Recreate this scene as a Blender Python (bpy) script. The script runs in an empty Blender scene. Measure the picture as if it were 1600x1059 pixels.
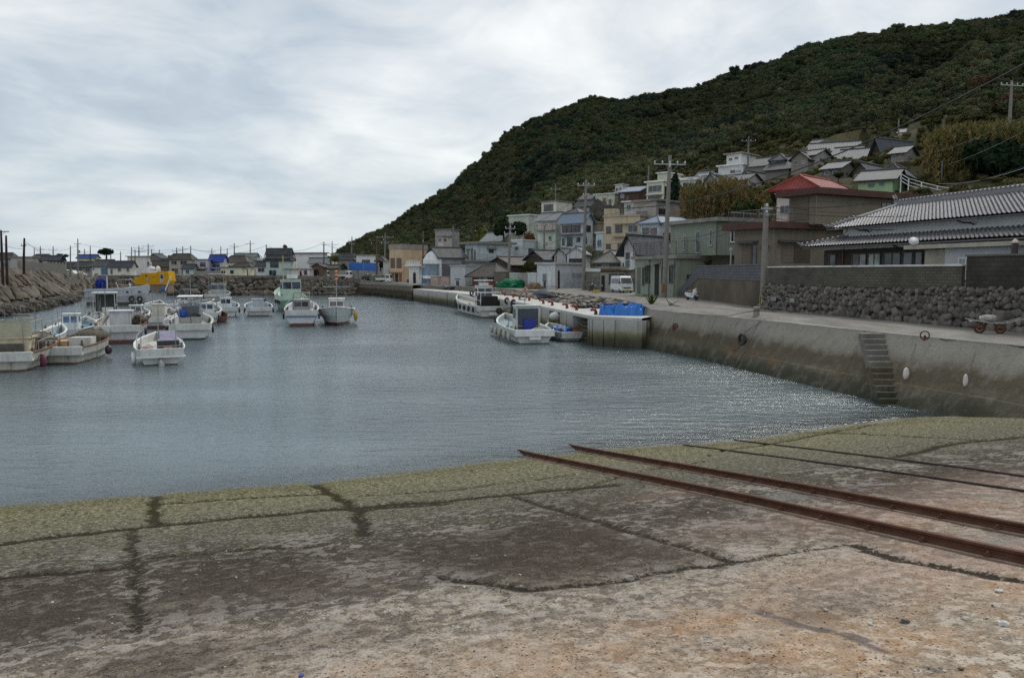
import bpy, math, random
import numpy as np
from mathutils import Vector, Matrix, noise as mn
random.seed(7)
R = random.Random(11)
sc = bpy.context.scene
COL = sc.collection
F = 1220.0; HZ = 424.0; CH = 5.0
AL = math.atan((529.5-HZ)/F)
FW = Vector((0, math.cos(AL), -math.sin(AL))); UP = Vector((0, math.sin(AL), math.cos(AL)))
def ray(px, py): return Vector(((px-800)/F, 0, 0)) + UP*(-(py-529.5)/F) + FW
def at(px, py, Y):
    d = ray(px, py); return Vector((0, 0, CH)) + d*(Y/d.y)
def ground(px, py, z):
    d = ray(px, py); return Vector((0, 0, CH)) + d*((z-CH)/d.z)
def dist_at(px, py, z): return ground(px, py, z).y
# ---------------------------------------------------------------- objects
def tag(o, label=None, cat=None, group=None, kind=None):
    if label: o['label'] = label
    if cat: o['category'] = cat
    if group: o['group'] = group
    if kind: o['kind'] = kind
    return o
def T(name, label, cat, loc=(0, 0, 0), rz=0, group=None):
    o = bpy.data.objects.new(name, None); COL.objects.link(o)
    o.location = loc; o.rotation_euler = (0, 0, rz); o.empty_display_size = .2
    return tag(o, label, cat, group)
def copy_tree(o, parent=None):
    c = o.copy(); COL.objects.link(c); c.parent = parent
    for ch in list(o.children): copy_tree(ch, c)
    return c
class MB:
    def __init__(s): s.v = []; s.f = []; s.uv = []; s.mi = []; s.cm = 0
    def add(s, vs, fs, uvs=None):
        n = len(s.v); s.v += [tuple(p) for p in vs]
        for i, f in enumerate(fs):
            s.f.append(tuple(n+k for k in f)); s.mi.append(s.cm)
            s.uv.append(uvs[i] if uvs else None)
    def box(s, x0, x1, y0, y1, z0, z1):
        s.add([(x0,y0,z0),(x1,y0,z0),(x1,y1,z0),(x0,y1,z0),(x0,y0,z1),(x1,y0,z1),(x1,y1,z1),(x0,y1,z1)],
              [(0,3,2,1),(4,5,6,7),(0,1,5,4),(1,2,6,5),(2,3,7,6),(3,0,4,7)])
        return s
    def cbox(s, c, sz, M=None):
        hx, hy, hz = sz[0]/2, sz[1]/2, sz[2]/2
        vs = [Vector((a*hx, b*hy, d*hz)) for d in (-1,1) for a, b in ((-1,-1),(1,-1),(1,1),(-1,1))]
        if M is not None: vs = [M @ p for p in vs]
        vs = [p+Vector(c) for p in vs]
        s.add(vs, [(0,3,2,1),(4,5,6,7),(0,1,5,4),(1,2,6,5),(2,3,7,6),(3,0,4,7)]); return s
    def tube(s, pts, r, n=6, cap=True):
        pts = [Vector(p) for p in pts]; k = len(pts)
        rs = r if isinstance(r, (list, tuple)) else [r]*k
        b = len(s.v)
        for i, p in enumerate(pts):
            d = (pts[min(i+1, k-1)]-pts[max(i-1, 0)]).normalized()
            a = Vector((0,0,1)) if abs(d.z) < .9 else Vector((1,0,0))
            u = d.cross(a).normalized(); w = d.cross(u)
            for j in range(n):
                t = 2*math.pi*j/n
                s.v.append(tuple(p+u*(math.cos(t)*rs[i])+w*(math.sin(t)*rs[i])))
        for i in range(k-1):
            for j in range(n):
                s.f.append((b+i*n+j, b+(i+1)*n+j, b+(i+1)*n+(j+1)%n, b+i*n+(j+1)%n)); s.mi.append(s.cm); s.uv.append(None)
        if cap:
            s.f.append(tuple(b+j for j in range(n))); s.mi.append(s.cm); s.uv.append(None)
            s.f.append(tuple(b+(k-1)*n+j for j in reversed(range(n)))); s.mi.append(s.cm); s.uv.append(None)
        return s
    def torus(s, c, R_, r, ax='y', n=18, m=8):
        c = Vector(c); b = len(s.v)
        for i in range(n):
            t = 2*math.pi*i/n
            for j in range(m):
                q = 2*math.pi*j/m; rr = R_+r*math.cos(q); h = r*math.sin(q)
                p = {'y': (rr*math.cos(t), h, rr*math.sin(t)), 'x': (h, rr*math.cos(t), rr*math.sin(t)), 'z': (rr*math.cos(t), rr*math.sin(t), h)}[ax]
                s.v.append(tuple(c+Vector(p)))
        for i in range(n):
            for j in range(m):
                s.f.append((b+i*m+j, b+((i+1)%n)*m+j, b+((i+1)%n)*m+(j+1)%m, b+i*m+(j+1)%m)); s.mi.append(s.cm); s.uv.append(None)
        return s
    def lathe(s, c, prof, n=14):
        s.tube([(c[0], c[1], c[2]+z) for r, z in prof], [max(r, .001) for r, z in prof], n); return s
    def blob(s, c, rad, seed=0, amp=.18, sub=(10, 7), fr=1.3, M=None):
        c = Vector(c); n, m = sub; vs = []; fs = []
        for i in range(m+1):
            ph = math.pi*i/m
            for j in range(n):
                t = 2*math.pi*j/n
                d = Vector((math.sin(ph)*math.cos(t), math.sin(ph)*math.sin(t), math.cos(ph)))
                k = 1+amp*2*mn.noise(d*fr+Vector((seed*3.1, seed*1.7, seed)))
                p = Vector((d.x*rad[0], d.y*rad[1], d.z*rad[2]))*k
                if M is not None: p = M @ p
                vs.append(c+p)
        for i in range(m):
            for j in range(n):
                fs.append((i*n+j, (i+1)*n+j, (i+1)*n+(j+1)%n, i*n+(j+1)%n))
        s.add(vs, fs); return s
    def prism(s, poly, axis, a0, a1):
        # poly 2D list; axis 'y': poly in xz, 'x': poly in yz, 'z': poly in xy
        def P(q, a): return {'y': (q[0], a, q[1]), 'x': (a, q[0], q[1]), 'z': (q[0], q[1], a)}[axis]
        n = len(poly); vs = [P(q, a0) for q in poly]+[P(q, a1) for q in poly]
        fs = [tuple(range(n)), tuple(range(2*n-1, n-1, -1))]+[(i, i+n, (i+1)%n+n, (i+1)%n) for i in range(n)]
        s.add(vs, fs); return s
    def slab(s, poly, t):
        # thick sloping roof slab; UV in metres along eave / up the slope
        P = [Vector(p) for p in poly]; n = (P[1]-P[0]).cross(P[2]-P[1]).normalized()
        if n.z < 0: P.reverse(); n = -n
        u = Vector((0,0,1)).cross(n)
        u = u.normalized() if u.length > 1e-3 else Vector((1,0,0))
        w = n.cross(u); k = len(P)
        s.add(P, [tuple(range(k))], [[(p.dot(u), p.dot(w)) for p in P]])
        Q = [p-Vector((0,0,t)) for p in P]
        s.add(P+Q, [tuple(range(2*k-1, k-1, -1))]+[(i, i+k, (i+1)%k+k, (i+1)%k) for i in range(k)])
        return s
    def build(s, name, mat, parent=None, loc=None, rz=0, smooth=False, bevel=0, sub=0):
        me = bpy.data.meshes.new(name); me.from_pydata(s.v, [], s.f)
        mats = mat if isinstance(mat, (list, tuple)) else [mat]
        for m in mats: me.materials.append(m)
        if len(mats) > 1: me.polygons.foreach_set('material_index', s.mi)
        if any(u is not None for u in s.uv):
            ul = me.uv_layers.new(name='UVMap'); d = ul.data
            for p, u in zip(me.polygons, s.uv):
                if u is not None:
                    for li, c in zip(p.loop_indices, u): d[li].uv = c
        if smooth: me.polygons.foreach_set('use_smooth', [True]*len(me.polygons))
        me.update()
        o = bpy.data.objects.new(name, me); COL.objects.link(o)
        if parent: o.parent = parent
        if loc is not None: o.location = loc
        if rz: o.rotation_euler.z = rz
        if bevel:
            b = o.modifiers.new('b', 'BEVEL'); b.width = bevel; b.segments = 2; b.limit_method = 'ANGLE'
        if sub:
            b = o.modifiers.new('s', 'SUBSURF'); b.levels = sub; b.render_levels = sub
        return o
# ---------------------------------------------------------------- materials
MC = {}
def nodes(m):
    m.use_nodes = True; nt = m.node_tree; nt.nodes.clear(); return nt
def N(nt, t, **k):
    n = nt.nodes.new(t)
    for a, b in k.items():
        if a in n.inputs.keys() if isinstance(a, str) else False: n.inputs[a].default_value = b
        else: setattr(n, a, b)
    return n
def L(nt, a, b): nt.links.new(a, b)
def ramp(nt, fac, pts, interp='LINEAR'):
    r = nt.nodes.new('ShaderNodeValToRGB'); cr = r.color_ramp; cr.interpolation = interp
    while len(cr.elements) < len(pts): cr.elements.new(.5)
    for e, (p, c) in zip(cr.elements, pts):
        e.position = p; e.color = (c, c, c, 1) if not isinstance(c, tuple) else (*c, 1)[:4]
    if fac is not None: L(nt, fac, r.inputs[0])
    return r.outputs[0]
def mixc(nt, fac, a, b, bt='MIX'):
    m = nt.nodes.new('ShaderNodeMix'); m.data_type = 'RGBA'; m.blend_type = bt
    for q, s, v in ((0, m.inputs[0], fac), (6, m.inputs[6], a), (7, m.inputs[7], b)):
        if isinstance(v, (int, float)): s.default_value = v if q == 0 else (v, v, v, 1)
        elif isinstance(v, tuple): s.default_value = (*v, 1)[:4]
        else: L(nt, v, s)
    return m.outputs[2]
def mth(nt, op, a, b=0.0, c=None, clamp=False):
    m = nt.nodes.new('ShaderNodeMath'); m.operation = op; m.use_clamp = clamp
    for i, v in enumerate((a, b, c)):
        if v is None: continue
        if isinstance(v, (int, float)): m.inputs[i].default_value = v
        else: L(nt, v, m.inputs[i])
    return m.outputs[0]
def noi(nt, vec, scale, detail=4, rough=.55, dist=0, sc3=None):
    if sc3 is not None:
        mp = nt.nodes.new('ShaderNodeMapping'); mp.inputs['Scale'].default_value = sc3
        L(nt, vec, mp.inputs[0]); vec = mp.outputs[0]
    n = nt.nodes.new('ShaderNodeTexNoise'); n.inputs['Scale'].default_value = scale
    n.inputs['Detail'].default_value = detail; n.inputs['Roughness'].default_value = rough
    n.inputs['Distortion'].default_value = dist
    L(nt, vec, n.inputs['Vector']); return n.outputs[0]
def fin(nt, col, rough=.8, metal=0, bump=None, bs=.3, bd=.02, spec=.5, **k):
    p = nt.nodes.new('ShaderNodeBsdfPrincipled'); o = nt.nodes.new('ShaderNodeOutputMaterial')
    for s, v in ((p.inputs['Base Color'], col), (p.inputs['Roughness'], rough), (p.inputs['Metallic'], metal), (p.inputs['Specular IOR Level'], spec)):
        if isinstance(v, (int, float)): s.default_value = v
        elif isinstance(v, tuple): s.default_value = (*v, 1)[:4]
        else: L(nt, v, s)
    for a, b in k.items(): p.inputs[a].default_value = b
    if bump is not None:
        b = nt.nodes.new('ShaderNodeBump'); b.inputs['Strength'].default_value = bs; b.inputs['Distance'].default_value = bd
        L(nt, bump, b.inputs['Height']); L(nt, b.outputs[0], p.inputs['Normal'])
    L(nt, p.outputs[0], o.inputs[0]); return p
def pm(col, rough=.75, var=.25, scale=.9, bump=.15, streak=.3, metal=0, fine=14, stain=(.10,.085,.07)):
    """weathered paint / plaster / concrete: blotches, vertical run marks, fine grain"""
    key = ('pm', col, rough, var, scale, bump, streak, metal, fine, stain)
    if key in MC: return MC[key]
    m = bpy.data.materials.new('surface'); nt = nodes(m)
    tc = nt.nodes.new('ShaderNodeTexCoord').outputs['Object']
    a = noi(nt, tc, scale, 5, .6); b = noi(nt, tc, fine, 3, .6)
    dk = tuple(c*(1-var) for c in col[:3]); lt = tuple(min(1, c*(1+var*.55)) for c in col[:3])
    c = mixc(nt, ramp(nt, a, [(.3, 0.), (.7, 1.)]), dk, lt)
    c = mixc(nt, mth(nt, 'MULTIPLY', ramp(nt, b, [(.35, 1.), (.6, 0.)]), .25), c, tuple(x*.75 for x in col[:3]))
    if streak:
        s = noi(nt, tc, 1, 4, .6, sc3=(2.6, 2.6, .28)); s2 = noi(nt, tc, .35, 2)
        f = mth(nt, 'MULTIPLY', ramp(nt, s, [(.5, 0.), (.72, 1.)]), ramp(nt, s2, [(.35, .2), (.65, 1.)]))
        c = mixc(nt, mth(nt, 'MULTIPLY', f, streak), c, stain)
    fin(nt, c, rough, metal, b, bump, .02, .5 if rough < .5 else .12); MC[key] = m; return m
def plain(col, rough=.5, metal=0, spec=.5):
    key = ('pl', col, rough, metal, spec)
    if key in MC: return MC[key]
    m = bpy.data.materials.new('paint'); nt = nodes(m)
    tc = nt.nodes.new('ShaderNodeTexCoord').outputs['Object']
    a = noi(nt, tc, 5, 4, .6)
    c = mixc(nt, ramp(nt, a, [(.35, 0.), (.65, 1.)]), tuple(x*.78 for x in col[:3]), tuple(min(1, x*1.08) for x in col[:3]))
    fin(nt, c, rough, metal, a, .05, .01, spec); MC[key] = m; return m
def glass(col=(.02,.025,.03), rough=.08):
    key = ('gl', col, rough)
    if key in MC: return MC[key]
    m = bpy.data.materials.new('window_glass'); nt = nodes(m)
    tc = nt.nodes.new('ShaderNodeTexCoord').outputs['Object']
    a = noi(nt, tc, 1.3, 2, .5)
    c = mixc(nt, ramp(nt, a, [(.4, 0.), (.62, 1.)]), col, tuple(x*2.6+.01 for x in col))
    fin(nt, c, rough, 0, a, .04, .02, .6); MC[key] = m; return m
def tile_mat(col=(.11,.12,.135), pitch=.3, rough=.42, var=.35):
    key = ('tile', col, pitch, rough)
    if key in MC: return MC[key]
    m = bpy.data.materials.new('roof_tiles'); nt = nodes(m)
    uv = nt.nodes.new('ShaderNodeUVMap').outputs[0]; tc = nt.nodes.new('ShaderNodeTexCoord').outputs['Object']
    sx = nt.nodes.new('ShaderNodeSeparateXYZ'); L(nt, uv, sx.inputs[0])
    w = mth(nt, 'SINE', mth(nt, 'MULTIPLY', sx.outputs[0], 2*math.pi/pitch))
    v = mth(nt, 'FRACT', mth(nt, 'MULTIPLY', sx.outputs[1], 1/(pitch*.95)))
    h = mth(nt, 'ADD', mth(nt, 'MULTIPLY', w, .5), mth(nt, 'MULTIPLY', mth(nt, 'SUBTRACT', 1, v), .7))
    a = noi(nt, tc, .8, 5, .65); b = noi(nt, tc, 9, 2, .6)
    c = mixc(nt, ramp(nt, a, [(.3, 0.), (.72, 1.)]), tuple(x*(1-var) for x in col), tuple(x*(1+var) for x in col))
    c = mixc(nt, mth(nt, 'MULTIPLY', ramp(nt, b, [(.55, 0.), (.7, 1.)]), .35), c, tuple(x*1.7 for x in col))
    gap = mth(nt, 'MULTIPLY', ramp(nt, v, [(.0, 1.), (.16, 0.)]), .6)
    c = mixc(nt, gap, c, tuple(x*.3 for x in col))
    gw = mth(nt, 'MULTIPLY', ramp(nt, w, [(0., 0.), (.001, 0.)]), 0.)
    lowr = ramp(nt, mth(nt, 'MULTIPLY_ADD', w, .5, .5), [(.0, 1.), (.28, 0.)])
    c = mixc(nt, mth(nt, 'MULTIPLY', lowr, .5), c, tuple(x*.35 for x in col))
    fin(nt, c, max(rough, .7), 0, h, .9, .05, .2); MC[key] = m; return m
def brick_mat(c1, c2, mortar, bw=.4, bh=.2, swap=False, bs=.6, dirt=.5, mort=.012):
    key = ('br', c1, c2, mortar, bw, bh, dirt)
    if key in MC: return MC[key]
    m = bpy.data.materials.new('blockwork'); nt = nodes(m)
    tc = nt.nodes.new('ShaderNodeTexCoord').outputs['Object']
    sx = nt.nodes.new('ShaderNodeSeparateXYZ'); L(nt, tc, sx.inputs[0])
    cb = nt.nodes.new('ShaderNodeCombineXYZ')
    L(nt, mth(nt, 'ADD', sx.outputs[0], sx.outputs[1]), cb.inputs[0]); L(nt, sx.outputs[2], cb.inputs[1])
    b = nt.nodes.new('ShaderNodeTexBrick'); L(nt, cb.outputs[0], b.inputs['Vector'])
    b.inputs['Scale'].default_value = 1; b.inputs['Brick Width'].default_value = bw; b.inputs['Row Height'].default_value = bh
    b.inputs['Mortar Size'].default_value = mort; b.inputs['Mortar Smooth'].default_value = .4
    b.inputs['Color1'].default_value = (*c1, 1); b.inputs['Color2'].default_value = (*c2, 1); b.inputs['Mortar'].default_value = (*mortar, 1)
    a = noi(nt, tc, .7, 5, .65); f = noi(nt, tc, 25, 3, .6)
    c = mixc(nt, mth(nt, 'MULTIPLY', ramp(nt, a, [(.42, 0.), (.7, 1.)]), dirt), b.outputs[0], (.03,.028,.025))
    c = mixc(nt, mth(nt, 'MULTIPLY', ramp(nt, f, [(.35, 1.), (.6, 0.)]), .35), c, tuple(x*.5 for x in c1))
    h = mth(nt, 'ADD', mth(nt, 'MULTIPLY', b.outputs[1], -1), mth(nt, 'MULTIPLY', f, .3))
    fin(nt, c, .9, 0, h, bs, .02, .08); MC[key] = m; return m
def leaf_mat(c1, c2, name='foliage', inst=False):
    key = ('lf', c1, c2, inst)
    if key in MC: return MC[key]
    m = bpy.data.materials.new(name); nt = nodes(m)
    tc = nt.nodes.new('ShaderNodeTexCoord').outputs['Object']
    a = noi(nt, tc, 1.1, 4, .65); b = noi(nt, tc, 6, 3, .65)
    f = ramp(nt, mth(nt, 'MULTIPLY_ADD', b, .6, mth(nt, 'MULTIPLY', a, .5)), [(.38, 0.), (.72, 1.)])
    if inst:
        at_ = nt.nodes.new('ShaderNodeAttribute'); at_.attribute_type = 'INSTANCER'; at_.attribute_name = 'tint'
        c = mixc(nt, f, mixc(nt, 1, at_.outputs[0], .7, 'MULTIPLY'), mixc(nt, 1, at_.outputs[0], 1.3, 'MULTIPLY'))
    else: c = mixc(nt, f, c1, c2)
    p = fin(nt, c, .95, spec=.03)
    MC[key] = m; return m
# common
WHITE = pm((.66,.68,.68), .6, .2, streak=.35)
CONC = pm((.27,.26,.24), .9, .3, .6, .4, .35)
CONCD = pm((.13,.125,.115), .9, .35, .6, .4, .45)
STEEL = plain((.32,.33,.34), .5, .5)
DARK = plain((.03,.03,.032), .6)
RUBBER = plain((.018,.018,.02), .75)
RUST = pm((.10,.048,.032), .85, .4, 4, .5, .3)
GLASS = glass()
FRAMEM = plain((.35,.36,.36), .4, .4)
FRAMED = plain((.05,.045,.04), .5)
BLUETARP = pm((.02,.12,.45), .45, .3, 3, .5, 0)
ROPE = plain((.12,.11,.09), .9)
# ---------------------------------------------------------------- terrain table
def zc(py, D): return CH+(HZ-py)*D/F
TC = {
 -700: (260, 3.4, [(600, 424), (900, 424)]), 300: (260, 3.4, [(600, 424), (900, 424)]),
 480: (260, 3.2, [(400, 424), (600, 423), (800, 424)]),
 515: (250, 3.2, [(420, 420), (600, 405)]), 560: (235, 3.0, [(400, 406), (580, 371)]),
 600: (225, 2.8, [(300, 413), (400, 392), (560, 352)]), 650: (200, 2.6, [(260, 412), (380, 377), (530, 322)]),
 700: (180, 2.6, [(230, 405), (350, 360), (510, 293)]), 740: (170, 2.6, [(215, 400), (330, 340), (500, 258)]),
 800: (150, 2.6, [(180, 398), (220, 370), (320, 310), (490, 205)]),
 860: (135, 2.6, [(152, 392), (185, 350), (230, 325), (320, 265), (485, 176)]),
 930: (120, 2.6, [(138, 392), (165, 345), (200, 320), (240, 290), (330, 235), (480, 156)]),
 1000: (108, 2.6, [(128, 390), (150, 345), (190, 308), (230, 285), (330, 220), (475, 150)]),
 1080: (94, 2.6, [(112, 375), (132, 335), (165, 300), (210, 268), (320, 200), (470, 140)]),
 1150: (86, 2.6, [(105, 355), (128, 318), (160, 280), (210, 242), (320, 180), (465, 115)]),
 1200: (78, 3.0, [(96, 350), (118, 312), (150, 275), (195, 240), (310, 170), (462, 99)]),
 1250: (70, 3.6, [(86, 345), (104, 308), (138, 268), (180, 232), (300, 160), (460, 76)]),
 1300: (64, 4.0, [(80, 340), (98, 300), (132, 258), (175, 222), (290, 150), (455, 64)]),
 1380: (59, 4.1, [(74, 335), (92, 290), (126, 245), (170, 208), (270, 170), (450, 53)]),
 1450: (56, 4.1, [(70, 330), (88, 278), (112, 240), (150, 203), (270, 118), (340, 165), (450, 45)]),
 1520: (52, 4.1, [(66, 328), (84, 276), (106, 232), (150, 180), (270, 68), (340, 112), (450, 36)]),
 1600: (48, 4.1, [(60, 330), (78, 280), (100, 228), (140, 175), (250, 66), (280, 36), (350, 75), (450, 22)]),
 1800: (44, 4.1, [(54, 330), (74, 270), (100, 210), (140, 140), (250, 10), (280, -30), (350, 30), (450, 0)]),
 2600: (44, 4.1, [(54, 330), (74, 270), (100, 210), (140, 140), (250, 10), (280, -30), (350, 30), (450, 0)]),
}
TK = sorted(TC)
DG = np.concatenate([np.linspace(20, 200, 91), np.linspace(205, 520, 64), np.linspace(540, 1400, 30), [2000, 3500]])
def _prof(k):
    df, zf, pts = TC[k]
    Ds = [0, df]+[p[0] for p in pts]; zs = [zf, zf]+[zc(p[1], p[0]) for p in pts]
    zr = zs[-1]; Dr = Ds[-1]
    Ds += [Dr+60, Dr+250, Dr+500, 4000]; zs += [3+(zr-3)*.93, 3+(zr-3)*.55, 3+(zr-3)*.15, 3]
    return np.interp(DG, Ds, zs)
PR = {k: _prof(k) for k in TK}
def tab(t):
    k = sorted(t); return lambda p: float(np.interp(p, k, [t[q] for q in k]))
Dro = tab({-900: 90, -75: 118, 57: 165, 150: 196, 540: 200, 592: 212, 650: 178, 720: 152, 800: 134, 900: 112, 960: 104, 1000: 98, 1060: 78, 1100: 69, 1182: 54, 1195: 50.3, 1300: 43, 1450: 36.2, 1600: 31.2, 1900: 24.5, 2600: 17})
def lift(D): return float(np.interp(D, [180, 300, 420], [0, 3.5, 4.8]))   # canopy height already in the table
def tz(x, y):
    """terrain height at world x, y (y>20)"""
    px = 800+F*x/max(y, 1); px = min(max(px, TK[0]), TK[-1]-1)
    if px > 900 and y < Dro(px)+(1.3 if px > 1185 else .3): return 2.6
    i = max(j for j in range(len(TK)) if TK[j] <= px); i = min(i, len(TK)-2)
    t = (px-TK[i])/(TK[i+1]-TK[i]); t = t*t*(3-2*t)*.5+t*.5
    z = float(np.interp(y, DG, PR[TK[i]]))*(1-t)+float(np.interp(y, DG, PR[TK[i+1]]))*t
    k = min(1, max(0, (z-8)/30))
    if k > 0:
        z += k*(3.5*mn.noise(Vector((x/28, y/28, 0)))+1.6*mn.noise(Vector((x/11, y/11, 3))))
        z -= lift(y)*k
    return z
def Dof(px, py, lo=None):
    """depth at which the pixel's ray meets the terrain"""
    D = lo or 40
    while D < 900:
        p = at(px, py, D)
        if p.z <= tz(p.x, p.y): return D
        D += .5
    return 500
# ---------------------------------------------------------------- slip plane
P0 = Vector((.35, 21.3)); SD = Vector((.922, .387)).normalized(); SU = Vector((SD.y, -SD.x)); SL = .14
_wl = [(-300, 812), (0, 790), (240, 771), (490, 753), (820, 715), (980, 698), (1150, 689), (1260, 672), (1400, 653), (1500, 650)]
_wu = []; _wo = []
for q in _wl:
    g = ground(q[0], q[1], 0); d = Vector((g.x, g.y))-P0; _wu.append(d.dot(SD)); _wo.append(d.dot(SU))
def slz(x, y):
    d = Vector((x, y))-P0; u = d.dot(SD); v = d.dot(SU)
    o = float(np.interp(u, _wu, _wo))
    k = max(0., 1-abs(v-o)/9)
    return SL*(v-o*k)
def slip_at(px, py):
    d = ray(px, py); t = 3.0
    lo, hi = 1.0, 60.0
    for _ in range(50):
        t = (lo+hi)/2; p = Vector((0, 0, CH))+d*t
        if p.z > slz(p.x, p.y): lo = t
        else: hi = t
    return Vector((0, 0, CH))+d*t
def uv_of(p):
    d = Vector((p.x, p.y))-P0; return d.dot(SD), d.dot(SU)
# ---------------------------------------------------------------- slipway mesh with real joints
us = np.arange(-27, 19.2, .085); vs_ = np.concatenate([np.arange(-7, -1, .5), np.arange(-1, 21.5, .085), np.arange(22, 60, 1.5)])
UU, VV = np.meshgrid(us, vs_)
X = P0.x+SD.x*UU+SU.x*VV; Y = P0.y+SD.y*UU+SU.y*VV
off = np.interp(UU, _wu, _wo); kk = np.clip(1-np.abs(VV-off)/9, 0, None)
Z = SL*(VV-off*kk)
Z = np.where(VV > 24, SL*24+(VV-24)*.01, Z)
def segd(pl, wob=.06):
    """distance from every slip vertex to a pixel polyline, with a little wander"""
    best = np.full(UU.shape, 9.)
    P = [uv_of(slip_at(*q)) for q in pl]
    wu = UU+wob*np.sin(VV*5.1+UU*2.3)*.8+wob*np.sin(VV*13.7-UU*7.1)*.5; wv = VV+wob*np.sin(UU*4.3+VV*1.9)*.8+wob*np.sin(UU*12.1+VV*6)*.5
    for (a0, b0), (a1, b1) in zip(P[:-1], P[1:]):
        dx, dy = a1-a0, b1-b0; l2 = dx*dx+dy*dy+1e-6
        t = np.clip(((wu-a0)*dx+(wv-b0)*dy)/l2, 0, 1)
        best = np.minimum(best, np.hypot(wu-a0-t*dx, wv-b0-t*dy))
    return best
joints = [([(244,768),(240,790),(243,822)], .16), ([(206,824),(208,880),(216,940),(214,985)], .13), ([(484,752),(520,772),(556,795)], .17),
 ([(556,795),(572,835)], .07), ([(-60,856),(100,836),(243,820),(400,805),(550,792),(700,781),(850,766),(960,757)], .10),
 ([(250,786),(380,778),(512,770)], .07), ([(560,775),(700,765),(900,741)], .05), ([(-60,822),(0,815),(240,790)], .03), ([(-60,908),(60,897),(195,884)], .09),
 ([(222,872),(400,856),(500,851)], .06), ([(560,795),(690,786)], .08),
 ([(800,774),(870,795),(960,822),(1060,850),(1145,876)], .05), ([(1145,876),(1040,892),(960,905),(880,916),(820,920),(740,906),(690,902)], .07),
 ([(1145,876),(1240,862),(1320,848)], .05), ([(1330,850),(1440,880),(1600,905),(1700,925)], .06),
 ([(1120,705),(1230,688),(1372,662)], .06), ([(1170,672),(1290,675),(1400,680),(1550,688)], .06), ([(1400,713),(1490,692),(1620,680)], .09), ([(1380,700),(1480,690)], .03),
 ([(880,770),(1000,735),(1100,720)], .04), ([(1450,657),(1540,661),(1640,664)], .12), ([(1180,708),(1240,716)], .05)]
joint = np.zeros(UU.shape)
for pl, w in joints:
    d = segd(pl, .05 if w > .05 else .02); w *= (1.1 if pl[0][1] < 870 else .8) if w < .11 else .45; joint = np.maximum(joint, np.clip(1.5-d/w*.62, 0, 1)*(1 if w > .06 else .85))
def blobs(lst):
    a = np.zeros(UU.shape)
    for px, py, ru, rv, s in lst:
        u0, v0 = uv_of(slip_at(px, py)); q = ((UU-u0)/ru)**2+((VV-v0)/rv)**2
        a = np.maximum(a, s*np.exp(-q*1.2))
    return a
def poly(pl, soft=.25):
    P = [uv_of(slip_at(*q)) for q in pl]; n = len(P); ins = np.zeros(UU.shape, bool); d = np.full(UU.shape, 9.)
    for i in range(n):
        (a0, b0), (a1, b1) = P[i], P[(i+1) % n]
        c = ((b0 > VV) != (b1 > VV)) & (UU < (a1-a0)*(VV-b0)/(b1-b0+1e-9)+a0); ins ^= c
        dx, dy = a1-a0, b1-b0; t = np.clip(((UU-a0)*dx+(VV-b0)*dy)/(dx*dx+dy*dy+1e-6), 0, 1)
        d = np.minimum(d, np.hypot(UU-a0-t*dx, VV-b0-t*dy))
    return np.clip(.5+np.where(ins, d, -d)/soft*.5, 0, 1)
darkm = np.maximum.reduce([poly([(690,902),(820,920),(960,905),(1145,876),(1060,850),(960,822),(860,808),(700,835),(560,880)], .5)*.9,
   poly([(-100,905),(200,885),(215,985),(90,1010),(-100,1020)], .6)*.75, poly([(225,875),(500,850),(560,880),(650,910),(560,925),(240,985)], .6)*.75,
   blobs([(1280,960,.5,.35,.8),(1180,1030,.25,.3,.5),(250,1040,.9,.6,.9),(1320,940,.4,.2,.5),(1500,740,2.2,.9,.75),(1300,770,1.6,.7,.7),(1080,800,1.5,1.,.65),(930,790,1.4,1,.6),(1180,830,1.0,.6,.5),(420,1010,1.2,.5,.5),(60,960,1.6,.8,.6)])])
crk = np.zeros(UU.shape)
for pl, w in [([(1110,940),(1180,955),(1260,975),(1330,1000),(1400,1025),(1470,1050)], .035), ([(1180,945),(1290,985),(1400,1010),(1500,1045)], .012), ([(1200,960),(1230,965),(1270,985)], .05)]:
    crk = np.maximum(crk, np.clip(1.2-segd(pl, .05)/w*.6, 0, 1))
rustm = np.clip(blobs([(1130,965,.6,.35,1.),(1060,985,1.2,.5,.8),(950,1030,1.5,.4,.7),(1350,1010,1.2,.4,.55),(1190,1020,.8,.4,.7),(820,1010,.9,.3,.5),(1420,1040,1.2,.5,.5),(600,1050,.5,.3,.5),(1500,850,.8,.8,.6),(1400,820,1.,.8,.4),(1560,800,1.,1.,.5),(1250,900,1.4,.5,.3),(1480,940,1.,.4,.45)]), 0, 1)
pinkm = np.clip(blobs([(1400,800,2.4,1.2,.8),(1560,760,2.5,1.2,.7),(1060,770,1.2,.6,.5),(1200,820,1.2,.6,.5),(1500,880,1.5,1,.9),(1350,900,1.5,.6,.7)]), 0, 1)
wetm = np.clip(blobs([(1230,775,.9,.4,1.),(960,730,.5,.3,.8),(1560,845,.7,.25,.9),(1550,860,.5,.2,.6)]), 0, 1)
rough_z = np.array([[mn.noise(Vector((a*1.3, b*1.3, 0)))*.016+mn.noise(Vector((a*6, b*6, 4)))*.006 for a, b in zip(r1, r2)] for r1, r2 in zip(UU[::3, ::3], VV[::3, ::3])])
rz_ = np.repeat(np.repeat(rough_z, 3, 0), 3, 1)[:UU.shape[0], :UU.shape[1]]
from_s = (rz_+np.roll(rz_, 1, 0)+np.roll(rz_, 1, 1)+np.roll(rz_, -1, 0)+np.roll(rz_, -1, 1)+np.roll(rz_, 2, 0)+np.roll(rz_, 2, 1))/7
Z = Z+from_s-joint*.035-wetm*.012
nr, nc = UU.shape
me = bpy.data.meshes.new('slipway'); idx = np.arange(nr*nc).reshape(nr, nc)
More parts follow.
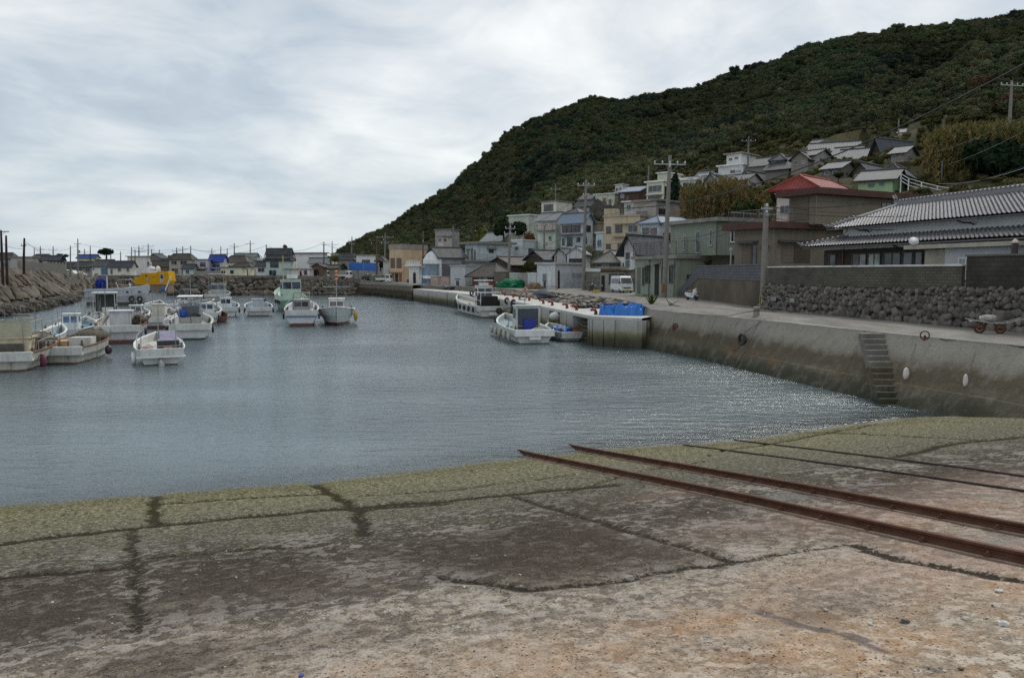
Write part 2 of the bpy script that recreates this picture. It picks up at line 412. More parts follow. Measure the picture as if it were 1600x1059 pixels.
fc = np.stack([idx[:-1, :-1], idx[1:, :-1], idx[1:, 1:], idx[:-1, 1:]], -1).reshape(-1, 4)
me.from_pydata(np.stack([X, Y, Z], -1).reshape(-1, 3).tolist(), [], fc.tolist())
for nm, arr in (('joint', joint), ('darkm', darkm), ('rustm', rustm), ('pinkm', pinkm), ('crk', crk), ('wetm', wetm), ('sv', VV-off*kk), ('su', UU)):
    a = me.attributes.new(nm, 'FLOAT', 'POINT'); a.data.foreach_set('value', arr.reshape(-1).astype(np.float32))
me.polygons.foreach_set('use_smooth', [True]*len(me.polygons)); me.update()
slip = bpy.data.objects.new('slipway', me); COL.objects.link(slip); tag(slip, kind='structure')
m = bpy.data.materials.new('slipway_concrete'); nt = nodes(m)
def A(n): q = nt.nodes.new('ShaderNodeAttribute'); q.attribute_name = n; return q.outputs['Fac']
cb = nt.nodes.new('ShaderNodeCombineXYZ'); L(nt, A('su'), cb.inputs[0]); L(nt, A('sv'), cb.inputs[1]); tc = cb.outputs[0]
n1 = noi(nt, tc, .55, 5, .6); n2 = noi(nt, tc, 2.3, 6, .65); n3 = noi(nt, tc, 9, 6, .7); n4 = noi(nt, tc, 38, 4, .7); n5 = noi(nt, tc, 1.1, 6, .7, sc3=(.55, 1.3, 1))
vo = nt.nodes.new('ShaderNodeTexVoronoi'); vo.inputs['Scale'].default_value = 22; L(nt, tc, vo.inputs['Vector'])
vw = mth(nt, 'ADD', A('sv'), mth(nt, 'MULTIPLY', mth(nt, 'SUBTRACT', n5, .5), 3.4))
vw = mth(nt, 'ADD', vw, mth(nt, 'MULTIPLY', mth(nt, 'SUBTRACT', n2, .5), 1.6))
fac = mth(nt, 'MULTIPLY', vw, 1/22.)
zone = ramp(nt, fac, [(0., (.028,.028,.014)), (.012, (.045,.042,.02)), (.026, (.13,.12,.055)), (.09, (.20,.187,.12)), (.19, (.16,.152,.112)), (.28, (.125,.12,.097)), (.35, (.09,.084,.072)), (.42, (.085,.072,.060)), (.50, (.15,.13,.11)), (.57, (.30,.26,.215)), (1., (.38,.315,.24))])
# speckle: light grit and dark pits, strongest in barnacle zone
sp = ramp(nt, n4, [(.40, 0.), (.56, 1.)]); sp3 = ramp(nt, n3, [(.38, 0.), (.62, 1.)])
c = mixc(nt, sp, mixc(nt, 1, zone, .38, 'MULTIPLY'), mixc(nt, 1, zone, 1.3, 'MULTIPLY'))
c = mixc(nt, .5, c, mixc(nt, sp3, mixc(nt, 1, zone, .45, 'MULTIPLY'), mixc(nt, 1, zone, 1.45, 'MULTIPLY')))
yel = mth(nt, 'MULTIPLY', ramp(nt, fac, [(.0, 0.), (.03, 1.), (.14, 1.), (.2, 0.)]), ramp(nt, n2, [(.5, 0.), (.66, .75)]))
c = mixc(nt, yel, c, (.22,.20,.115))
grn = mth(nt, 'MULTIPLY', ramp(nt, fac, [(.0, 1.), (.05, .5), (.22, .0)]), ramp(nt, n1, [(.4, 0.), (.6, .6)]))
c = mixc(nt, grn, c, (.10,.102,.06))
# weed and grit freckles over the algae slabs
frk = ramp(nt, noi(nt, tc, 10, 6, .72), [(.50, 0.), (.535, 1.)]); alg = ramp(nt, fac, [(.0, 1.), (.3, .8), (.5, .3)])
c = mixc(nt, mth(nt, 'MULTIPLY', mth(nt, 'MULTIPLY', frk, alg), .85), c, (.03,.028,.015))
fr3 = ramp(nt, noi(nt, tc, 3.6, 6, .7), [(.53, 0.), (.56, 1.)]); c = mixc(nt, mth(nt, 'MULTIPLY', mth(nt, 'MULTIPLY', fr3, alg), .7), c, (.055,.052,.03))
fr4 = ramp(nt, noi(nt, tc, 1.5, 6, .72), [(.53, 0.), (.57, 1.)]); c = mixc(nt, mth(nt, 'MULTIPLY', mth(nt, 'MULTIPLY', fr4, alg), .5), c, (.10,.095,.06))
fr2 = ramp(nt, noi(nt, tc, 12, 5, .75), [(.56, 0.), (.59, 1.)]); c = mixc(nt, mth(nt, 'MULTIPLY', mth(nt, 'MULTIPLY', fr2, alg), .75), c, (.36,.34,.24))
# black lichen specks and white barnacle crust in the belt above the dark band
belt = ramp(nt, fac, [(.28, 0.), (.40, .8), (.58, .8), (.70, .25), (1., .12)])
n8 = noi(nt, tc, 4.2, 7, .62, .4); n9 = noi(nt, tc, 5.3, 7, .66, .6); blk = mth(nt, 'MULTIPLY', belt, ramp(nt, mth(nt, 'ADD', mth(nt, 'MULTIPLY', n8, .7), mth(nt, 'MULTIPLY', n1, .3)), [(.50, 0.), (.515, 1.)]))
c = mixc(nt, mth(nt, 'MULTIPLY', blk, .62), c, (.028,.025,.024))
wht = mth(nt, 'MULTIPLY', belt, ramp(nt, mth(nt, 'ADD', mth(nt, 'MULTIPLY', n9, .65), mth(nt, 'MULTIPLY', noi(nt, tc, .9, 3), .35)), [(.525, 0.), (.54, 1.)]))
c = mixc(nt, mth(nt, 'MULTIPLY', wht, .55), c, (.42,.39,.36))
dk = mth(nt, 'MULTIPLY', A('darkm'), ramp(nt, mth(nt, 'MULTIPLY_ADD', n3, .5, mth(nt, 'MULTIPLY', n2, .5)), [(.36, .45), (.50, 1.)]))
c = mixc(nt, mth(nt, 'MULTIPLY', dk, .9), c, mixc(nt, sp, (.018,.015,.012), (.062,.048,.038)))
c = mixc(nt, mth(nt, 'MULTIPLY', A('pinkm'), mth(nt, 'MULTIPLY', n2, .9)), c, (.30,.20,.165))
rs = mth(nt, 'MULTIPLY', A('rustm'), ramp(nt, mth(nt, 'ADD', mth(nt, 'MULTIPLY', n3, .4), mth(nt, 'MULTIPLY', n2, .6)), [(.40, 0.), (.6, 1.)]))
c = mixc(nt, mth(nt, 'MULTIPLY', rs, .72), c, (.30,.155,.07))
hi = ramp(nt, fac, [(.6, 0.), (.8, 1.)])
orr = mth(nt, 'MULTIPLY', hi, ramp(nt, noi(nt, tc, .9, 6, .7), [(.45, 0.), (.58, .85)])); c = mixc(nt, orr, c, (.37,.225,.12))
c = mixc(nt, mth(nt, 'MULTIPLY', hi, ramp(nt, noi(nt, tc, 4.5, 6, .75), [(.52, 0.), (.56, .75)])), c, (.54,.50,.44))
pit = ramp(nt, vo.outputs['Distance'], [(.16, 1.), (.26, 0.)]); c = mixc(nt, mth(nt, 'MULTIPLY', mth(nt, 'MULTIPLY', pit, ramp(nt, n2, [(.46, 0.), (.54, 1.)])), .8), c, (.03,.027,.025))
n7 = noi(nt, tc, 14, 5, .75); jt = ramp(nt, mth(nt, 'ADD', A('joint'), mth(nt, 'MULTIPLY', mth(nt, 'SUBTRACT', n7, .5), 3.2)), [(.55, 0.), (.72, 1.)])
halo = mth(nt, 'MULTIPLY', ramp(nt, A('joint'), [(.0, 0.), (.8, .5)]), ramp(nt, n3, [(.4, 1.), (.6, .2)])); c = mixc(nt, halo, c, (.055,.05,.03))
c = mixc(nt, mth(nt, 'MULTIPLY', jt, .93), c, mixc(nt, ramp(nt, fac, [(.15, 0.), (.3, 1.)]), mixc(nt, n4, (.010,.010,.005), (.045,.038,.018)), mixc(nt, n4, (.008,.007,.006), (.045,.036,.03))))
ck = ramp(nt, mth(nt, 'ADD', A('crk'), mth(nt, 'MULTIPLY', mth(nt, 'SUBTRACT', n3, .5), 1.2)), [(.45, 0.), (.8, 1.)]); c = mixc(nt, mth(nt, 'MULTIPLY', ck, .7), c, (.07,.065,.07))
c = mixc(nt, mth(nt, 'MULTIPLY', A('wetm'), .7), c, (.035,.035,.032))
wet = ramp(nt, fac, [(.0, 1.), (.035, 0.)])
rgh = mth(nt, 'SUBTRACT', .9, mth(nt, 'MULTIPLY', mth(nt, 'MAXIMUM', wet, A('wetm')), .5))
bh = mth(nt, 'ADD', mth(nt, 'MULTIPLY', n4, .35), mth(nt, 'ADD', mth(nt, 'MULTIPLY', n3, .8), mth(nt, 'MULTIPLY', pit, -.3)))
fin(nt, c, rgh, 0, bh, .9, .03, mth(nt, 'MULTIPLY_ADD', mth(nt, 'MAXIMUM', wet, A('wetm')), .3, .02)); me.materials.append(m)
# ---------------------------------------------------------------- water
bpts = [Vector((-2500, -60)), Vector((2500, -60)), Vector((2500, 3000)), Vector((-2500, 3000))]
w = MB(); w.add([(p.x, p.y, 0) for p in bpts], [(0, 1, 2, 3)])
m = bpy.data.materials.new('harbour_water'); nt = nodes(m)
g = nt.nodes.new('ShaderNodeNewGeometry').outputs['Position']
wv = noi(nt, g, 1, 3, .55, sc3=(.9, 2.4, 1)); w2 = noi(nt, g, 1, 4, .62, sc3=(3.2, 8.5, 1)); w3 = noi(nt, g, .12, 2, .5, sc3=(.5, 1.2, 1))
cd = nt.nodes.new('ShaderNodeCameraData').outputs['View Distance']
gust = ramp(nt, w3, [(.36, .6), (.62, 1.2)])
h = mth(nt, 'MULTIPLY', mth(nt, 'ADD', mth(nt, 'MULTIPLY', wv, 1.), mth(nt, 'MULTIPLY', w2, .5)), gust)
bm = nt.nodes.new('ShaderNodeBump'); bm.inputs['Strength'].default_value = 1; bm.inputs['Distance'].default_value = .07; L(nt, h, bm.inputs['Height'])
gl = nt.nodes.new('ShaderNodeBsdfGlossy'); gl.inputs['Roughness'].default_value = .07; gl.inputs['Color'].default_value = (.93,.97,1,1); L(nt, bm.outputs[0], gl.inputs['Normal'])
df = nt.nodes.new('ShaderNodeBsdfDiffuse'); df.inputs['Color'].default_value = (.085,.112,.122,1)
tr = nt.nodes.new('ShaderNodeBsdfTransparent'); tr.inputs['Color'].default_value = (.62,.70,.60,1)
sx = nt.nodes.new('ShaderNodeSeparateXYZ'); L(nt, g, sx.inputs[0])
dv = mth(nt, 'ADD', mth(nt, 'MULTIPLY', mth(nt, 'SUBTRACT', sx.outputs[0], P0.x), -SU.x), mth(nt, 'MULTIPLY', mth(nt, 'SUBTRACT', sx.outputs[1], P0.y), -SU.y))
op = ramp(nt, mth(nt, 'MULTIPLY', dv, .1), [(.0, .25), (.10, .75), (.28, 1.)])
body = nt.nodes.new('ShaderNodeMixShader'); L(nt, op, body.inputs[0]); L(nt, tr.outputs[0], body.inputs[1]); L(nt, df.outputs[0], body.inputs[2])
fr = nt.nodes.new('ShaderNodeFresnel'); fr.inputs['IOR'].default_value = 1.62; L(nt, bm.outputs[0], fr.inputs['Normal'])
mx = nt.nodes.new('ShaderNodeMixShader'); L(nt, fr.outputs[0], mx.inputs[0]); L(nt, body.outputs[0], mx.inputs[1]); L(nt, gl.outputs[0], mx.inputs[2])
o = nt.nodes.new('ShaderNodeOutputMaterial'); L(nt, mx.outputs[0], o.inputs[0])
tag(w.build('water', m), kind='structure')
# foam line where the ripples meet the slip
w = MB()
pts = []
for px in range(1180, 1420, 4):
    q = np.interp(px, [a[0] for a in _wl], [a[1] for a in _wl]); g_ = ground(px, q, 0.); pts.append((g_.x, g_.y))
RR = random.Random(3)
for i in range(len(pts)-1):
    if RR.random() < .45:
        dd = RR.uniform(.004, .02)+(.015 if i > 20 else 0); x0, y0 = pts[i]; x1, y1 = pts[i+1]; o_ = RR.uniform(-.02, .05)
        w.add([(x0, y0+o_-dd*.5, .012), (x1, y1+o_-dd, .012), (x1, y1+o_+dd*1.4, .010), (x0, y0+o_+dd, .010)], [(0, 1, 2, 3)])
tag(w.build('foam', plain((.62,.66,.66), .5)), kind='stuff')
# ---------------------------------------------------------------- rails
def railthing(a, b, lab, raised, ext0=1.5, ext1=2.5, group='rusty rails of the boat slip'):
    pa, pb = slip_at(*a), slip_at(*b); A_, B_ = Vector((pa.x, pa.y)), Vector((pb.x, pb.y)); d = (B_-A_).normalized(); A_ -= d*ext0; B_ += d*ext1
    Lh = (B_-A_).length; n = Vector((d.y, -d.x)); root = T('slip_rail', lab, 'rail', (A_.x, A_.y, 0), 0, group)
    rl = MB(); ft = MB(); hh = .115 if raised else .012
    N_ = int(Lh/.4); prof = [(-.06, -.03), (-.06, .015), (-.014, .035), (-.014, hh-.045), (-.036, hh-.03), (-.036, hh), (.036, hh), (.036, hh-.03), (.014, hh-.045), (.014, .035), (.06, .015), (.06, -.03)] if raised else [(-.03, -.03), (-.03, hh), (.03, hh), (.03, -.03)]
    vs = []; k = len(prof)
    for i in range(N_+1):
        q = A_+d*(Lh*i/N_); z = slz(q.x, q.y)+.02
        for o_, h_ in prof: vs.append((q.x-A_.x+n.x*o_, q.y-A_.y+n.y*o_, z+h_))
    fs = [(i*k+j, i*k+(j+1) % k, (i+1)*k+(j+1) % k, (i+1)*k+j) for i in range(N_) for j in range(k)]
    rl.add(vs, fs+[tuple(range(k-1, -1, -1)), tuple(range(N_*k, N_*k+k))]); rl.build('rail_bar', RUST if raised else pm((.05,.038,.032), .85, .4, 4, .5, 0), root)
    if raised:
        pl = MB(); vs = []
        for i in range(N_+1):
            q = A_+d*(Lh*i/N_); z = slz(q.x, q.y)
            for o_, h_ in ((-.14, -.05), (-.125, .022), (.125, .022), (.14, -.05)): vs.append((q.x-A_.x+n.x*o_, q.y-A_.y+n.y*o_, z+h_))
        pl.add(vs, [(i*4+j, i*4+j+1, i*4+j+5, i*4+j+4) for i in range(N_) for j in range(3)])
        pl.build('plinth', pm((.2,.15,.12), .9, .4, 3, .5, 0), root)
        M = Matrix.Rotation(math.atan2(d.y, d.x), 3, 'Z')
        i = 0; t = .6
        while t < Lh-.3:
            q = A_+d*t; z = slz(q.x, q.y)+.035; c_ = MB()
            for s_ in (-1, 1):
                c_ = MB(); c_.cbox((q.x-A_.x+n.x*.075*s_, q.y-A_.y+n.y*.075*s_, z), (.07, .05, .03), M)
                c_.cbox((q.x-A_.x+n.x*.08*s_, q.y-A_.y+n.y*.08*s_, z+.028), (.025, .025, .03), M); c_.build('rail_clip', RUST, root)
            t += .82
    return root
railthing((822, 712), (1600, 882), 'rusty raised boat rail, nearer the camera of the tall pair crossing the slipway', True)
railthing((905, 704), (1600, 835), 'rusty raised boat rail, farther of the tall pair crossing the slipway', True)
railthing((1150, 688), (1600, 745), 'low dark worn rail set flush in the slipway nearest the seawall', False)
railthing((1112, 701), (1600, 768), 'low dark worn rail beside the taller rusty rails', False)
# ---------------------------------------------------------------- land
WT = 2.45                                   # seawall top
pier_f = [(8.35, 50.1), (5.45, 52.4), (2.5, 67.8), (0, 79.6), (-3.1, 93.8), (-9.3, 114), (-17.2, 135.6)]
Din = tab({-900: 52, -300: 75, -75: 92.5, 57: 138, 100: 150, 150: 169, 540: 171, 575: 168, 592: 163, 620: 150, 645: 140, 720: 122, 800: 104.6, 900: 81, 960: 69.7,
           1008: dist_at(1008, 482, WT), 1059: dist_at(1059, 488, WT), 1187: dist_at(1187, 500, WT), 1350: dist_at(1350, 517, WT), 1480: dist_at(1480, 530, WT), 1600: dist_at(1600, 541, WT), 1900: dist_at(1900, 575, WT), 2600: 12.5})
cols_ = list(range(-900, 480, 20))+list(range(480, 1700, 8))+list(range(1700, 2601, 30))
# road sheet
roadm = bpy.data.materials.new('road_concrete'); nt = nodes(roadm); g = nt.nodes.new('ShaderNodeNewGeometry').outputs['Position']
a = noi(nt, g, .5, 5, .65); b = noi(nt, g, 12, 4, .7); s = noi(nt, g, 1, 5, .65, sc3=(.9, .25, 1))
c = mixc(nt, ramp(nt, s, [(.35, 0.), (.65, 1.)]), (.155,.148,.135), (.25,.242,.225)); c = mixc(nt, mth(nt, 'MULTIPLY', ramp(nt, a, [(.5, 0.), (.66, 1.)]), .5), c, (.10,.095,.085))
c = mixc(nt, mth(nt, 'MULTIPLY', ramp(nt, b, [(.4, 1.), (.6, 0.)]), .3), c, (.12,.115,.105)); fin(nt, c, .95, 0, b, .3, .01, .04)
w = MB(); cc = [p for p in cols_ if p > 560]; K = 9; vs = []
for px in cc:
    r = (px-800)/F; d0 = Din(px); d1 = max(Dro(px), d0+1)
    for i in range(K):
        D = d0+(.0 if i == 0 else (.9+(d1-d0-.9)*(i-1)/(K-2)))
        z = (WT if px > 1008 else tz(r*D, max(D, 21))) if i == 0 else tz(r*D, max(D, 21))
        vs.append((r*D, D, z+.006))
w.add(vs, [(a*K+b, (a+1)*K+b, (a+1)*K+b+1, a*K+b+1) for a in range(len(cc)-1) for b in range(K-1)])
tag(w.build('road', roadm, smooth=True), kind='structure')
w = MB(); cc = [p for p in cols_ if p <= 580]; vs = []
for px in cc:
    r = (px-800)/F; d0 = Din(px)
    for D in (d0, d0+9, d0+18): vs.append((r*D, D, tz(r*D, D)+.006))
w.add(vs, [(a*3+b, (a+1)*3+b, (a+1)*3+b+1, a*3+b+1) for a in range(len(cc)-1) for b in range(2)])
tag(w.build('far_quay_road', roadm), kind='structure')
# land behind the camera and to the side of it
w = MB(); w.box(-300, 300, -240, -38, -1, 2.75); tag(w.build('ground_behind', CONC), kind='structure')
# ---------------------------------------------------------------- seawall
def wallmat(name, tide=1.0):
    m = bpy.data.materials.new(name); nt = nodes(m); g = nt.nodes.new('ShaderNodeNewGeometry').outputs['Position']
    sx = nt.nodes.new('ShaderNodeSeparateXYZ'); L(nt, g, sx.inputs[0])
    a = noi(nt, g, .45, 5, .6); b = noi(nt, g, 2.2, 6, .65, sc3=(1, 1, .5)); f = noi(nt, g, 16, 5, .7); s = noi(nt, g, 1, 5, .65, sc3=(2.2, 2.2, .18))
    zz = mth(nt, 'ADD', sx.outputs[2], mth(nt, 'ADD', mth(nt, 'MULTIPLY', mth(nt, 'SUBTRACT', a, .5), .9), mth(nt, 'MULTIPLY', mth(nt, 'SUBTRACT', b, .5), .55)))
    c = ramp(nt, mth(nt, 'MULTIPLY', zz, 1/3.2), [(0., (.042,.044,.032)), (.14, (.062,.062,.045)), (.22, (.10,.093,.07)), (.27, (.105,.090,.062)), (.33, (.095,.082,.060)), (.42, (.105,.09,.064)), (.51, (.205,.19,.16)), (.60, (.245,.232,.202)), (1., (.265,.252,.222))])
    lim = mth(nt, 'MULTIPLY', ramp(nt, zz, [(.35, 0.), (.65, 1.), (1.3, .6), (1.7, 0.)]), ramp(nt, noi(nt, g, .5, 6, .7, sc3=(1, 1, 2.5)), [(.52, 0.), (.66, 1.)]))
    c = mixc(nt, mth(nt, 'MULTIPLY', lim, .6), c, (.20,.165,.12))
    org = mth(nt, 'MULTIPLY', ramp(nt, zz, [(.3, 0.), (.7, .8), (1.2, .6), (1.7, 0.)]), ramp(nt, noi(nt, g, .33, 4, .6), [(.5, 0.), (.62, .8)])); c = mixc(nt, org, c, (.15,.085,.048))
    c = mixc(nt, mth(nt, 'MULTIPLY', ramp(nt, s, [(.5, 0.), (.72, .45)]), ramp(nt, a, [(.4, .3), (.6, 1.)])), c, (.055,.05,.042))
    c = mixc(nt, mth(nt, 'MULTIPLY', ramp(nt, f, [(.38, 1.), (.56, 0.)]), .45), c, mixc(nt, 1, c, .4, 'MULTIPLY'))
    c = mixc(nt, mth(nt, 'MULTIPLY', ramp(nt, b, [(.5, 0.), (.75, 1.)]), .3), c, (.26,.25,.23))
    fin(nt, c, .95, 0, mth(nt, 'ADD', f, b), .5, .03, .05); return m
SWM = wallmat('seawall_concrete')
TB = [((1008, 482), (989, 541)), ((1059, 488), (1031, 549)), ((1120, 493.5), (1093, 560)), ((1187, 500), (1152, 575)), ((1350, 517), (1308, 612))]
tops = [ground(*a, WT) for a, b in TB]; bots = [ground(*b, 0) for a, b in TB]
dd = bots[-1]-tops[-1]; dd.z = 0
for q in ((1480, 530), (1600, 541), (1900, 575), (2600, 640)):
    t_ = ground(*q, WT); tops.append(t_); bots.append(Vector((t_.x-1.95, t_.y-.55, 0)))
sw = T('seawall', 'long sloping concrete seawall with a dark tide band beside the road', 'seawall', tops[0])
O0 = tops[0]
for i in range(len(tops)-1):
    w = MB(); n = max(2, int((tops[i+1]-tops[i]).length/.5)); prof = [(0, 0), (.35, .0), (.70, .0), (.705, .07), (1.0, .07), (1.6, .07)]
    vs = []; g0 = .02/max(1, (tops[i+1]-tops[i]).length)
    for j in range(n+1):
        t = g0+(1-2*g0)*j/n if i < 4 else j/n; a = tops[i].lerp(tops[i+1], t); b = bots[i].lerp(bots[i+1], t)
        nv = Vector((b.x-a.x, b.y-a.y, 0)).normalized()
        vs.append(tuple(a+nv*-.5-O0)); 
        for k, o_ in prof: vs.append(tuple(a.lerp(b, k)+nv*(o_+.03*mn.noise(Vector((a.x, a.y, k*2))))-O0))
    K = len(prof)+1
    w.add(vs, [(j*K+k, j*K+k+1, (j+1)*K+k+1, (j+1)*K+k) for j in range(n) for k in range(K-1)])
    w.add([vs[k] for k in range(K)], [tuple(range(K))]); w.add([vs[n*K+k] for k in range(K)], [tuple(range(K-1, -1, -1))])
    w.build('wall_panel', SWM, sw)
w = MB()
for i in range(len(tops)-1):
    a, b, c_, d_ = [v-O0 for v in (tops[i], tops[i+1], bots[i+1], bots[i])]; o_ = Vector((.25, .1, -.05))
    w.add([a+o_, b+o_, c_+o_, d_+o_], [(0, 1, 2, 3)])
w.build('joint_backing', DARK, sw)
w = MB(); # pale cap along the top edge
for i in range(len(tops)-1):
    a, b = tops[i]-O0, tops[i+1]-O0; nv = Vector((bots[i].x-tops[i].x, bots[i].y-tops[i].y, 0)).normalized()
    w.add([a+nv*.03+Vector((0,0,.03)), b+nv*.03+Vector((0,0,.03)), b-nv*.32+Vector((0,0,.03)), a-nv*.32+Vector((0,0,.03)), a+nv*.03-Vector((0,0,.06)), b+nv*.03-Vector((0,0,.06))], [(0, 1, 2, 3), (4, 5, 1, 0)])
w.build('cap', pm((.3,.29,.265), .9, .25, 1, .3, .2), sw)
# steps in the seawall
st = T('wall_steps', 'narrow concrete steps running down the sloping seawall face to the water', 'steps', (15, 32.4, 2.45))
A_ = Vector((14.95, 32.3, WT)); B_ = Vector((13.95, 28.6, 0))
SWS = pm((.16,.155,.14), .9, .3, 2, .5, .2)
for i in range(13):
    P = A_.lerp(B_, (i+.5)/13); z = WT-.01-i*.2; w = MB()
    w.box(P.x-.42+.015*i, P.x+.48+.08*i*0, P.y, P.y+.42, z-.3, z); b = w.build('step', SWM if i > 5 else SWS, None, bevel=.02); b.parent = st; b.location = -Vector(st.location)
w = MB(); 
w.add([(A_.x-.32, A_.y+.7, WT-.02), (A_.x+1.2, A_.y+.7, WT-.02), (B_.x+1.6, B_.y+.3, -.3), (B_.x-.3, B_.y+.3, -.3), (A_.x-.32, A_.y+.0, WT-.2), (B_.x-.3, B_.y-.1, -.4)], [(0, 1, 2, 3), (0, 3, 5, 4)])
b = w.build('stair_core', SWM, st); b.location = -Vector(st.location)
# concrete block bollard, rope, tyre and floats on the seawall
def onwall(px, py, k=0.0):
    # point on the sloping face seen at the pixel
    d = ray(px, py); best = None
    for i in range(len(tops)-1):
        a, b, c_ = tops[i], tops[i+1], bots[i]; n = (b-a).cross(c_-a).normalized()
        if abs(n.dot(d)) < 1e-6: continue
        t = n.dot(a-Vector((0,0,CH)))/n.dot(d); p = Vector((0,0,CH))+d*t
        s_ = (p-a).dot((b-a).normalized()); 
        if -1 <= s_ <= (b-a).length+1: best = p; nn = n if n.dot(d) < 0 else -n
    if best is None: best = at(px, py, 35); nn = Vector((-1,0,0))
    return best+nn*k, nn
p, n = onwall(1162, 532, .12)
t = MB(); t.torus((0,0,0), .27, .085, 'x'); o = t.build('tyre', RUBBER, None, p, math.atan2(n.y, n.x), smooth=True); tag(o, 'black tyre hanging on the sloping seawall as a fender', 'tyre')
t = MB(); q = tops[3]+Vector((.2,-.3,.08)); t.tube([q, p+Vector((0,0,.3)), p+Vector((0,0,.2))], .02, 5); t.tube([p+Vector((-.05,-.05,-.2)), onwall(1152, 545, .05)[0], onwall(1120, 566, .04)[0]], .015, 5); tag(t.build('rope', ROPE), 'rope holding the fender tyre on the sloping seawall', 'rope')
for px, py, lab, sc_ in ((1418, 586, 'pink and white float hanging on a line against the seawall', 1.), (1511, 597, 'slim white float hanging on a line against the right end of the seawall', .75)):
    p, n = onwall(px, py, .1); rt = T('net_float', lab, 'float', p); M = Matrix.Rotation(.35, 3, 'Y')
    t = MB(); t.blob((0,0,0), (.11*sc_,.11*sc_,.24), 3, .05, (12, 9)); t.build('float_body', plain((.62,.55,.54), .5), rt, smooth=True)
    t = MB(); t.tube([(.02,0,.22), Vector(onwall(px+6, py-24, .03)[0])-p, Vector(onwall(px+14, py-48, .03)[0])-p], .008, 4); t.build('line', ROPE, rt)
p, n = onwall(1446, 527, .05); t = MB(); t.torus((0,0,0), .16, .025, 'x', 14, 6); t.cbox((.03,0,-.17), (.05,.07,.35)); tag(t.build('mooring_ring', RUST, None, p+Vector((0,0,.05)), .9), 'rusty iron mooring ring at the lip of the seawall right of the steps', 'mooring ring')
p, n = onwall(1056, 511, .05); t = MB(); t.torus((0,0,0), .2, .04, 'x', 12, 6); t.blob((0,.1,-.1), (.08,.15,.2), 2); tag(t.build('mooring_ring', RUST, None, p, .6), 'brown ring with tangled rope hanging high on the seawall near the pier', 'mooring ring')
p = ground(1182, 497, 2.5); bo = T('bollard', 'small square concrete bollard on the seawall edge beside the road', 'bollard', p+Vector((.15,.5,.0)))
t = MB(); t.lathe((0,0,0), [(.17,0),(.17,.32),(.13,.36),(.13,.44),(.19,.47),(.19,.58),(.05,.6)], 8); t.build('post', CONC, bo)
t = MB(); t.torus((0,0,.38), .16, .025, 'z'); t.tube([(-.15,-.1,.38), (-1.4,.6,.06), (-2.6,2.2,.05), (-3.2,3.6,.04)], .02, 5); tag(t.build('mooring_line', ROPE, None, p+Vector((.15,.5,0))), 'dark mooring line looped round the bollard and trailing along the wall top', 'rope')
# ---------------------------------------------------------------- pier
PM = wallmat('pier_concrete')
def pmat():
    m = bpy.data.materials.new('pier_paint'); nt = nodes(m); g = nt.nodes.new('ShaderNodeNewGeometry').outputs['Position']
    sx = nt.nodes.new('ShaderNodeSeparateXYZ'); L(nt, g, sx.inputs[0]); b = noi(nt, g, 1.5, 6, .65, sc3=(1, 1, .4)); f = noi(nt, g, 14, 4, .7); s = noi(nt, g, 1, 4, .6, sc3=(3, 3, .15))
    z = mth(nt, 'ADD', sx.outputs[2], mth(nt, 'MULTIPLY', mth(nt, 'SUBTRACT', b, .5), .5))
    c = ramp(nt, mth(nt, 'MULTIPLY', z, .4), [(0., (.03,.032,.02)), (.2, (.05,.048,.03)), (.29, (.10,.10,.05)), (.36, (.17,.155,.085)), (.46, (.30,.30,.27)), (.8, (.40,.41,.40))])
    c = mixc(nt, mth(nt, 'MULTIPLY', ramp(nt, s, [(.52, 0.), (.7, 1.)]), .6), c, (.10,.095,.08)); c = mixc(nt, mth(nt, 'MULTIPLY', ramp(nt, f, [(.36, 1.), (.5, 0.)]), .5), c, (.12,.12,.11))
    fin(nt, c, .85, 0, f, .3, .02, .1); return m
PW = pmat()
pr = T('fishing_pier', 'low concrete pier with pale panels and stepped recesses along the right of the harbour', 'pier', (5.45, 52.4, 0)); PO = Vector((5.45, 52.4, 0))
FP = [Vector((a, b, 0)) for a, b in pier_f]
def fpt(px):
    r = (px-800)/F
    for a, b in zip(FP[1:-1], FP[2:]):
        den = (b.x-a.x)-r*(b.y-a.y); s_ = (r*a.y-a.x)/den if abs(den) > 1e-9 else -1
        if -.02 <= s_ <= 1.02: return a.lerp(b, s_)
    return FP[-1]
def inw(i):
    d = (FP[min(i+1, len(FP)-1)]-FP[max(i-1, 1)]).normalized(); return Vector((-d.y, d.x, 0))*(-1 if -d.y < 0 else 1)
back = []; rec = []
for i, p in enumerate(FP):
    if i == 0: back.append(p+Vector((1.5, 3.0, 0))); rec.append(p+Vector((.6, .6, 0)))
    else:
        n_ = inw(i); n_ = n_ if n_.x > 0 else -n_; back.append(p+n_*3.4); rec.append(p+n_*.75)
w = MB()
for i in range(len(FP)-1):
    a, b, c_, d_ = FP[i]-PO, FP[i+1]-PO, back[i+1]-PO, back[i]-PO; zt = Vector((0,0,2.0)); zl = Vector((0,0,1.78))
    w.add([a+zt, b+zt, c_+zt, d_+zt, a+zl, b+zl, c_+zl, d_+zl], [(0,1,2,3), (4,5,1,0), (7,6,5,4), (3,2,6,7)])
w.build('pier_deck', pm((.40,.40,.385), .85, .2, .8, .3, .0), pr)
w = MB()
for i in range(len(FP)-1):
    a, b = rec[i]-PO, rec[i+1]-PO; zt = Vector((0,0,1.79)); zl = Vector((0,0,-1))
    w.add([a+zt, b+zt, b+zl, a+zl], [(0,1,2,3)])
w.build('pier_core', PM, pr)
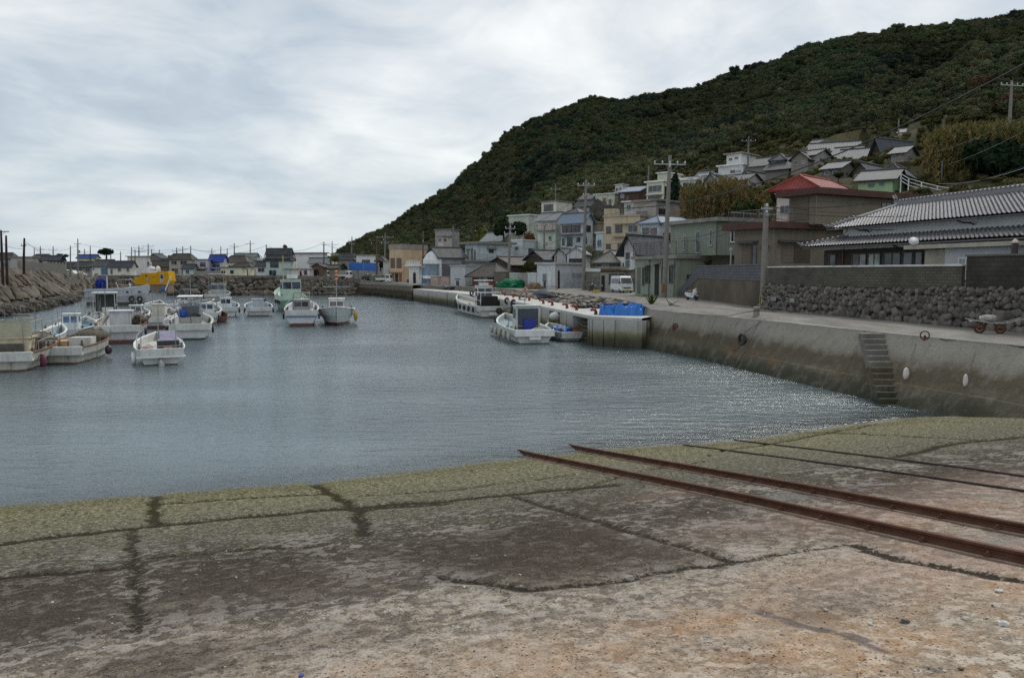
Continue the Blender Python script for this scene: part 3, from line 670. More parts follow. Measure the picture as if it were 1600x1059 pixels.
def facepanel(a, b, zt=1.8, th=.8, mat=PW, nm='face_panel'):
    d = (b-a).normalized(); n_ = Vector((-d.y, d.x, 0)); n_ = n_ if n_.x*1+n_.y > 0 else -n_; w = MB(); zz = -1
    q = [a-PO, b-PO, b+n_*th-PO, a+n_*th-PO]
    w.add([p+Vector((0,0,zz)) for p in q]+[p+Vector((0,0,zt)) for p in q], [(4,5,6,7), (0,1,5,4), (1,2,6,5), (2,3,7,6), (3,0,4,7)]); w.build(nm, mat, pr)
ends = FP[0]; 
for s0, s1 in ((0, .53), (.545, .77), (.785, 1.)): facepanel(ends.lerp(FP[1], s0), ends.lerp(FP[1], s1), 1.8, .6)
for a, b in ((925, 922), (921, 918.5), (895, 886), (885, 875), (858, 847), (846, 835), (822, 806), (797, 778), (768, 742), (737, 700), (699, 670), (669, 646)): facepanel(fpt(a), fpt(b))
for a, b in ((917, 897), (874, 859), (834, 823), (805, 798), (777, 769)):
    A_, B_ = fpt(a), fpt(b); d = (B_-A_).normalized(); n_ = Vector((-d.y, d.x, 0)); n_ = n_ if n_.x > 0 else -n_
    for k in range(8):
        w = MB(); z1 = 1.7-.26*k; o_ = .75-.09*k; q = [A_+n_*(o_-.1)-PO, B_+n_*(o_-.1)-PO, B_+n_*.8-PO, A_+n_*.8-PO]
        w.add([p+Vector((0,0,z1-.2)) for p in q]+[p+Vector((0,0,z1)) for p in q], [(4,5,6,7), (0,1,5,4), (0,3,2,1)]); w.build('step', PM, pr)
# red mooring hooks on the pier
hk = None
for px, py in ((789,459),(802,461.5),(812,463.5),(827,466),(849,470.5),(863,473),(886,477),(901,479.5),(931,486)):
    p = ground(px, py, 2.25); p.z = 2.0; t = MB(); r = .09 if p.y < 80 else .11
    t.tube([(0,0,0), (0,0,.22), (-.06,-.04,.34), (-.2,-.1,.36), (-.34,-.16,.34), (-.38,-.18,.28)], [r*1.2, r, r, r*.9, r*.8, r*.5], 8)
    if hk is None:
        hk = t.build('mooring_hook', plain((.20,.035,.02), .6), None, p, 0, smooth=True); tag(hk, 'curved red iron mooring hook standing on the pale pier edge', 'mooring hook', 'red mooring hooks along the pier')
    else:
        c_ = hk.copy(); COL.objects.link(c_); c_.location = p
# rubble bank between pier and road
w = MB(); KP = []
for px in range(645, 1010, 5):
    r = (px-800)/F; D = Din(px); KP.append(Vector((r*D, D, 2.6)))
def backpt(px):
    r = (px-800)/F
    for a, b in zip(back[1:-1], back[2:]):
        den = (b.x-a.x)-r*(b.y-a.y); s_ = (r*a.y-a.x)/den if abs(den) > 1e-9 else -1
        if -.05 <= s_ <= 1.05: return a.lerp(b, s_)
    return back[1].copy() if px > 900 else back[-1].copy()
vs = []; pxs = list(range(645, 1010, 5))
for px, k in zip(pxs, KP):
    b = backpt(px)
    if px > 945: b = back[0].lerp(back[1], max(0, min(1, (1005-px)/60)))
    for s_, z in ((0, 1.6), (.3, 1.85), (.55, 1.9), (.56, 2.12), (.78, 2.14), (.79, 2.36), (.99, 2.38), (1., 2.62)):
        p = b.lerp(k, s_); vs.append((p.x, p.y, z+.05*mn.noise(Vector((p.x*1.5, p.y*1.5, 0)))))
w.add(vs, [(i*8+j, (i+1)*8+j, (i+1)*8+j+1, i*8+j+1) for i in range(len(pxs)-1) for j in range(7)])
tag(w.build('stepped_bank', pm((.17,.16,.14), .9, .4, .8, .7, .2)), 'worn stepped stone bank between the pale pier and the road kerb', 'bank')
w = MB(); RR = random.Random(5)
for i in range(170):
    px = RR.uniform(800, 985); b = backpt(px); k = Vector(((px-800)/F*Din(px), Din(px), 2.6)); s_ = RR.uniform(.1, .97); p = b.lerp(k, s_); z = 1.75+.8*s_
    s = RR.uniform(.12, .38); M = Matrix.Rotation(RR.uniform(0, 3), 3, 'Z') @ Matrix.Rotation(RR.uniform(-.6, .6), 3, 'X'); w.cm = RR.choice((0, 0, 1))
    w.blob((p.x, p.y, z), (s*1.5, s, s*.5), i, .25, (7, 4), 1.5, M)
tag(w.build('rubble', [pm((.24,.22,.19), .9, .3, 2, .4, 0), pm((.12,.11,.1), .9, .3, 2, .4, 0)]), kind='stuff')
# old dark quay wall with ribs
A_ = Vector((-17.4, 136.4, 0)); pts = [A_, Vector((-18.6, 141, 0)), Vector((-27.6, 162, 0)), Vector((-33, 169, 0)), Vector((-37.5, 172, 0))]
qw = T('old_quay_wall', 'dark old stone quay wall with close vertical ribs behind the pier end', 'quay wall', A_)
w = MB(); rb = MB()
for a, b in zip(pts[:-1], pts[1:]):
    a0, b0 = a-A_, b-A_; d = (b-a).normalized(); n_ = Vector((d.y, -d.x, 0)); n_ = n_ if n_.x < 0 else -n_
    zt = Vector((0,0,2.62)); w.add([a0+zt, b0+zt, b0-Vector((0,0,1)), a0-Vector((0,0,1)), a0-n_*3+zt, b0-n_*3+zt], [(0,1,2,3), (4,5,1,0)])
    k = 0.
    while k < (b-a).length:
        q = a0+d*k; M = Matrix.Rotation(math.atan2(d.y, d.x), 3, 'Z'); rb.cbox((q.x+n_.x*.12, q.y+n_.y*.12, .55), (.22, .3, 3.3), M); k += .62
    rb.cbox(((a0+b0)/2+n_*.1+Vector((0,0,2.45))), ((b-a).length, .5, .36), M)
w.build('quay_face', PM, qw); rb.build('rib_course', wallmat('rib_stone'), qw)
# ---------------------------------------------------------------- rock banks
ROCKM = [pm((.12,.11,.092), .9, .4, 1.2, .8, .0), pm((.075,.07,.062), .9, .35, 1.5, .8, .0), pm((.14,.12,.095), .9, .5, 2.2, .8, 0), pm((.10,.088,.07), .9, .35, 1.2, .8, .0)]
bm_ = []
for k in range(10):
    t = MB(); t.blob((0,0,0), (1, R.uniform(.75, .95), R.uniform(.65, .85)), k, .30, (11, 8), 1.6); bm_.append(t)
bmesh_ = []
for k, t in enumerate(bm_):
    o = t.build('boulder', ROCKM[[0,1,3,0,1,0,3,1,2,2][k]], smooth=False); bmesh_.append(o.data); bpy.data.objects.remove(o)
def boulder(loc, s, k, lab, grp, rot):
    o = bpy.data.objects.new('boulder', bmesh_[k]); COL.objects.link(o); o.location = loc; o.scale = s; o.rotation_euler = rot
    tag(o, lab, 'boulder', grp); return o
# fill under rocks
Lb = [Vector((-52, 70, 0)), Vector((-56.5, 86, 0)), Vector((-61, 100, 0)), Vector((-66.5, 116, 0)), Vector((-74.5, 134, 0)), Vector((-85, 152, 0)), Vector((-86, 164, 0))]
Lc = [Vector((-59, 75, 4.6)), Vector((-65, 92, 4.8)), Vector((-70, 105, 4.8)), Vector((-76, 120, 4.6)), Vector((-84, 138, 4.2)), Vector((-90, 156, 3.9)), Vector((-90, 170, 3.8))]
fb = [Vector((x, 163.5, 0)) for x in (-86, -70, -55, -45, -36, -30)]; fcr = [Vector((x, y, z)) for x, y, z in ((-90, 171, 3.8), (-72, 171, 3.8), (-57, 171, 3.7), (-46, 171, 3.5), (-37, 172, 3.1), (-33, 170, 2.7))]
w = MB()
for bb, cc in ((Lb, Lc), (fb, fcr)):
    for i in range(len(bb)-1): w.add([bb[i]-Vector((0,0,1)), bb[i+1]-Vector((0,0,1)), cc[i+1]-Vector((0,0,.5)), cc[i]-Vector((0,0,.5))], [(0,1,2,3)])
w.add([Vector((p.x, p.y, p.z-.3)) for p in Lc]+[Vector((p.x-60, p.y, p.z-.3)) for p in Lc], [(i, i+1, i+8, i+7) for i in range(6)])
tag(w.build('bank_fill', pm((.05,.045,.038), .95, .4, 1, .8, 0)), kind='structure')
RR = random.Random(21); cnt = 0
x = -84.
rows = [(.02, 1.05), (.36, 1.05), (.66, .95), (.92, .8)]
for ri, (tt, sz) in enumerate(rows):
    x = -86.+ri*.6
    while x < -34:
        s = sz*RR.uniform(.75, 1.25)*(1.25 if x < -66 else (1. if x < -47 else .6)); 
        ztop = float(np.interp(x, [-86, -57, -46, -37], [3.7, 3.6, 3.4, 3.0]))
        p = Vector((x, 163.6+tt*7, ztop*tt*.94+.1)); k = RR.choice([0,1,2,3,4,5,6,7,0,1,4,8]) if RR.random() < .93 else 9
        lab = 'pale tan boulder among the grey ones in the rock bank below the far houses' if k in (8, 9) else 'grey brown boulder piled in the rock bank below the far houses'
        boulder(p, (s*1.12, s, s*1.05), k, lab, 'tan boulders of the far rock bank' if k in (8, 9) else 'grey boulders of the far rock bank', (RR.uniform(-.6, .6), RR.uniform(-.6, .6), RR.uniform(0, 6.28)))
        x += s*1.62; cnt += 1
w = MB()      # small pitched stones at the right end of the far bank
for i in range(420):
    x = RR.uniform(-47, -33); tt = RR.uniform(0, 1); s = RR.uniform(.2, .42); w.cm = RR.choice((0, 1, 1, 2))
    w.blob((x, 163.4+tt*7, 3.2*tt+.15), (s, s*.9, s*.8), i, .25, (7, 5), 1.5)
tag(w.build('pitched_stones', [ROCKM[0], ROCKM[1], ROCKM[3]]), kind='stuff')
for i in range(len(Lb)-1):                # left embankment: long tilted slabs
    seg = (Lb[i+1]-Lb[i]).length; n_ = int(seg/2.1)
    for j in range(n_):
        f_ = (j+.5)/n_; b = Lb[i].lerp(Lb[i+1], f_); c_ = Lc[i].lerp(Lc[i+1], f_)
        for tt in (.08, .4, .72, .97):
            if RR.random() < .06: continue
            p = b.lerp(c_, tt)+Vector((RR.uniform(-.4, .4), RR.uniform(-.6, .6), .05)); low = tt < .2
            s = RR.uniform(.85, 1.2); k = RR.choice((0, 1, 6)) if low else RR.choice((8, 2, 6, 0, 2, 9, 6))
            rot = (RR.uniform(-.2, .2), (.0 if low else .48), math.atan2((b-c_).y, (b-c_).x)+RR.uniform(-.3, .3))
            lab = 'dark rounded boulder at the waterline of the left embankment' if low else 'long slanted stone slab set in the slope of the left embankment'
            boulder(p, (s*1.1, s, s*.95) if low else (s*1.9, s*.75, s*.55), k, lab, 'waterline boulders of the left embankment' if low else 'slanted slabs of the left embankment', rot)
# ---------------------------------------------------------------- walls right of the road
def lineobj(a, b):
    d = Vector((b[0]-a[0], b[1]-a[1], 0)); return d.length, math.atan2(d.y, d.x)
sA, sB = ground(1193, 483, 2.6), ground(1608, 520.5, 2.6); Lw, aw = lineobj(sA, sB); Lw += 9
# local +x runs toward the camera along the wall, local -y faces the road -> check sign
nloc = Vector((math.cos(aw-math.pi/2), math.sin(aw-math.pi/2)))
SG = 1 if nloc.x < 0 else -1         # face normal must point to -x (harbour)
sr = T('stone_retaining_wall', 'rough wall of rounded dark field stones along the inner side of the road', 'stone wall', (sA.x, sA.y, 2.55), aw)
core = MB(); core.box(0, Lw, *( (0, 1.2) if SG > 0 else (-1.2, 0)), -.5, 1.62); core.build('mortar_core', pm((.035,.032,.028), .95, .3, 2, .5, 0), sr)
stn = MB(); RR = random.Random(9); z = .0
zt_ = lambda x: 1.5+.12*x/Lw+(.1 if x > 14.3 else 0)
rowh = [.42, .36, .31, .26, .23, .21, .2, .19]; zc_ = .12; ri = 0
while zc_ < 1.66:
    hgt = rowh[min(ri, 7)]; x = RR.uniform(-.2, 0)
    while x < Lw:
        wd = hgt*RR.uniform(.75, 1.5)
        if zc_ < zt_(x)+.05:
            stn.cm = RR.choice((0, 0, 0, 1, 1, 1, 2) if RR.random() < .985 else (3,))
            M = Matrix.Rotation(RR.uniform(-.5, .5), 3, 'Y')
            hh = hgt*RR.uniform(.8, 1.35)
            stn.blob((x+wd/2, -SG*(.0+RR.uniform(-.02, .05)), zc_+hgt*RR.uniform(-.36, .36)), (wd*.58, .13, hh*.58), RR.randint(0, 999), .3, (10, 7), 1.5, M)
        x += wd*.96
    zc_ += hgt*.86; ri += 1
stn.build('stone_face', [pm((.165,.15,.132), .9, .45, 2.5, .7, .0), pm((.11,.103,.094), .9, .45, 2.5, .7, 0), pm((.185,.168,.145), .9, .35, 1.8, .6, 0), pm((.24,.20,.16), .9, .3, 1.8, .5, 0)], sr, smooth=True)
BL = brick_mat((.125,.116,.096), (.092,.086,.072), (.055,.05,.042), .34, .14)
Lb1 = Lw-9-5.6+1.9
bw = T('block_wall', 'long grey brown concrete block wall with a pale coping above the stone wall', 'block wall', (sA.x, sA.y, 4.05), aw)
y0, y1 = (.12, .3) if SG > 0 else (-.3, -.12)
w = MB(); w.box(.25, Lb1, y0, y1, 0, 1.17); w.build('blockwork', BL, bw)
w = MB(); w.box(.2, Lb1+.05, y0-.05, y1+.05, 1.172, 1.26); w.build('coping', pm((.5,.51,.5), .7, .2, 1.5, .2, .4), bw, bevel=.015)
bw2 = T('block_wall', 'taller dark stained block wall at the right end above the stone wall', 'block wall', (sA.x, sA.y, 4.05), aw)
w = MB(); w.box(Lb1+.25, Lw, y0, y1, .1, 1.58); w.build('blockwork', brick_mat((.075,.07,.062), (.058,.054,.05), (.035,.033,.03), .4, .19, dirt=.85), bw2)
w = MB(); w.box(Lb1+.2, Lw, y0-.05, y1+.05, 1.582, 1.66); w.build('coping', CONCD, bw2)
# grey split-block wall above a stained concrete base, stepped at its left end
gA, gB = ground(1062, 463.5, 2.6), ground(1183, 480, 2.6); Lg, ag = lineobj(gA, gB)
gw = T('split_block_wall', 'grey split block wall on a rust stained concrete base beside the green building', 'retaining wall', (gA.x, gA.y, 2.55), ag)
ya, yb = (0, .3) if SG > 0 else (-.3, 0); xs = Lg*.30
w = MB(); poly_ = [(0, -.4), (Lg, -.4), (Lg, 1.82), (xs, 1.82), (.1, .1)]; w.prism(poly_, 'y', ya, yb); w.build('concrete_base', pm((.125,.108,.085), .9, .35, .5, .4, .75, stain=(.09,.045,.022)), gw)
GB = brick_mat((.145,.15,.165), (.115,.12,.135), (.07,.07,.075), .42, .2, dirt=.25, mort=.02)
w = MB(); yc, yd = (ya-.04, yb-.06) if SG > 0 else (ya+.06, yb+.04)
w.box(xs, Lg+.02, yc, yd, 1.84, 2.86)
for k in range(9):
    x0 = xs*(k)/9; x1 = xs*(k+1)/9; w.box(x0, x1-.002, yc, yd, .15+1.7*(k+.2)/9, .75+(2.86-.75)*(k+1)/9-.12)
w.build('blockwork', GB, gw)
w = MB(); w.box(xs, Lg+.06, yc-.04, yd+.04, 2.865, 2.93); w.build('coping', pm((.16,.165,.17), .8), gw)
w = MB(); w.box(Lg-.02, Lg+.0, 0, 0, 0, 0)
rt_ = T('return_wall', 'short dark return wall behind the utility pole joining the two block walls', 'retaining wall', (gB.x, gB.y, 2.55), math.atan2(sA.y-gB.y+1.3, sA.x-gB.x+1.0))
Lr = 1.6; w = MB(); w.box(-.1, Lr, -.1, .2, -.4, 1.82); w.build('concrete_base', pm((.09,.083,.07), .9, .35, .5, .4, .6), rt_)
w = MB(); w.box(-.1, Lr, -.13, .17, 1.84, 2.86); w.build('blockwork', GB, rt_)
# ---------------------------------------------------------------- foliage
def leafcloud(t, c, rad, n, ls, rr, core=True, flat=1.):
    c = Vector(c)
    if core: t.blob(c, (rad[0]*.74, rad[1]*.74, rad[2]*.74), rr.randint(0, 99), .2, (9, 6), 1.4)
    for _ in range(n):
        d = Vector((rr.gauss(0, 1), rr.gauss(0, 1), rr.gauss(0, 1))).normalized()
        k = .78+.3*rr.random()+.22*mn.noise(d*1.9+c)
        p = c+Vector((d.x*rad[0], d.y*rad[1], d.z*rad[2]))*k
        nn = (d+Vector((rr.gauss(0, .45), rr.gauss(0, .45), rr.gauss(0, .45)))).normalized(); a = nn.cross(Vector((rr.gauss(0, 1), rr.gauss(0, 1), rr.gauss(0, 1)))).normalized(); b = nn.cross(a); s = ls*rr.uniform(.6, 1.3)
        t.add([p-a*s, p-b*s*.6, p+a*s, p+b*s*.6], [(0, 1, 2, 3)])
protoC = bpy.data.collections.new('crown_prototypes')
LFI = leaf_mat(None, None, inst=True)
for k in range(6):
    t = MB(); rr = random.Random(40+k)
    leafcloud(t, (0,0,.35), (1, 1, .75), 260, .13, rr)
    for _ in range(7):
        a = rr.uniform(0, 6.28); q = rr.uniform(.35, .75); leafcloud(t, (math.cos(a)*q, math.sin(a)*q, rr.uniform(.2, .95)), (.45, .45, .36), 90, .11, rr)
    o = t.build('crown', LFI); COL.objects.unlink(o); protoC.objects.link(o)
def scatter(name, pts, rot, scl, tint):
    n = len(pts); me = bpy.data.meshes.new(name); me.from_pydata([tuple(p) for p in pts], [], [])
    a = me.attributes.new('rot', 'FLOAT_VECTOR', 'POINT'); a.data.foreach_set('vector', np.array(rot, np.float32).reshape(-1))
    a = me.attributes.new('scl', 'FLOAT_VECTOR', 'POINT'); a.data.foreach_set('vector', np.array(scl, np.float32).reshape(-1))
    a = me.attributes.new('tint', 'FLOAT_VECTOR', 'POINT'); a.data.foreach_set('vector', np.array(tint, np.float32).reshape(-1))
    o = bpy.data.objects.new(name, me); COL.objects.link(o); tag(o, kind='stuff')
    ng = bpy.data.node_groups.new(name, 'GeometryNodeTree')
    ng.interface.new_socket('Geometry', in_out='INPUT', socket_type='NodeSocketGeometry'); ng.interface.new_socket('Geometry', in_out='OUTPUT', socket_type='NodeSocketGeometry')
    gi = ng.nodes.new('NodeGroupInput'); go = ng.nodes.new('NodeGroupOutput'); ip = ng.nodes.new('GeometryNodeInstanceOnPoints')
    ci = ng.nodes.new('GeometryNodeCollectionInfo'); ci.inputs[0].default_value = protoC; ci.inputs['Separate Children'].default_value = True; ci.inputs['Reset Children'].default_value = True
    def attr(nm):
        q = ng.nodes.new('GeometryNodeInputNamedAttribute'); q.data_type = 'FLOAT_VECTOR'; q.inputs[0].default_value = nm; return q.outputs[0]
    ng.links.new(gi.outputs[0], ip.inputs['Points']); ng.links.new(ci.outputs[0], ip.inputs['Instance']); ip.inputs['Pick Instance'].default_value = True
    ng.links.new(attr('rot'), ip.inputs['Rotation']); ng.links.new(attr('scl'), ip.inputs['Scale']); ng.links.new(ip.outputs[0], go.inputs[0])
    md = o.modifiers.new('scatter', 'NODES'); md.node_group = ng; return o
BARK = pm((.09,.07,.05), .9, .3, 3, .5, 0)
def tree(px, pyb, pyt, D, wpx, lab, c1=(.02,.035,.015), c2=(.05,.065,.025), kind='tree', cat='tree', n=260, tops=None, grp=None, name=None):
    b = at(px, pyb, D); h = at(px, pyt, D).z-b.z; wd = wpx*D/F/2; rr = random.Random(int(px*7+pyb))
    root = T(name or ('pine_tree' if kind == 'conifer' else kind if kind != 'tree' else 'broadleaf_tree'), lab, cat, b, rr.uniform(0, 6), grp)
    lm = leaf_mat(c1, c2); t = MB(); ls = max(.10, wd*.16)
    if kind == 'conifer':
        for j in range(7): q = j/6; leafcloud(t, (rr.uniform(-.1, .1)*wd, rr.uniform(-.1, .1)*wd, h*(.2+.75*q)), (wd*(1-.8*q), wd*(1-.8*q), h*.13), n//5, ls*.8, rr)
    elif kind == 'hedge' or kind == 'shrub':
        for j in range(5): leafcloud(t, (rr.uniform(-.55, .55)*wd, rr.uniform(-.3, .3)*wd, h*rr.uniform(.35, .62)), (wd*.55, wd*.5, h*.4), n//3, ls*.8, rr)
    else:
        leafcloud(t, (0, 0, h*.62), (wd*.8, wd*.8, h*.3), n, ls, rr)
        for j in range(6):
            a = rr.uniform(0, 6.28); k = rr.uniform(.3, .62); leafcloud(t, (math.cos(a)*wd*k, math.sin(a)*wd*k, h*rr.uniform(.42, .85)), (wd*.45, wd*.45, h*.2), n//3, ls, rr)
    t.build('crown', lm, root)
    t = MB(); t.tube([(0,0,-1), (.03*wd,0,h*.3), (0,.05*wd,h*.6), (0,0,h*.8)], [wd*.1+.03, wd*.08+.02, wd*.05+.015, .02], 7)
    for j in range(4): a = j*1.6+rr.random(); t.tube([(0,0,h*(.25+.1*j)), (math.cos(a)*wd*.5, math.sin(a)*wd*.5, h*(.5+.08*j))], [wd*.04+.015, .012], 5)
    t.build('trunk', BARK, root); return root
def bamboo(px0, px1, D, pyb0, pyb1, top, n, name, lab, c1, c2, depth=6):
    t = MB(); st_ = MB(); rr = random.Random(int(px0)); t.cm = 0
    o0 = at((px0+px1)/2, pyb0, D)
    for i in range(n):
        px = rr.uniform(px0, px1); dd = D+rr.uniform(0, depth); g0 = at(px, np.interp(px, (px0, px1), (pyb0, pyb1)), D); z0 = g0.z+(dd-D)*.25
        zt = at(px, top(px)+rr.uniform(-2, 16), D).z+(dd-D)*.25; x = (px-800)/F*dd; h = max(1.2, zt-z0)
        lx, ly = rr.uniform(-.16, .16)*h, rr.uniform(-.1, .1)*h; P = lambda q: Vector((x+lx*q*q, dd+ly*q*q, z0+h*(q-.06*q*q)))-o0
        st_.tube([P(0), P(.5), P(1)], [.03, .022, .006], 4, False)
        m_ = int(20+h*8)
        t.cm = 0 if rr.random() < .62 else 1
        for j in range(m_):
            q = .12+.88*rr.random()**.8; p = P(q)+Vector((rr.gauss(0, .22), rr.gauss(0, .22), rr.gauss(0, .12)))*(1.1-q*.5)
            a = Vector((rr.gauss(0, .5), rr.gauss(0, .5), rr.choice((-1, 1))*rr.uniform(.5, 1.3))).normalized()*rr.uniform(.18, .38); b = a.cross(Vector((rr.gauss(0, 1), rr.gauss(0, 1), .1))).normalized()*rr.uniform(.04, .09)
            t.add([p-a, p-b, p+a, p+b], [(0, 1, 2, 3)])
    root = T(name, lab, 'bamboo', o0); root['kind'] = 'stuff'
    t.build('leaves', [leaf_mat(*c1), leaf_mat(*c2)], root); st_.build('stems', plain((.16,.13,.06), .7), root); return root
bamboo(1062, 1206, 112, 352, 330, tab({1060: 300, 1075: 288, 1100: 292, 1130: 278, 1160: 290, 1180: 305, 1206: 318}), 300, 'bamboo_grove', 'tan and olive bamboo grove between the hillside houses above the green building',
       ((.10,.072,.032), (.26,.185,.085)), ((.05,.055,.02), (.14,.135,.05)), 9)
bamboo(1436, 1640, 86, 296, 278, tab({1436: 215, 1450: 200, 1500: 190, 1560: 190, 1600: 182, 1640: 178}), 460, 'bamboo_grove', 'tall olive and straw coloured bamboo grove at the right edge above the white railing',
       ((.09,.075,.028), (.24,.19,.08)), ((.05,.055,.02), (.14,.14,.05)), 9)
DG1, DG2 = (.010,.020,.010), (.028,.042,.018)
tree(1555, 292, 215, 82, 85, 'dark evergreen tree in front of the bamboo at the right edge', (.008,.018,.010), (.022,.036,.018), n=900)
tree(1600, 300, 230, 80, 70, 'dark evergreen tree cut by the right edge of the photo', (.008,.018,.010), (.022,.036,.018), n=600)
tree(1055, 318, 274, 128, 34, 'dark upright conifers clump beside the cream terraced house', *((.008,.018,.012), (.02,.034,.02)), kind='conifer', n=500)
tree(1140, 328, 296, 116, 34, 'green bushy tree at the right of the lower bamboo grove', (.02,.032,.012), (.06,.07,.028), n=400)
tree(1165, 342, 312, 108, 60, 'low green bush right of the lower bamboo grove', (.022,.034,.012), (.06,.075,.028), kind='shrub', n=500)
tree(1212, 318, 284, 104, 26, 'dark shrub left of the red roofed house', DG1, DG2, kind='shrub', n=300)
tree(1226, 336, 310, 90, 22, 'green shrub against the white wall under the red roof', (.02,.035,.012), (.05,.07,.025), kind='shrub', n=260)
tree(787, 376, 344, 168, 34, 'dark evergreen tree left of the pale hillside houses', DG1, DG2, n=500)
tree(812, 378, 346, 170, 34, 'taller dark evergreen tree beside the low cream roof on the slope', DG1, DG2, n=500)
tree(828, 385, 362, 160, 26, 'rusty orange and green bush beside the red railing', (.05,.03,.012), (.12,.05,.02), kind='shrub', n=300)
tree(758, 388, 355, 185, 40, 'yellow green bush on the slope behind the pale blue house', (.06,.065,.02), (.13,.13,.045), kind='shrub', n=420)
tree(696, 424, 402, 150, 18, 'dark clipped square hedge beside the white block shed', DG1, (.02,.045,.015), kind='hedge', n=400)
tree(829, 424, 408, 125, 28, 'green shrub behind the white garden wall', (.02,.03,.01), (.06,.065,.022), kind='shrub', n=350)
tree(1375, 220, 196, 172, 40, 'yellow green tree above the tiled roofs on the hill', (.06,.065,.012), (.17,.16,.03), n=600)
tree(1415, 222, 192, 178, 30, 'dark green tree beside the bare pole on the hill', DG1, (.03,.045,.02), n=400)
tree(1340, 224, 205, 178, 26, 'olive tree behind the tiled roofs on the hill', (.05,.055,.018), (.11,.11,.04), n=300)
tree(166, 402, 389, 215, 26, 'dark round tree beside the yellow house with the blue roof', DG1, (.024,.038,.02), n=350)
tree(93, 404, 396, 235, 12, 'small dark tree left of a round topped one behind the dark house', DG1, (.024,.038,.02), n=150)
tree(102, 404, 397, 235, 14, 'round topped dark tree behind the dark wooden house', DG1, (.024,.038,.02), n=150)
tree(268, 408, 399, 225, 10, 'small dark tree left of the hipped brown roof', DG1, (.024,.038,.02), n=150)
tree(446, 396, 381, 205, 8, 'small bushy tree rising above the grey green house ridge', (.05,.035,.015), (.09,.06,.03), n=150)
tree(440, 431, 412, 176, 14, 'dark clipped pine in front of the grey green house', DG1, (.02,.036,.018), n=200)
tree(451, 427, 408, 178, 11, 'dark clipped tree beside the low pinkish building', DG1, (.02,.036,.018), n=200)
tree(537, 423, 411, 186, 13, 'green shrub left of the blue tarpaulin fence', DG1, (.028,.046,.02), kind='shrub', n=200)
tree(559, 424, 408, 190, 10, 'small dark shrub behind the blue tarpaulin fence', DG1, (.028,.046,.02), kind='shrub', n=120)
tree(523, 414, 398, 205, 14, 'yellow green tree behind the brown roofs', (.05,.05,.018), (.12,.11,.045), n=180)
tree(610, 433, 418, 172, 6, 'small dark shrub at the corner of the peach building', DG1, DG2, kind='shrub', n=100)
tree(595, 424, 405, 186, 14, 'dark tree left of the peach building', DG1, (.04,.04,.02), n=200)
tree(1072, 392, 371, 84, 6, 'small leafy plant on the balcony ledge of the green building', (.02,.035,.014), (.045,.06,.028), kind='shrub', n=120)
tree(1105, 414, 400, 66, 16, 'green potted shrub above the split block wall', (.02,.03,.012), (.05,.05,.024), kind='shrub', n=220)
tree(1372, 412, 398, 47, 26, 'brown green shrub behind the block wall in front of the tiled house', (.035,.03,.012), (.08,.06,.025), kind='shrub', n=350)
tree(1396, 414, 404, 46.2, 24, 'yellow green shrub behind the block wall in front of the tiled house', (.06,.05,.012), (.16,.13,.03), kind='shrub', n=300)
tree(1310, 282, 268, 110, 16, 'small green tree between the red roof and the tiled roofs', DG1, (.04,.055,.02), n=200)
tree(1240, 300, 288, 100, 10, 'tiny shrub beside the red roof chimney', DG1, (.04,.055,.02), kind='shrub', n=100)
def tuft(px, py, z, s, lab, n=40, seed=1):
    p = ground(px, py, z); rr = random.Random(seed); t = MB()
    for i in range(n):
        a = rr.uniform(0, 6.28); l = s*rr.uniform(.35, 1.1); d = Vector((math.cos(a), math.sin(a), 0)); w_ = Vector((-d.y, d.x, 0))*s*.05; q = rr.uniform(.05, 1.7)
        t.add([d*.04*s-w_, d*.04*s+w_, d*l*.4*q+Vector((0,0,l*.75))+w_*.8, d*l*.4*q+Vector((0,0,l*.75))-w_*.8, d*l*.85*q+Vector((0,0,l*.8*(1.2-q*.5)))], [(0,1,2,3), (3,2,4)])
    o = t.build('weed', leaf_mat((.03,.05,.012), (.09,.13,.03)), None, p); tag(o, lab, 'plant'); return o
tuft(1018, 477, 2.5, 1.0, 'spiky green weed growing beside the blue tarpaulin bundle', 60, 2)
tuft(1378, 498, 2.6, .35, 'small green weed at the foot of the stone wall left of the cart', 30, 3)
tuft(1491, 509, 2.6, .45, 'green weed at the foot of the stone wall beside the handcart', 40, 4)
tuft(1570, 515, 2.6, .4, 'green weed at the foot of the stone wall right of the handcart', 34, 5)
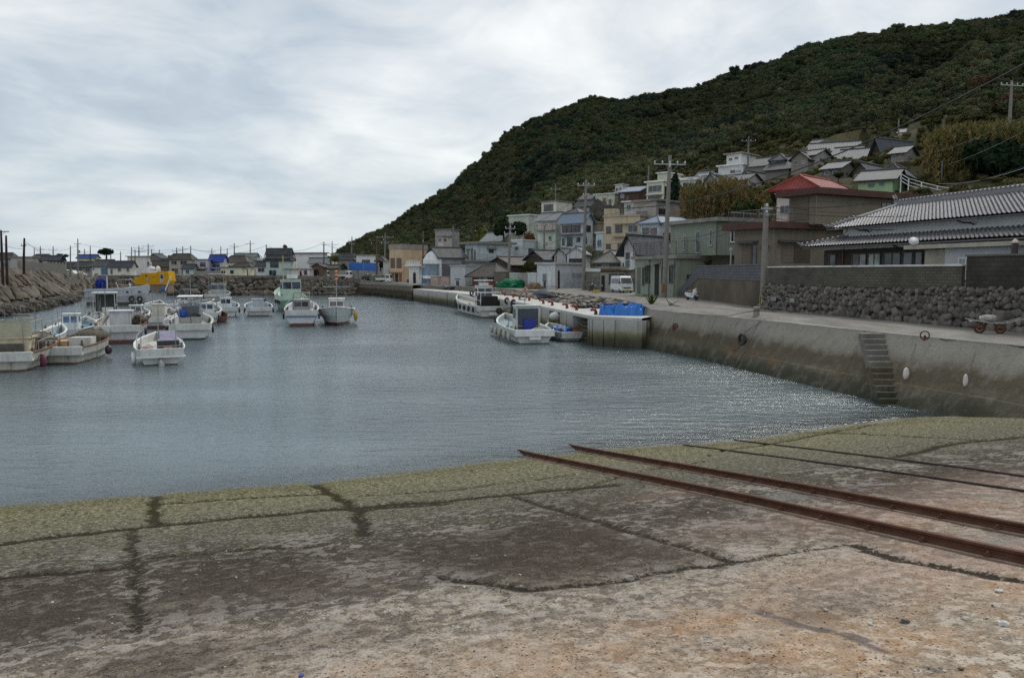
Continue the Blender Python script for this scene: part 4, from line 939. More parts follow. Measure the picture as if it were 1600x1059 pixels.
# ---------------------------------------------------------------- buildings
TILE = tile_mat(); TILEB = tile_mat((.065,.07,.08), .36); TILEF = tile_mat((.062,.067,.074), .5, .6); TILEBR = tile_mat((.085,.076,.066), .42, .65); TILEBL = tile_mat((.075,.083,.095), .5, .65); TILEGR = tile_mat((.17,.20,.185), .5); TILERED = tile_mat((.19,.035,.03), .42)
TINBL = pm((.17,.21,.27), .65, .15, 2, .2, .1); TINW = pm((.21,.225,.235), .7, .2, 2, .2, .2); TEAL = pm((.16,.24,.21), .7, .2, 2)
SLABM = pm((.24,.235,.21), .85, .3, 1.5, .3, .6)
SHUT = pm((.30,.31,.32), .6, .15, 2, .1, .3)
def roof_add(root, kind, x0, x1, y0, y1, z, h, mat, ov=.45, nm='roof', fascia=None):
    w = MB(); X0, X1, Y0, Y1 = x0-ov, x1+ov, y0-ov, y1+ov; t = .14
    if kind == 'flat':
        w.box(X0, X1, Y0, Y1, z+.002, z+h); o = w.build(nm, mat, root); return o
    if kind == 'parapet':
        for a, b, c_, d in ((X0, X1, Y0, Y0+.2), (X0, X1, Y1-.2, Y1), (X0, X0+.2, Y0+.2, Y1-.2), (X1-.2, X1, Y0+.2, Y1-.2)): w.box(a, b, c_, d, z-.12, z+h)
        w.box(X0+.2, X1-.2, Y0+.2, Y1-.2, z-.1, z+.1); return w.build(nm, mat, root)
    k = ov/((Y1-Y0)/2-ov) if kind in ('gx', 'hip', 'iri') else ov/((X1-X0)/2-ov); ze = z-h*k*.75+.05
    zr = z+h; r = MB(); rm = mat
    if kind == 'gx':
        ym = (Y0+Y1)/2; w.slab([(X0, Y0, ze), (X1, Y0, ze), (X1, ym, zr), (X0, ym, zr)], t); w.slab([(X1, Y1, ze), (X0, Y1, ze), (X0, ym, zr), (X1, ym, zr)], t)
        r.tube([(X0-.05, ym, zr+.06), (X1+.05, ym, zr+.06)], .13, 6)
    elif kind == 'gy':
        xm = (X0+X1)/2; w.slab([(X0, Y1, ze), (X0, Y0, ze), (xm, Y0, zr), (xm, Y1, zr)], t); w.slab([(X1, Y0, ze), (X1, Y1, ze), (xm, Y1, zr), (xm, Y0, zr)], t)
        r.tube([(xm, Y0-.05, zr+.06), (xm, Y1+.05, zr+.06)], .13, 6)
    elif kind == 'shx':   # single slope, high at the back
        w.slab([(X0, Y0, ze), (X1, Y0, ze), (X1, Y1, zr), (X0, Y1, zr)], t)
    elif kind in ('hip', 'iri'):
        if (X1-X0) >= (Y1-Y0):
            ym = (Y0+Y1)/2; q = (Y1-Y0)/2*(.95 if kind == 'hip' else .5); a, b = (X0+q, ym, zr), (X1-q, ym, zr)
            if kind == 'iri': # small gable ends above the skirts
                f_ = .5; zm = ze+(zr-ze)*f_; qa = (Y1-Y0)/2*f_
                w.slab([(X0, Y0, ze), (X1, Y0, ze), (X1-q, Y0+qa, zm), (X0+q, Y0+qa, zm)], t); w.slab([(X1, Y1, ze), (X0, Y1, ze), (X0+q, Y1-qa, zm), (X1-q, Y1-qa, zm)], t)
                w.slab([(X0, Y1, ze), (X0, Y0, ze), (X0+q, Y0+qa, zm), (X0+q, Y1-qa, zm)], t); w.slab([(X1, Y0, ze), (X1, Y1, ze), (X1-q, Y1-qa, zm), (X1-q, Y0+qa, zm)], t)
                a, b = (X0+q-.3, ym, zr), (X1-q+.3, ym, zr)
                w.slab([(X0+q-.3, Y0+qa-.1, zm), (X1-q+.3, Y0+qa-.1, zm), b, a], t); w.slab([(X1-q+.3, Y1-qa+.1, zm), (X0+q-.3, Y1-qa+.1, zm), a, b], t)
                g_ = MB(); 
                for xx in (X0+q, X1-q): g_.add([(xx, Y0+qa, zm), (xx, Y1-qa, zm), (xx, ym, zr-.1)], [(0,1,2)])
                g_.build('gable_wall', WHITE, root)
            else:
                w.slab([(X0, Y0, ze), (X1, Y0, ze), b, a], t); w.slab([(X1, Y1, ze), (X0, Y1, ze), a, b], t); w.slab([(X0, Y1, ze), (X0, Y0, ze), a], t); w.slab([(X1, Y0, ze), (X1, Y1, ze), b], t)
            r.tube([a, b], .16, 6)
            for p_, e_ in ((a, (X0, Y0, ze)), (b, (X1, Y0, ze)), (b, (X1, Y1, ze))): r.tube([p_, (e_[0], e_[1], e_[2]+.08)], .09, 6)
        else:
            xm = (X0+X1)/2; q = (X1-X0)/2*(.95 if kind == 'hip' else .5); a, b = (xm, Y0+q, zr), (xm, Y1-q, zr)
            w.slab([(X0, Y1, ze), (X0, Y0, ze), a, b], t); w.slab([(X1, Y0, ze), (X1, Y1, ze), b, a], t); w.slab([(X0, Y0, ze), (X1, Y0, ze), a], t); w.slab([(X1, Y1, ze), (X0, Y1, ze), b], t)
            r.tube([a, b], .16, 6)
            for p_, e_ in ((a, (X0, Y0, ze)), (a, (X1, Y0, ze)), (b, (X1, Y1, ze))): r.tube([p_, (e_[0], e_[1], e_[2]+.08)], .09, 6)
    ro = w.build(nm, rm, root)
    if r.v: r.build('ridge', pm((.10,.105,.11), .6, .3, 3, .3, 0) if mat not in (TILERED,) else pm((.3,.08,.06), .6), ro)
    return ro
def wallbox(root, x0, x1, y0, y1, z0, z1, mat, gab=None, h=0, nm='wall'):
    w = MB(); w.box(x0, x1, y0, y1, z0, z1)
    if gab == 'gx': w.add([(x0, y0, z1), (x0, y1, z1), (x0, (y0+y1)/2, z1+h), (x1, y0, z1), (x1, y1, z1), (x1, (y0+y1)/2, z1+h)], [(0, 2, 1), (3, 4, 5)])
    if gab == 'gy': w.add([(x0, y0, z1), (x1, y0, z1), ((x0+x1)/2, y0, z1+h), (x0, y1, z1), (x1, y1, z1), ((x0+x1)/2, y1, z1+h)], [(0, 1, 2), (3, 5, 4)])
    if gab == 'shx': w.add([(x0, y0, z1), (x0, y1, z1), (x0, y1, z1+h), (x1, y0, z1), (x1, y1, z1), (x1, y1, z1+h)], [(0, 2, 1), (3, 4, 5)]); w.add([(x0, y1, z1), (x1, y1, z1), (x1, y1, z1+h), (x0, y1, z1+h)], [(0,3,2,1)])
    return w.build(nm, mat, root)
def opening(root, face, a0, a1, z0, z1, kind, x1, y0, fm=None, gm=None):
    """face 'f': plane y=y0 facing -y; face 's': plane x=x1 facing +x; a0,a1 metres along the face"""
    def P(w, u0, u1, d0, d1, q0, q1):
        if face == 'f': w.box(u0, u1, y0-d1, y0-d0, q0, q1)
        else: w.box(x1+d0, x1+d1, u0, u1, q0, q1)
    fm = fm or FRAMEM; t = .07 if (a1-a0) < 4 else .09
    if kind == 'k':      # plain recess / dark opening
        w = MB(); P(w, a0, a1, .004, .03, z0, z1); return w.build('doorway', plain((.012,.011,.010), .8), root)
    if kind == 'v':      # louvre vent
        w = MB(); P(w, a0, a1, .003, .04, z0, z1); return w.build('vent', pm((.2,.22,.22), .6), root)
    if kind in 'sg':     # steel shutter
        w = MB(); n = max(3, int((z1-z0)/.25)); P(w, a0, a1, .003, .03, z0, z1)
        for i in range(n): P(w, a0+.03, a1-.03, .03, .045, z0+(z1-z0)*(i+.15)/n, z0+(z1-z0)*(i+.85)/n)
        return w.build('shutter', fm if fm is not FRAMEM else SHUT, root)
    if kind == 'a':      # awning hood
        w = MB(); P(w, a0, a1, .002, .55, z0, z0+.09); P(w, a0, a1, .002, .1, z0+.09, z1); return w.build('window_hood', fm if fm is not FRAMEM else SLABM, root)
    w = MB(); d = .05
    P(w, a0, a1, .004, d, z0-.0, z0+t); P(w, a0, a1, .004, d, z1-t, z1); P(w, a0, a0+t, .004, d, z0+t, z1-t); P(w, a1-t, a1, .004, d, z0+t, z1-t)
    nm_ = max(1, round((a1-a0)/1.0)) if kind != 'd' else 1
    for i in range(1, nm_+ (1 if nm_ < 2 else 0)):
        if kind == 'd' or (a1-a0) < .8: break
        c_ = a0+(a1-a0)*i/max(2, nm_) if nm_ > 1 else (a0+a1)/2; P(w, c_-.03, c_+.03, .004, d-.006, z0+t, z1-t)
    o = w.build('door' if kind == 'd' else 'window', fm, root)
    g_ = MB(); P(g_, a0+t*.5, a1-t*.5, .003, .018, z0+t*.5, z1-t*.5); g_.build('pane', gm or GLASS, o)
    if kind != 'd' and (z1-z0) > .7: s_ = MB(); P(s_, a0-.06, a1+.06, .004, .11, z0-.06, z0-.004); s_.build('sill', fm, o)
    return o
def railing(root, pts, h=1.0, mat=None, sp=.9, bars=True, nm='balcony_rail'):
    mat = mat or plain((.05,.05,.05), .5, .3); w = MB()
    for a, b in zip(pts[:-1], pts[1:]):
        a, b = Vector(a), Vector(b); Ln = (b-a).length; n = max(1, int(Ln/sp))
        for zz in (h, h*.12): w.tube([a+Vector((0,0,zz)), b+Vector((0,0,zz))], .025, 4)
        for i in range(n+1): p = a.lerp(b, i/n); w.tube([p, p+Vector((0,0,h))], .028, 4)
        if bars:
            m_ = int(Ln/.16)
            for i in range(m_): p = a.lerp(b, (i+.5)/m_); w.tube([p+Vector((0,0,h*.12)), p+Vector((0,0,h))], .009, 3, False)
    return w.build(nm, mat, root)
PADS = []
def solve(C, dx, dy, r):
    den = dx-r*dy; return (r*C.y-C.x)/den if abs(den) > 1e-4 else 8
def house(lab, cat, px0, pxc, px1, pyb, pyt, D=None, th=45, wc=(.5,.52,.5), roof='flat', rh=.25, rm=None, ov=.4, wins=(), name='house', found=2.5, grp=None, maxL=30, wm=None, extra=None, fm=None, gm=None, rc=None):
    wc = tuple(min(.66, k*1.2) for k in wc)
    if D is None: D = Dof(pxc, pyb)
    C = at(pxc, pyb, D); H = at(pxc, pyt, D).z-C.z; t = math.radians(th)
    Lf = min(maxL, max(1.5, abs(solve(C, -math.cos(t), math.sin(t), ray(px0, pyb).x/ray(px0, pyb).y))))
    Ls = min(maxL, max(1.5, abs(solve(C, math.sin(t), math.cos(t), ray(px1, pyb).x/ray(px1, pyb).y))))
    if px1 - pxc < 2: Ls = min(Ls, 6)
    if found == 2.0 and D > 170: Ls = min(Ls, 9); rh = rh*.68
    if found > 3 and D > 115: C.z += .9; found += 1
    if found > 3: Ls = min(Ls, 9); Lf = min(Lf, 14)
    if C.z > 3.2 and px1 > 600: PADS.append((C.x, C.y, math.cos(t), math.sin(t), Lf, Ls, C.z))
    root = T(name, lab, cat, C, -t, grp); wm = wm or pm(wc, .8, .2, .7, .15, .45)
    rm = rm or SLABM
    wallbox(root, -Lf, 0, 0, Ls, -found, H, wm, roof if roof in ('gx', 'gy', 'shx') else None, rh)
    roof_add(root, roof, -Lf, 0, 0, Ls, H, rh, rm, ov)
    for wn in wins:
        fc, u0, u1, v0, v1, kd = wn[:6]
        if kd == 'r': # railing box at height v0 projecting u metres
            d = wn[6] if len(wn) > 6 else 1.; pts_ = [(-Lf+u0*Lf, 0, v0*H), (-Lf+u0*Lf, -d, v0*H), (-Lf+u1*Lf, -d, v0*H), (-Lf+u1*Lf, 0, v0*H)] if fc == 'f' else [(0, u0*Ls, v0*H), (d, u0*Ls, v0*H), (d, u1*Ls, v0*H), (0, u1*Ls, v0*H)]
            s_ = MB(); xs_ = [p[0] for p in pts_]; ys_ = [p[1] for p in pts_]; s_.box(min(xs_), max(xs_), min(ys_)-.001, max(ys_)-.002, v0*H-.16, v0*H-.01); s_.build('balcony', rm, root)
            railing(root, pts_, 1.0, wn[7] if len(wn) > 7 else None, bars=D < 120); continue
        f2 = wn[6] if len(wn) > 6 else fm
        if fc == 'f': opening(root, 'f', -Lf+u0*Lf, -Lf+u1*Lf, v0*H, v1*H, kd, 0, 0, f2, gm)
        else: opening(root, 's', u0*Ls, u1*Ls, v0*H, v1*H, kd, 0, 0, f2, gm)
    if extra: extra(root, Lf, Ls, H)
    return root, Lf, Ls, H
def ww(fc, us, v0, v1, kd='w', *a): return [(fc, u0, u1, v0, v1, kd, *a) for u0, u1 in us]
# ---- far shore houses, left to right
FG = dict(th=14, found=2.0)
SHD = tile_mat((.12,.13,.135), .6)
fh = [
 ('grey roofed house at the left edge behind the dark poles', -14, 22, 30, 428, 402, 190, (.22,.22,.21), 'hip', 1.6, TILEF, ww('f', [(.5,.8)], .3, .7)),
 ('blank grey plastered building with a flat roof near the left edge', 18, 52, 60, 431, 402, 182, (.25,.25,.235), 'flat', .3, None, [('s', .2,.7,.3,.6,'w'), ('f', .86,.96,.2,.6,'k')]),
 ('pale building with a hipped grey roof behind the blank grey one', 48, 78, 88, 420, 403, 225, (.33,.34,.33), 'hip', 1.6, TILEF, ww('f', [(.1,.3), (.6,.8)], .3, .7)),
 ('black timber house with white shutters on its upper floor', 62, 94, 97, 430, 405, 186, (.03,.03,.032), 'gx', 1.2, TILEF, [('f', .12,.42,.55,.9,'s',WHITE), ('f', .1,.4,.05,.35,'s',WHITE), ('f', .55,.9,.55,.85,'w'), ('f', 0,1,.5,.5,'r',1.)]),
 ('low grey roofed house right of the black timber house', 97, 128, 134, 428, 416, 205, (.22,.22,.2), 'gx', 1.6, TILEF, ww('f', [(.1,.4), (.6,.85)], .2, .7)),
 ('yellow house with a bright blue roof on the far shore', 122, 150, 156, 424, 402, 222, (.50,.42,.18), 'gx', 1.1, pm((.03,.07,.30), .5), ww('f', [(.12,.32), (.55,.8)], .52, .78)),
 ('grey tiled row house right of the yellow house', 118, 150, 162, 427, 416, 200, (.18,.18,.17), 'gx', 1.8, TILEF, ww('f', [(.1,.35), (.5,.7)], .2, .7)),
 ('pale house with a blue steel garage door and a grey tiled roof', 144, 170, 186, 430, 415, 184, (.42,.45,.44), 'gx', 2.0, TILEF, [('f', .05,.15,.5,.75,'w'), ('f', .55,.95,.05,.75,'s',pm((.12,.2,.3),.6))]),
 ('long cream house with a dark tiled roof behind the trawler', 170, 206, 212, 430, 415, 180, (.55,.52,.36), 'gx', 1.5, TILEB, [('f', .08,.18,.1,.65,'d'), ('f', .4,.55,.4,.75,'w'), ('f', .78,.9,.4,.75,'w')]),
 ('tall blank white block behind the long cream house', 200, 229, 236, 428, 401, 200, (.42,.41,.41), 'flat', .3, None, [('s', .2,.7,.5,.7,'w')]),
 ('dark gabled house left of the hipped brown roof', 232, 252, 264, 428, 403, 205, (.12,.115,.11), 'gy', 1.6, TILEF, ww('f', [(.2,.7)], .3, .6)),
 ('dark low house with brown tiles behind the yellow wheelhouse', 238, 268, 272, 430, 414, 190, (.10,.09,.08), 'gx', 1.6, TILEBR, ww('f', [(.2,.5), (.6,.9)], .1, .6)),
 ('two storey beige house with a hipped grey brown roof', 265, 300, 306, 430, 403, 188, (.26,.235,.19), 'hip', 1.5, TILEBR, ww('f', [(.1,.35), (.5,.8)], .62, .85)+ww('f', [(.1,.4), (.55,.9)], .1, .4)),
 ('small pale blue green house in front of the lavender house', 286, 302, 308, 431, 418, 178, (.30,.38,.37), 'gx', 1.1, TILEF, ww('f', [(.3,.6)], .3, .7)),
 ('lavender grey two storey house with a balcony on the far shore', 305, 326, 330, 431, 406, 179, (.34,.34,.40), 'flat', .3, None, [('f', .4,.8,.6,.85,'w',FRAMED), ('f', 0.05,.95,.48,.5,'r',.9,STEEL), ('f', .2,.8,.1,.4,'w')]),
 ('white and pale green two storey house with a blue sheet over part of its roof', 328, 349, 353, 431, 406, 179.5, (.46,.52,.48), 'gx', 1.7, pm((.03,.06,.28), .5), [('f', .1,.75,.55,.85,'w',FRAMED), ('f', 0.05,.95,.46,.5,'r',.8,STEEL), ('f', .1,.35,.05,.4,'k')]),
 ('cream house with a broad brown hipped roof behind the low cream shed', 350, 386, 396, 430, 408, 189, (.50,.46,.33), 'hip', 2.0, TILEBR, ww('f', [(.2,.4)], .4, .7)),
 ('smaller brown roofed cream annex right of the broad brown roof', 366, 391, 397, 431, 415, 183, (.45,.42,.30), 'hip', 1.2, TILEBR, [('f',.55,.85,.05,.7,'k')]),
 ('low cream shed with small windows at the road above the rock bank', 345, 378, 386, 432, 418, 176, (.52,.49,.33), 'flat', .2, TILEBR, [('f', .04,.12,.3,.65,'w',FRAMED), ('f', .15,.22,.3,.65,'w',FRAMED), ('f', .45,.62,.35,.7,'w',FRAMED)]),
 ('large green tiled roof behind the cream houses', 362, 400, 410, 424, 405, 212, (.22,.26,.23), 'iri', 2.4, TILEGR, ()),
 ('small white house with a dark roof left of the grey green house', 401, 416, 420, 432, 414, 176, (.48,.50,.52), 'gx', 1.2, TILEB, ww('f', [(.15,.85)], .4, .75)),
 ('large grey green two storey house with a steep tiled gable', 416, 454, 459, 432, 402, 174, (.28,.34,.34), 'iri', 2.9, TILEF, [('f', .18,.52,.48,.78,'w',FRAMED), ('f', .12,.42,.02,.34,'w'), ('f', 0,1,.94,1.,'a')]),
 ('white warehouse with a flat grey roof behind the low pinkish building', 457, 506, 512, 426, 396, 192, (.50,.51,.53), 'flat', .35, TILEB, [('f', .72,.95,.62,.72,'k'), ('f', .6,.7,.2,.4,'w')]),
 ('low pinkish plaster building at the road with two dark openings', 445, 484, 490, 433, 420.5, 173, (.42,.385,.37), 'flat', .2, SLABM, [('f', .60,.68,.02,.75,'k'), ('f', .78,.90,.35,.85,'w',FRAMED)]),
 ('pale tin roofed shed with a sloping white roof', 483, 511, 516, 424, 409, 184, (.36,.38,.4), 'gx', 1.3, TINW, ()),
 ('dark weathered timber shed with a brown roof at the road', 488, 505, 511, 433, 416, 175, (.07,.05,.04), 'gy', 1.0, TILEBR, [('f', .2,.6,.02,.7,'k')]),
 ('brown shed with a long low roof right of the dark timber shed', 509, 528, 534, 432, 418, 180, (.13,.12,.10), 'gx', .9, TILEBR, [('f', .5,.7,.1,.6,'k')]),
 ('yellow cream house far behind the brown sheds', 518, 530, 534, 424, 397, 232, (.46,.42,.27), 'flat', .3, None, ww('f', [(.2,.5)], .6, .8)),
 ('tiled grey roof house between the sheds and the pale flat building', 527, 552, 558, 420, 404, 214, (.14,.135,.13), 'iri', 2.0, TILEF, ()),
 ('pale flat roofed building with a blue green window behind the blue sheet', 557, 586, 590, 424, 399, 205, (.44,.47,.46), 'flat', .3, None, ww('f', [(.3,.75)], .52, .74, 'w')),
 ('brown roofed old house left of the peach building', 588, 601, 607, 430, 407, 190, (.2,.17,.14), 'hip', 1.6, TILEBR, ww('f', [(.2,.6)], .3, .6)),
 ('narrow pale grey plaster house beside the peach building', 600, 609, 612, 438, 408, 172, (.30,.31,.29), 'flat', .2, None, ()),
]
for lab, a, b, c_, yb, yt, D, wc, rf, rh, rm, wn in fh: house(lab, 'house', a, b, c_, yb, yt, D, wc=tuple(min(.62, k*1.25+.02) for k in wc), roof=rf, rh=rh, rm=rm, wins=wn, **FG)
# ---- harbour street, left to right
house('peach plastered two storey corner building with shuttered windows', 'building', 609, 629, 668, 441.5, 388, 166, 34, (.44,.33,.23), 'parapet', .9, pm((.30,.27,.25), .85, .25, 1, .2, .4), .12,
      [('f',.08,.42,.42,.72,'s',pm((.15,.12,.10),.7)), ('f',.55,.95,.42,.72,'s',pm((.15,.12,.10),.7)), ('f',.0,1,.30,.33,'a',pm((.44,.33,.23),.8)), ('f',.1,.35,.04,.26,'s',pm((.22,.13,.09),.7)), ('f',.42,.68,.0,.27,'d',pm((.22,.10,.07),.6)), ('f',.75,.95,.04,.26,'s',pm((.22,.13,.09),.7))], name='building')
def cren(root, Lf, Ls, H):
    w = MB(); n = 9
    for i in range(n): x = -Lf-.3+(Lf+.6)*i/(n-1); w.tube([(x, -.45, H+.3), (x, -.45, H+1.25)], [.14, .05], 4)
    w.tube([(-Lf-.3, -.45, H+.7), (.3, -.45, H+.7)], .04, 4); w.build('baluster_row', WHITE, root)
house('small white kiosk building with a spiked parapet beside the peach building', 'shop', 639, 655, 661, 442.5, 416, 156, 20, (.55,.55,.52), 'flat', .3, WHITE, .6, [('f',.42,.68,0,.62,'k')], name='shop_building', extra=cren)
house('low blue painted building with a white stripe behind the utility pole', 'building', 660, 671, 689, 443, 418, 150, 42, (.10,.19,.30), 'flat', .22, pm((.4,.42,.42), .8), .15, [('f',0,1,.42,.47,'a',WHITE), ('s',0,1,.42,.47,'a',WHITE), ('s',.45,.75,0,.40,'k')], name='building')
def porch(root, Lf, Ls, H):
    w = MB(); pts = []
    for i in range(9):
        a = math.pi*(i-4)/8; pts.append((math.sin(a)*Lf*.55, -math.cos(a)*2.2+.4))
    rings = [(1.0, H*.72), (.98, H*.86), (.72, H*1.06), (.34, H*1.18)]
    vs = [(-Lf/2+x*k, (y-.4)*k+.4, z) for k, z in rings for x, y in pts]
    w.add(vs, [(r*9+i, r*9+i+1, (r+1)*9+i+1, (r+1)*9+i) for r in range(3) for i in range(8)]+[tuple(27+i for i in range(9))]); w.build('bay_hood', WHITE, root)
    w = MB(); w.prism([(-Lf/2+x*.86, y*.86) for x, y in pts]+[(-Lf/2, .5)], 'z', H*.30, H*.72); w.build('bay_glass', pm((.18,.24,.30), .3, .4, 1, 0, 0), root)
    w = MB(); w.prism([(-Lf/2+x, y) for x, y in pts]+[(-Lf/2, .6)], 'z', H*.2, H*.30); w.build('bay_base', WHITE, root)
house('tiled roof house with a rounded white bay window', 'house', 667, 686, 727, 444, 400, 141, 48, (.26,.27,.28), 'gy', 1.6, TILEB, .5, [('s',.12,.75,.1,.72,'s',pm((.13,.14,.16),.7)), ('s',.02,.10,.0,.9,'s',WHITE), ('s',.76,.98,.3,.6,'k')], extra=porch)
for a, b, lab in ((673, 685, 'pink block garden wall, left of two beside the hedge'), (690, 702, 'pink block garden wall, right of two under the hedge')):
    house(lab, 'garden wall', a, b-1, b+4, 445.3, 433, 133 if a > 680 else 136, 30, (.33,.26,.235), 'flat', .12, pm((.28,.2,.18), .8), .05, (), name='garden_wall', maxL=3.0)
house('white blockwork shed with a small door behind the parked bicycles', 'shed', 704, 727, 744, 447, 416, 127, 38, (.48,.51,.53), 'flat', .22, pm((.35,.36,.36),.8), .15, [('f',.35,.62,.0,.30,'d',WHITE), ('f',.30,.66,.33,.37,'k')], name='shed', wm=brick_mat((.47,.5,.53), (.44,.47,.5), (.3,.32,.33), .4, .2, dirt=.15))
def t1(root, Lf, Ls, H):
    railing(root, [(-Lf*1.02, -2.6, H*.18), (.5, -2.6, H*.18), (.5, Ls*.4, H*.18)], 1.1, STEEL)
    w = MB(); w.box(-Lf-.8, 2.8, -3.0, Ls, H*.08, H*.165); w.build('terrace_slab', SLABM, root)
    w = MB(); w.box(-Lf-.4, 2.2, -2.5, Ls, -3, H*.08-.002); w.build('lower_wall', pm((.36,.40,.42), .8), root)
house('pale blue two storey house with a concrete terrace and railing', 'house', 727, 745, 799, 412, 381, 146, 52, (.42,.49,.52), 'flat', .4, SLABM, .8,
      [('f',.15,.35,.28,.68,'w'), ('f',.5,.68,.12,.80,'s',pm((.2,.16,.14),.7)), ('f',.78,.92,.15,.72,'w'), ('f',.08,.42,.70,.78,'a'), ('s',.34,.48,.55,.72,'w',FRAMED), ('s',.28,.56,.75,.82,'a')], extra=t1)
house('house with a pale metal roof behind the pale blue house', 'house', 753, 783, 806, 385, 375, 175, 40, (.24,.28,.25), 'gx', 1.9, TINW, .5, ())
house('old low house with a sagging tiled roof and red shutters by the road', 'house', 738, 773, 799, 449, 427, 121, 50, (.13,.12,.11), 'hip', 1.5, TILEBR, .9,
      [('f',.02,.14,.1,.85,'s',pm((.32,.05,.035),.6)), ('f',.30,.44,.25,.9,'s',pm((.32,.33,.36),.6)), ('f',.50,.68,.2,.8,'s',pm((.55,.55,.50),.6)), ('f',.72,.98,.05,.9,'w',FRAMED), ('s',.0,.1,.0,.9,'k')], maxL=13)
house('old tiled house with dark planks behind the low house by the road', 'house', 762, 799, 833, 424, 413, 132, 48, (.06,.05,.045), 'gy', 1.3, TILEBR, .5, (), maxL=14)
house('rough rubble stone store beside the concrete pole', 'shed', 772, 790, 796, 450, 426, 117.5, 40, (.2,.18,.14), 'flat', .15, CONCD, .05, (), name='shed', maxL=4.5, wm=brick_mat((.19,.17,.135), (.14,.125,.10), (.09,.08,.07), .3, .12, dirt=.3))
house('white plastered garden wall behind the green tarpaulin', 'garden wall', 796, 819, 827, 450, 427.5, 115, 30, (.40,.42,.41), 'flat', .1, WHITE, .03, (), name='garden_wall', maxL=5, wm=pm((.38,.40,.39), .85, .35, .8, .2, .9))
house('narrow grey concrete pillar wall beside the white shed', 'garden wall', 820, 826, 829, 450.5, 427, 113, 30, (.24,.24,.23), 'flat', .1, None, .03, (), name='garden_wall', maxL=3)
house('white corrugated annex at the left end of the white shed', 'shed', 828, 838, 842, 451, 428, 112, 36, (.42,.46,.48), 'flat', .15, WHITE, .06, (), name='shed', maxL=5)
def shedrail(root, Lf, Ls, H): railing(root, [(-Lf, 0.2, H+.25), (-.1, .2, H+.25), (-.1, Ls*.96, H+.25)], 2.0, plain((.05,.05,.05), .6), 1.6, bars=False)
house('long white shed with a steel roller shutter and a railed flat roof', 'shed', 839, 869, 912, 452, 413, 109, 36, (.44,.47,.50), 'flat', .3, pm((.40,.42,.42), .8), .25,
      [('f',.30,.50,.30,.62,'v'), ('f',.35,.47,.08,.34,'w',FRAMED), ('f',.58,.75,.02,.7,'s',WHITE), ('s',.05,.12,.03,.75,'k'), ('s',.14,.55,.02,.66,'s',pm((.46,.5,.54),.6)), ('s',.57,.97,.02,.42,'s',pm((.46,.5,.54),.6)), ('s',.57,.97,.44,.66,'s',pm((.34,.37,.4),.6))], name='shed', extra=shedrail, maxL=20)
house('dark tiled house with a long black ridge above the white shed', 'house', 822, 850, 905, 415, 404, 128, 48, (.05,.045,.04), 'gy', 1.4, TILEB, .5, (), maxL=20)
house('white house with blue windows behind the black tiled roof', 'house', 800, 816, 852, 402, 376, 152, 42, (.46,.51,.54), 'flat', .25, WHITE, .15, [('f',.3,.6,.45,.65,'w'), ('s',.25,.5,.25,.55,'w',pm((.12,.2,.26),.5)), ('s',.65,.95,.25,.5,'w',pm((.12,.2,.26),.5))])
house('white gabled tin house below the tan apartment block', 'house', 866, 884, 906, 412, 399, 128, 20, (.4,.42,.44), 'gy', 1.2, TILEF, .4, (), maxL=12)
house('small white gable front beside the concrete pole', 'house', 886, 914, 922, 412, 396, 124, 14, (.45,.47,.5), 'gy', 1.1, TINW, .3, [('f',.1,.9,.1,.5,'k')], maxL=8)
house('whitewashed rubble stone store behind the bicycle rack', 'shed', 911, 938, 943, 454, 423, 100, 20, (.3,.3,.27), 'parapet', .3, WHITE, .1, [('f',.04,.16,.55,.8,'k')], name='shed', maxL=5, wm=brick_mat((.42,.41,.37), (.26,.25,.22), (.05,.048,.045), .32, .16, dirt=.25, mort=.03))
house('low shop front with a rusty board above its windows', 'shop', 938, 976, 990, 457, 420, 93, 16, (.27,.27,.24), 'flat', .25, SLABM, .5,
      [('f',.04,.18,.0,.72,'k'), ('f',.35,.70,.38,.8,'w',FRAMED), ('f',.74,.96,.45,.8,'w',FRAMED), ('f',.0,1.,.84,.94,'s',pm((.16,.09,.06),.8)), ('f',.22,1.,.04,.34,'s',pm((.32,.33,.29),.8))], name='shop_building', maxL=7)
house('grey tiled house with a moss stained hipped roof above the shop front', 'house', 930, 965, 988, 424, 408, 106, 28, (.13,.12,.11), 'hip', 1.5, tile_mat((.16,.16,.15), .4), .6, [('f',.3,.6,.3,.7,'w'), ('f', .1,.2,.2,.6,'k')], maxL=12)
house('rubble stone wall house with a white balcony beside the green building', 'house', 976, 990, 1000, 458, 420, 92.5, 30, (.3,.3,.27), 'flat', .2, WHITE, .1, [('f',.0,1,1.02,1.04,'r',.4,WHITE)], maxL=5, wm=brick_mat((.3,.29,.26), (.17,.16,.14), (.06,.055,.05), .4, .26, dirt=.3, mort=.03))
house('white walled house with an upturned tiled eave left of the green building', 'house', 978, 992, 1040, 423, 385, 93, 40, (.42,.43,.44), 'gy', 1.4, TILEB, .8, [('f',.15,.5,.15,.75,'w',FRAMED), ('f',.6,.9,.15,.75,'s',WHITE)], maxL=8)
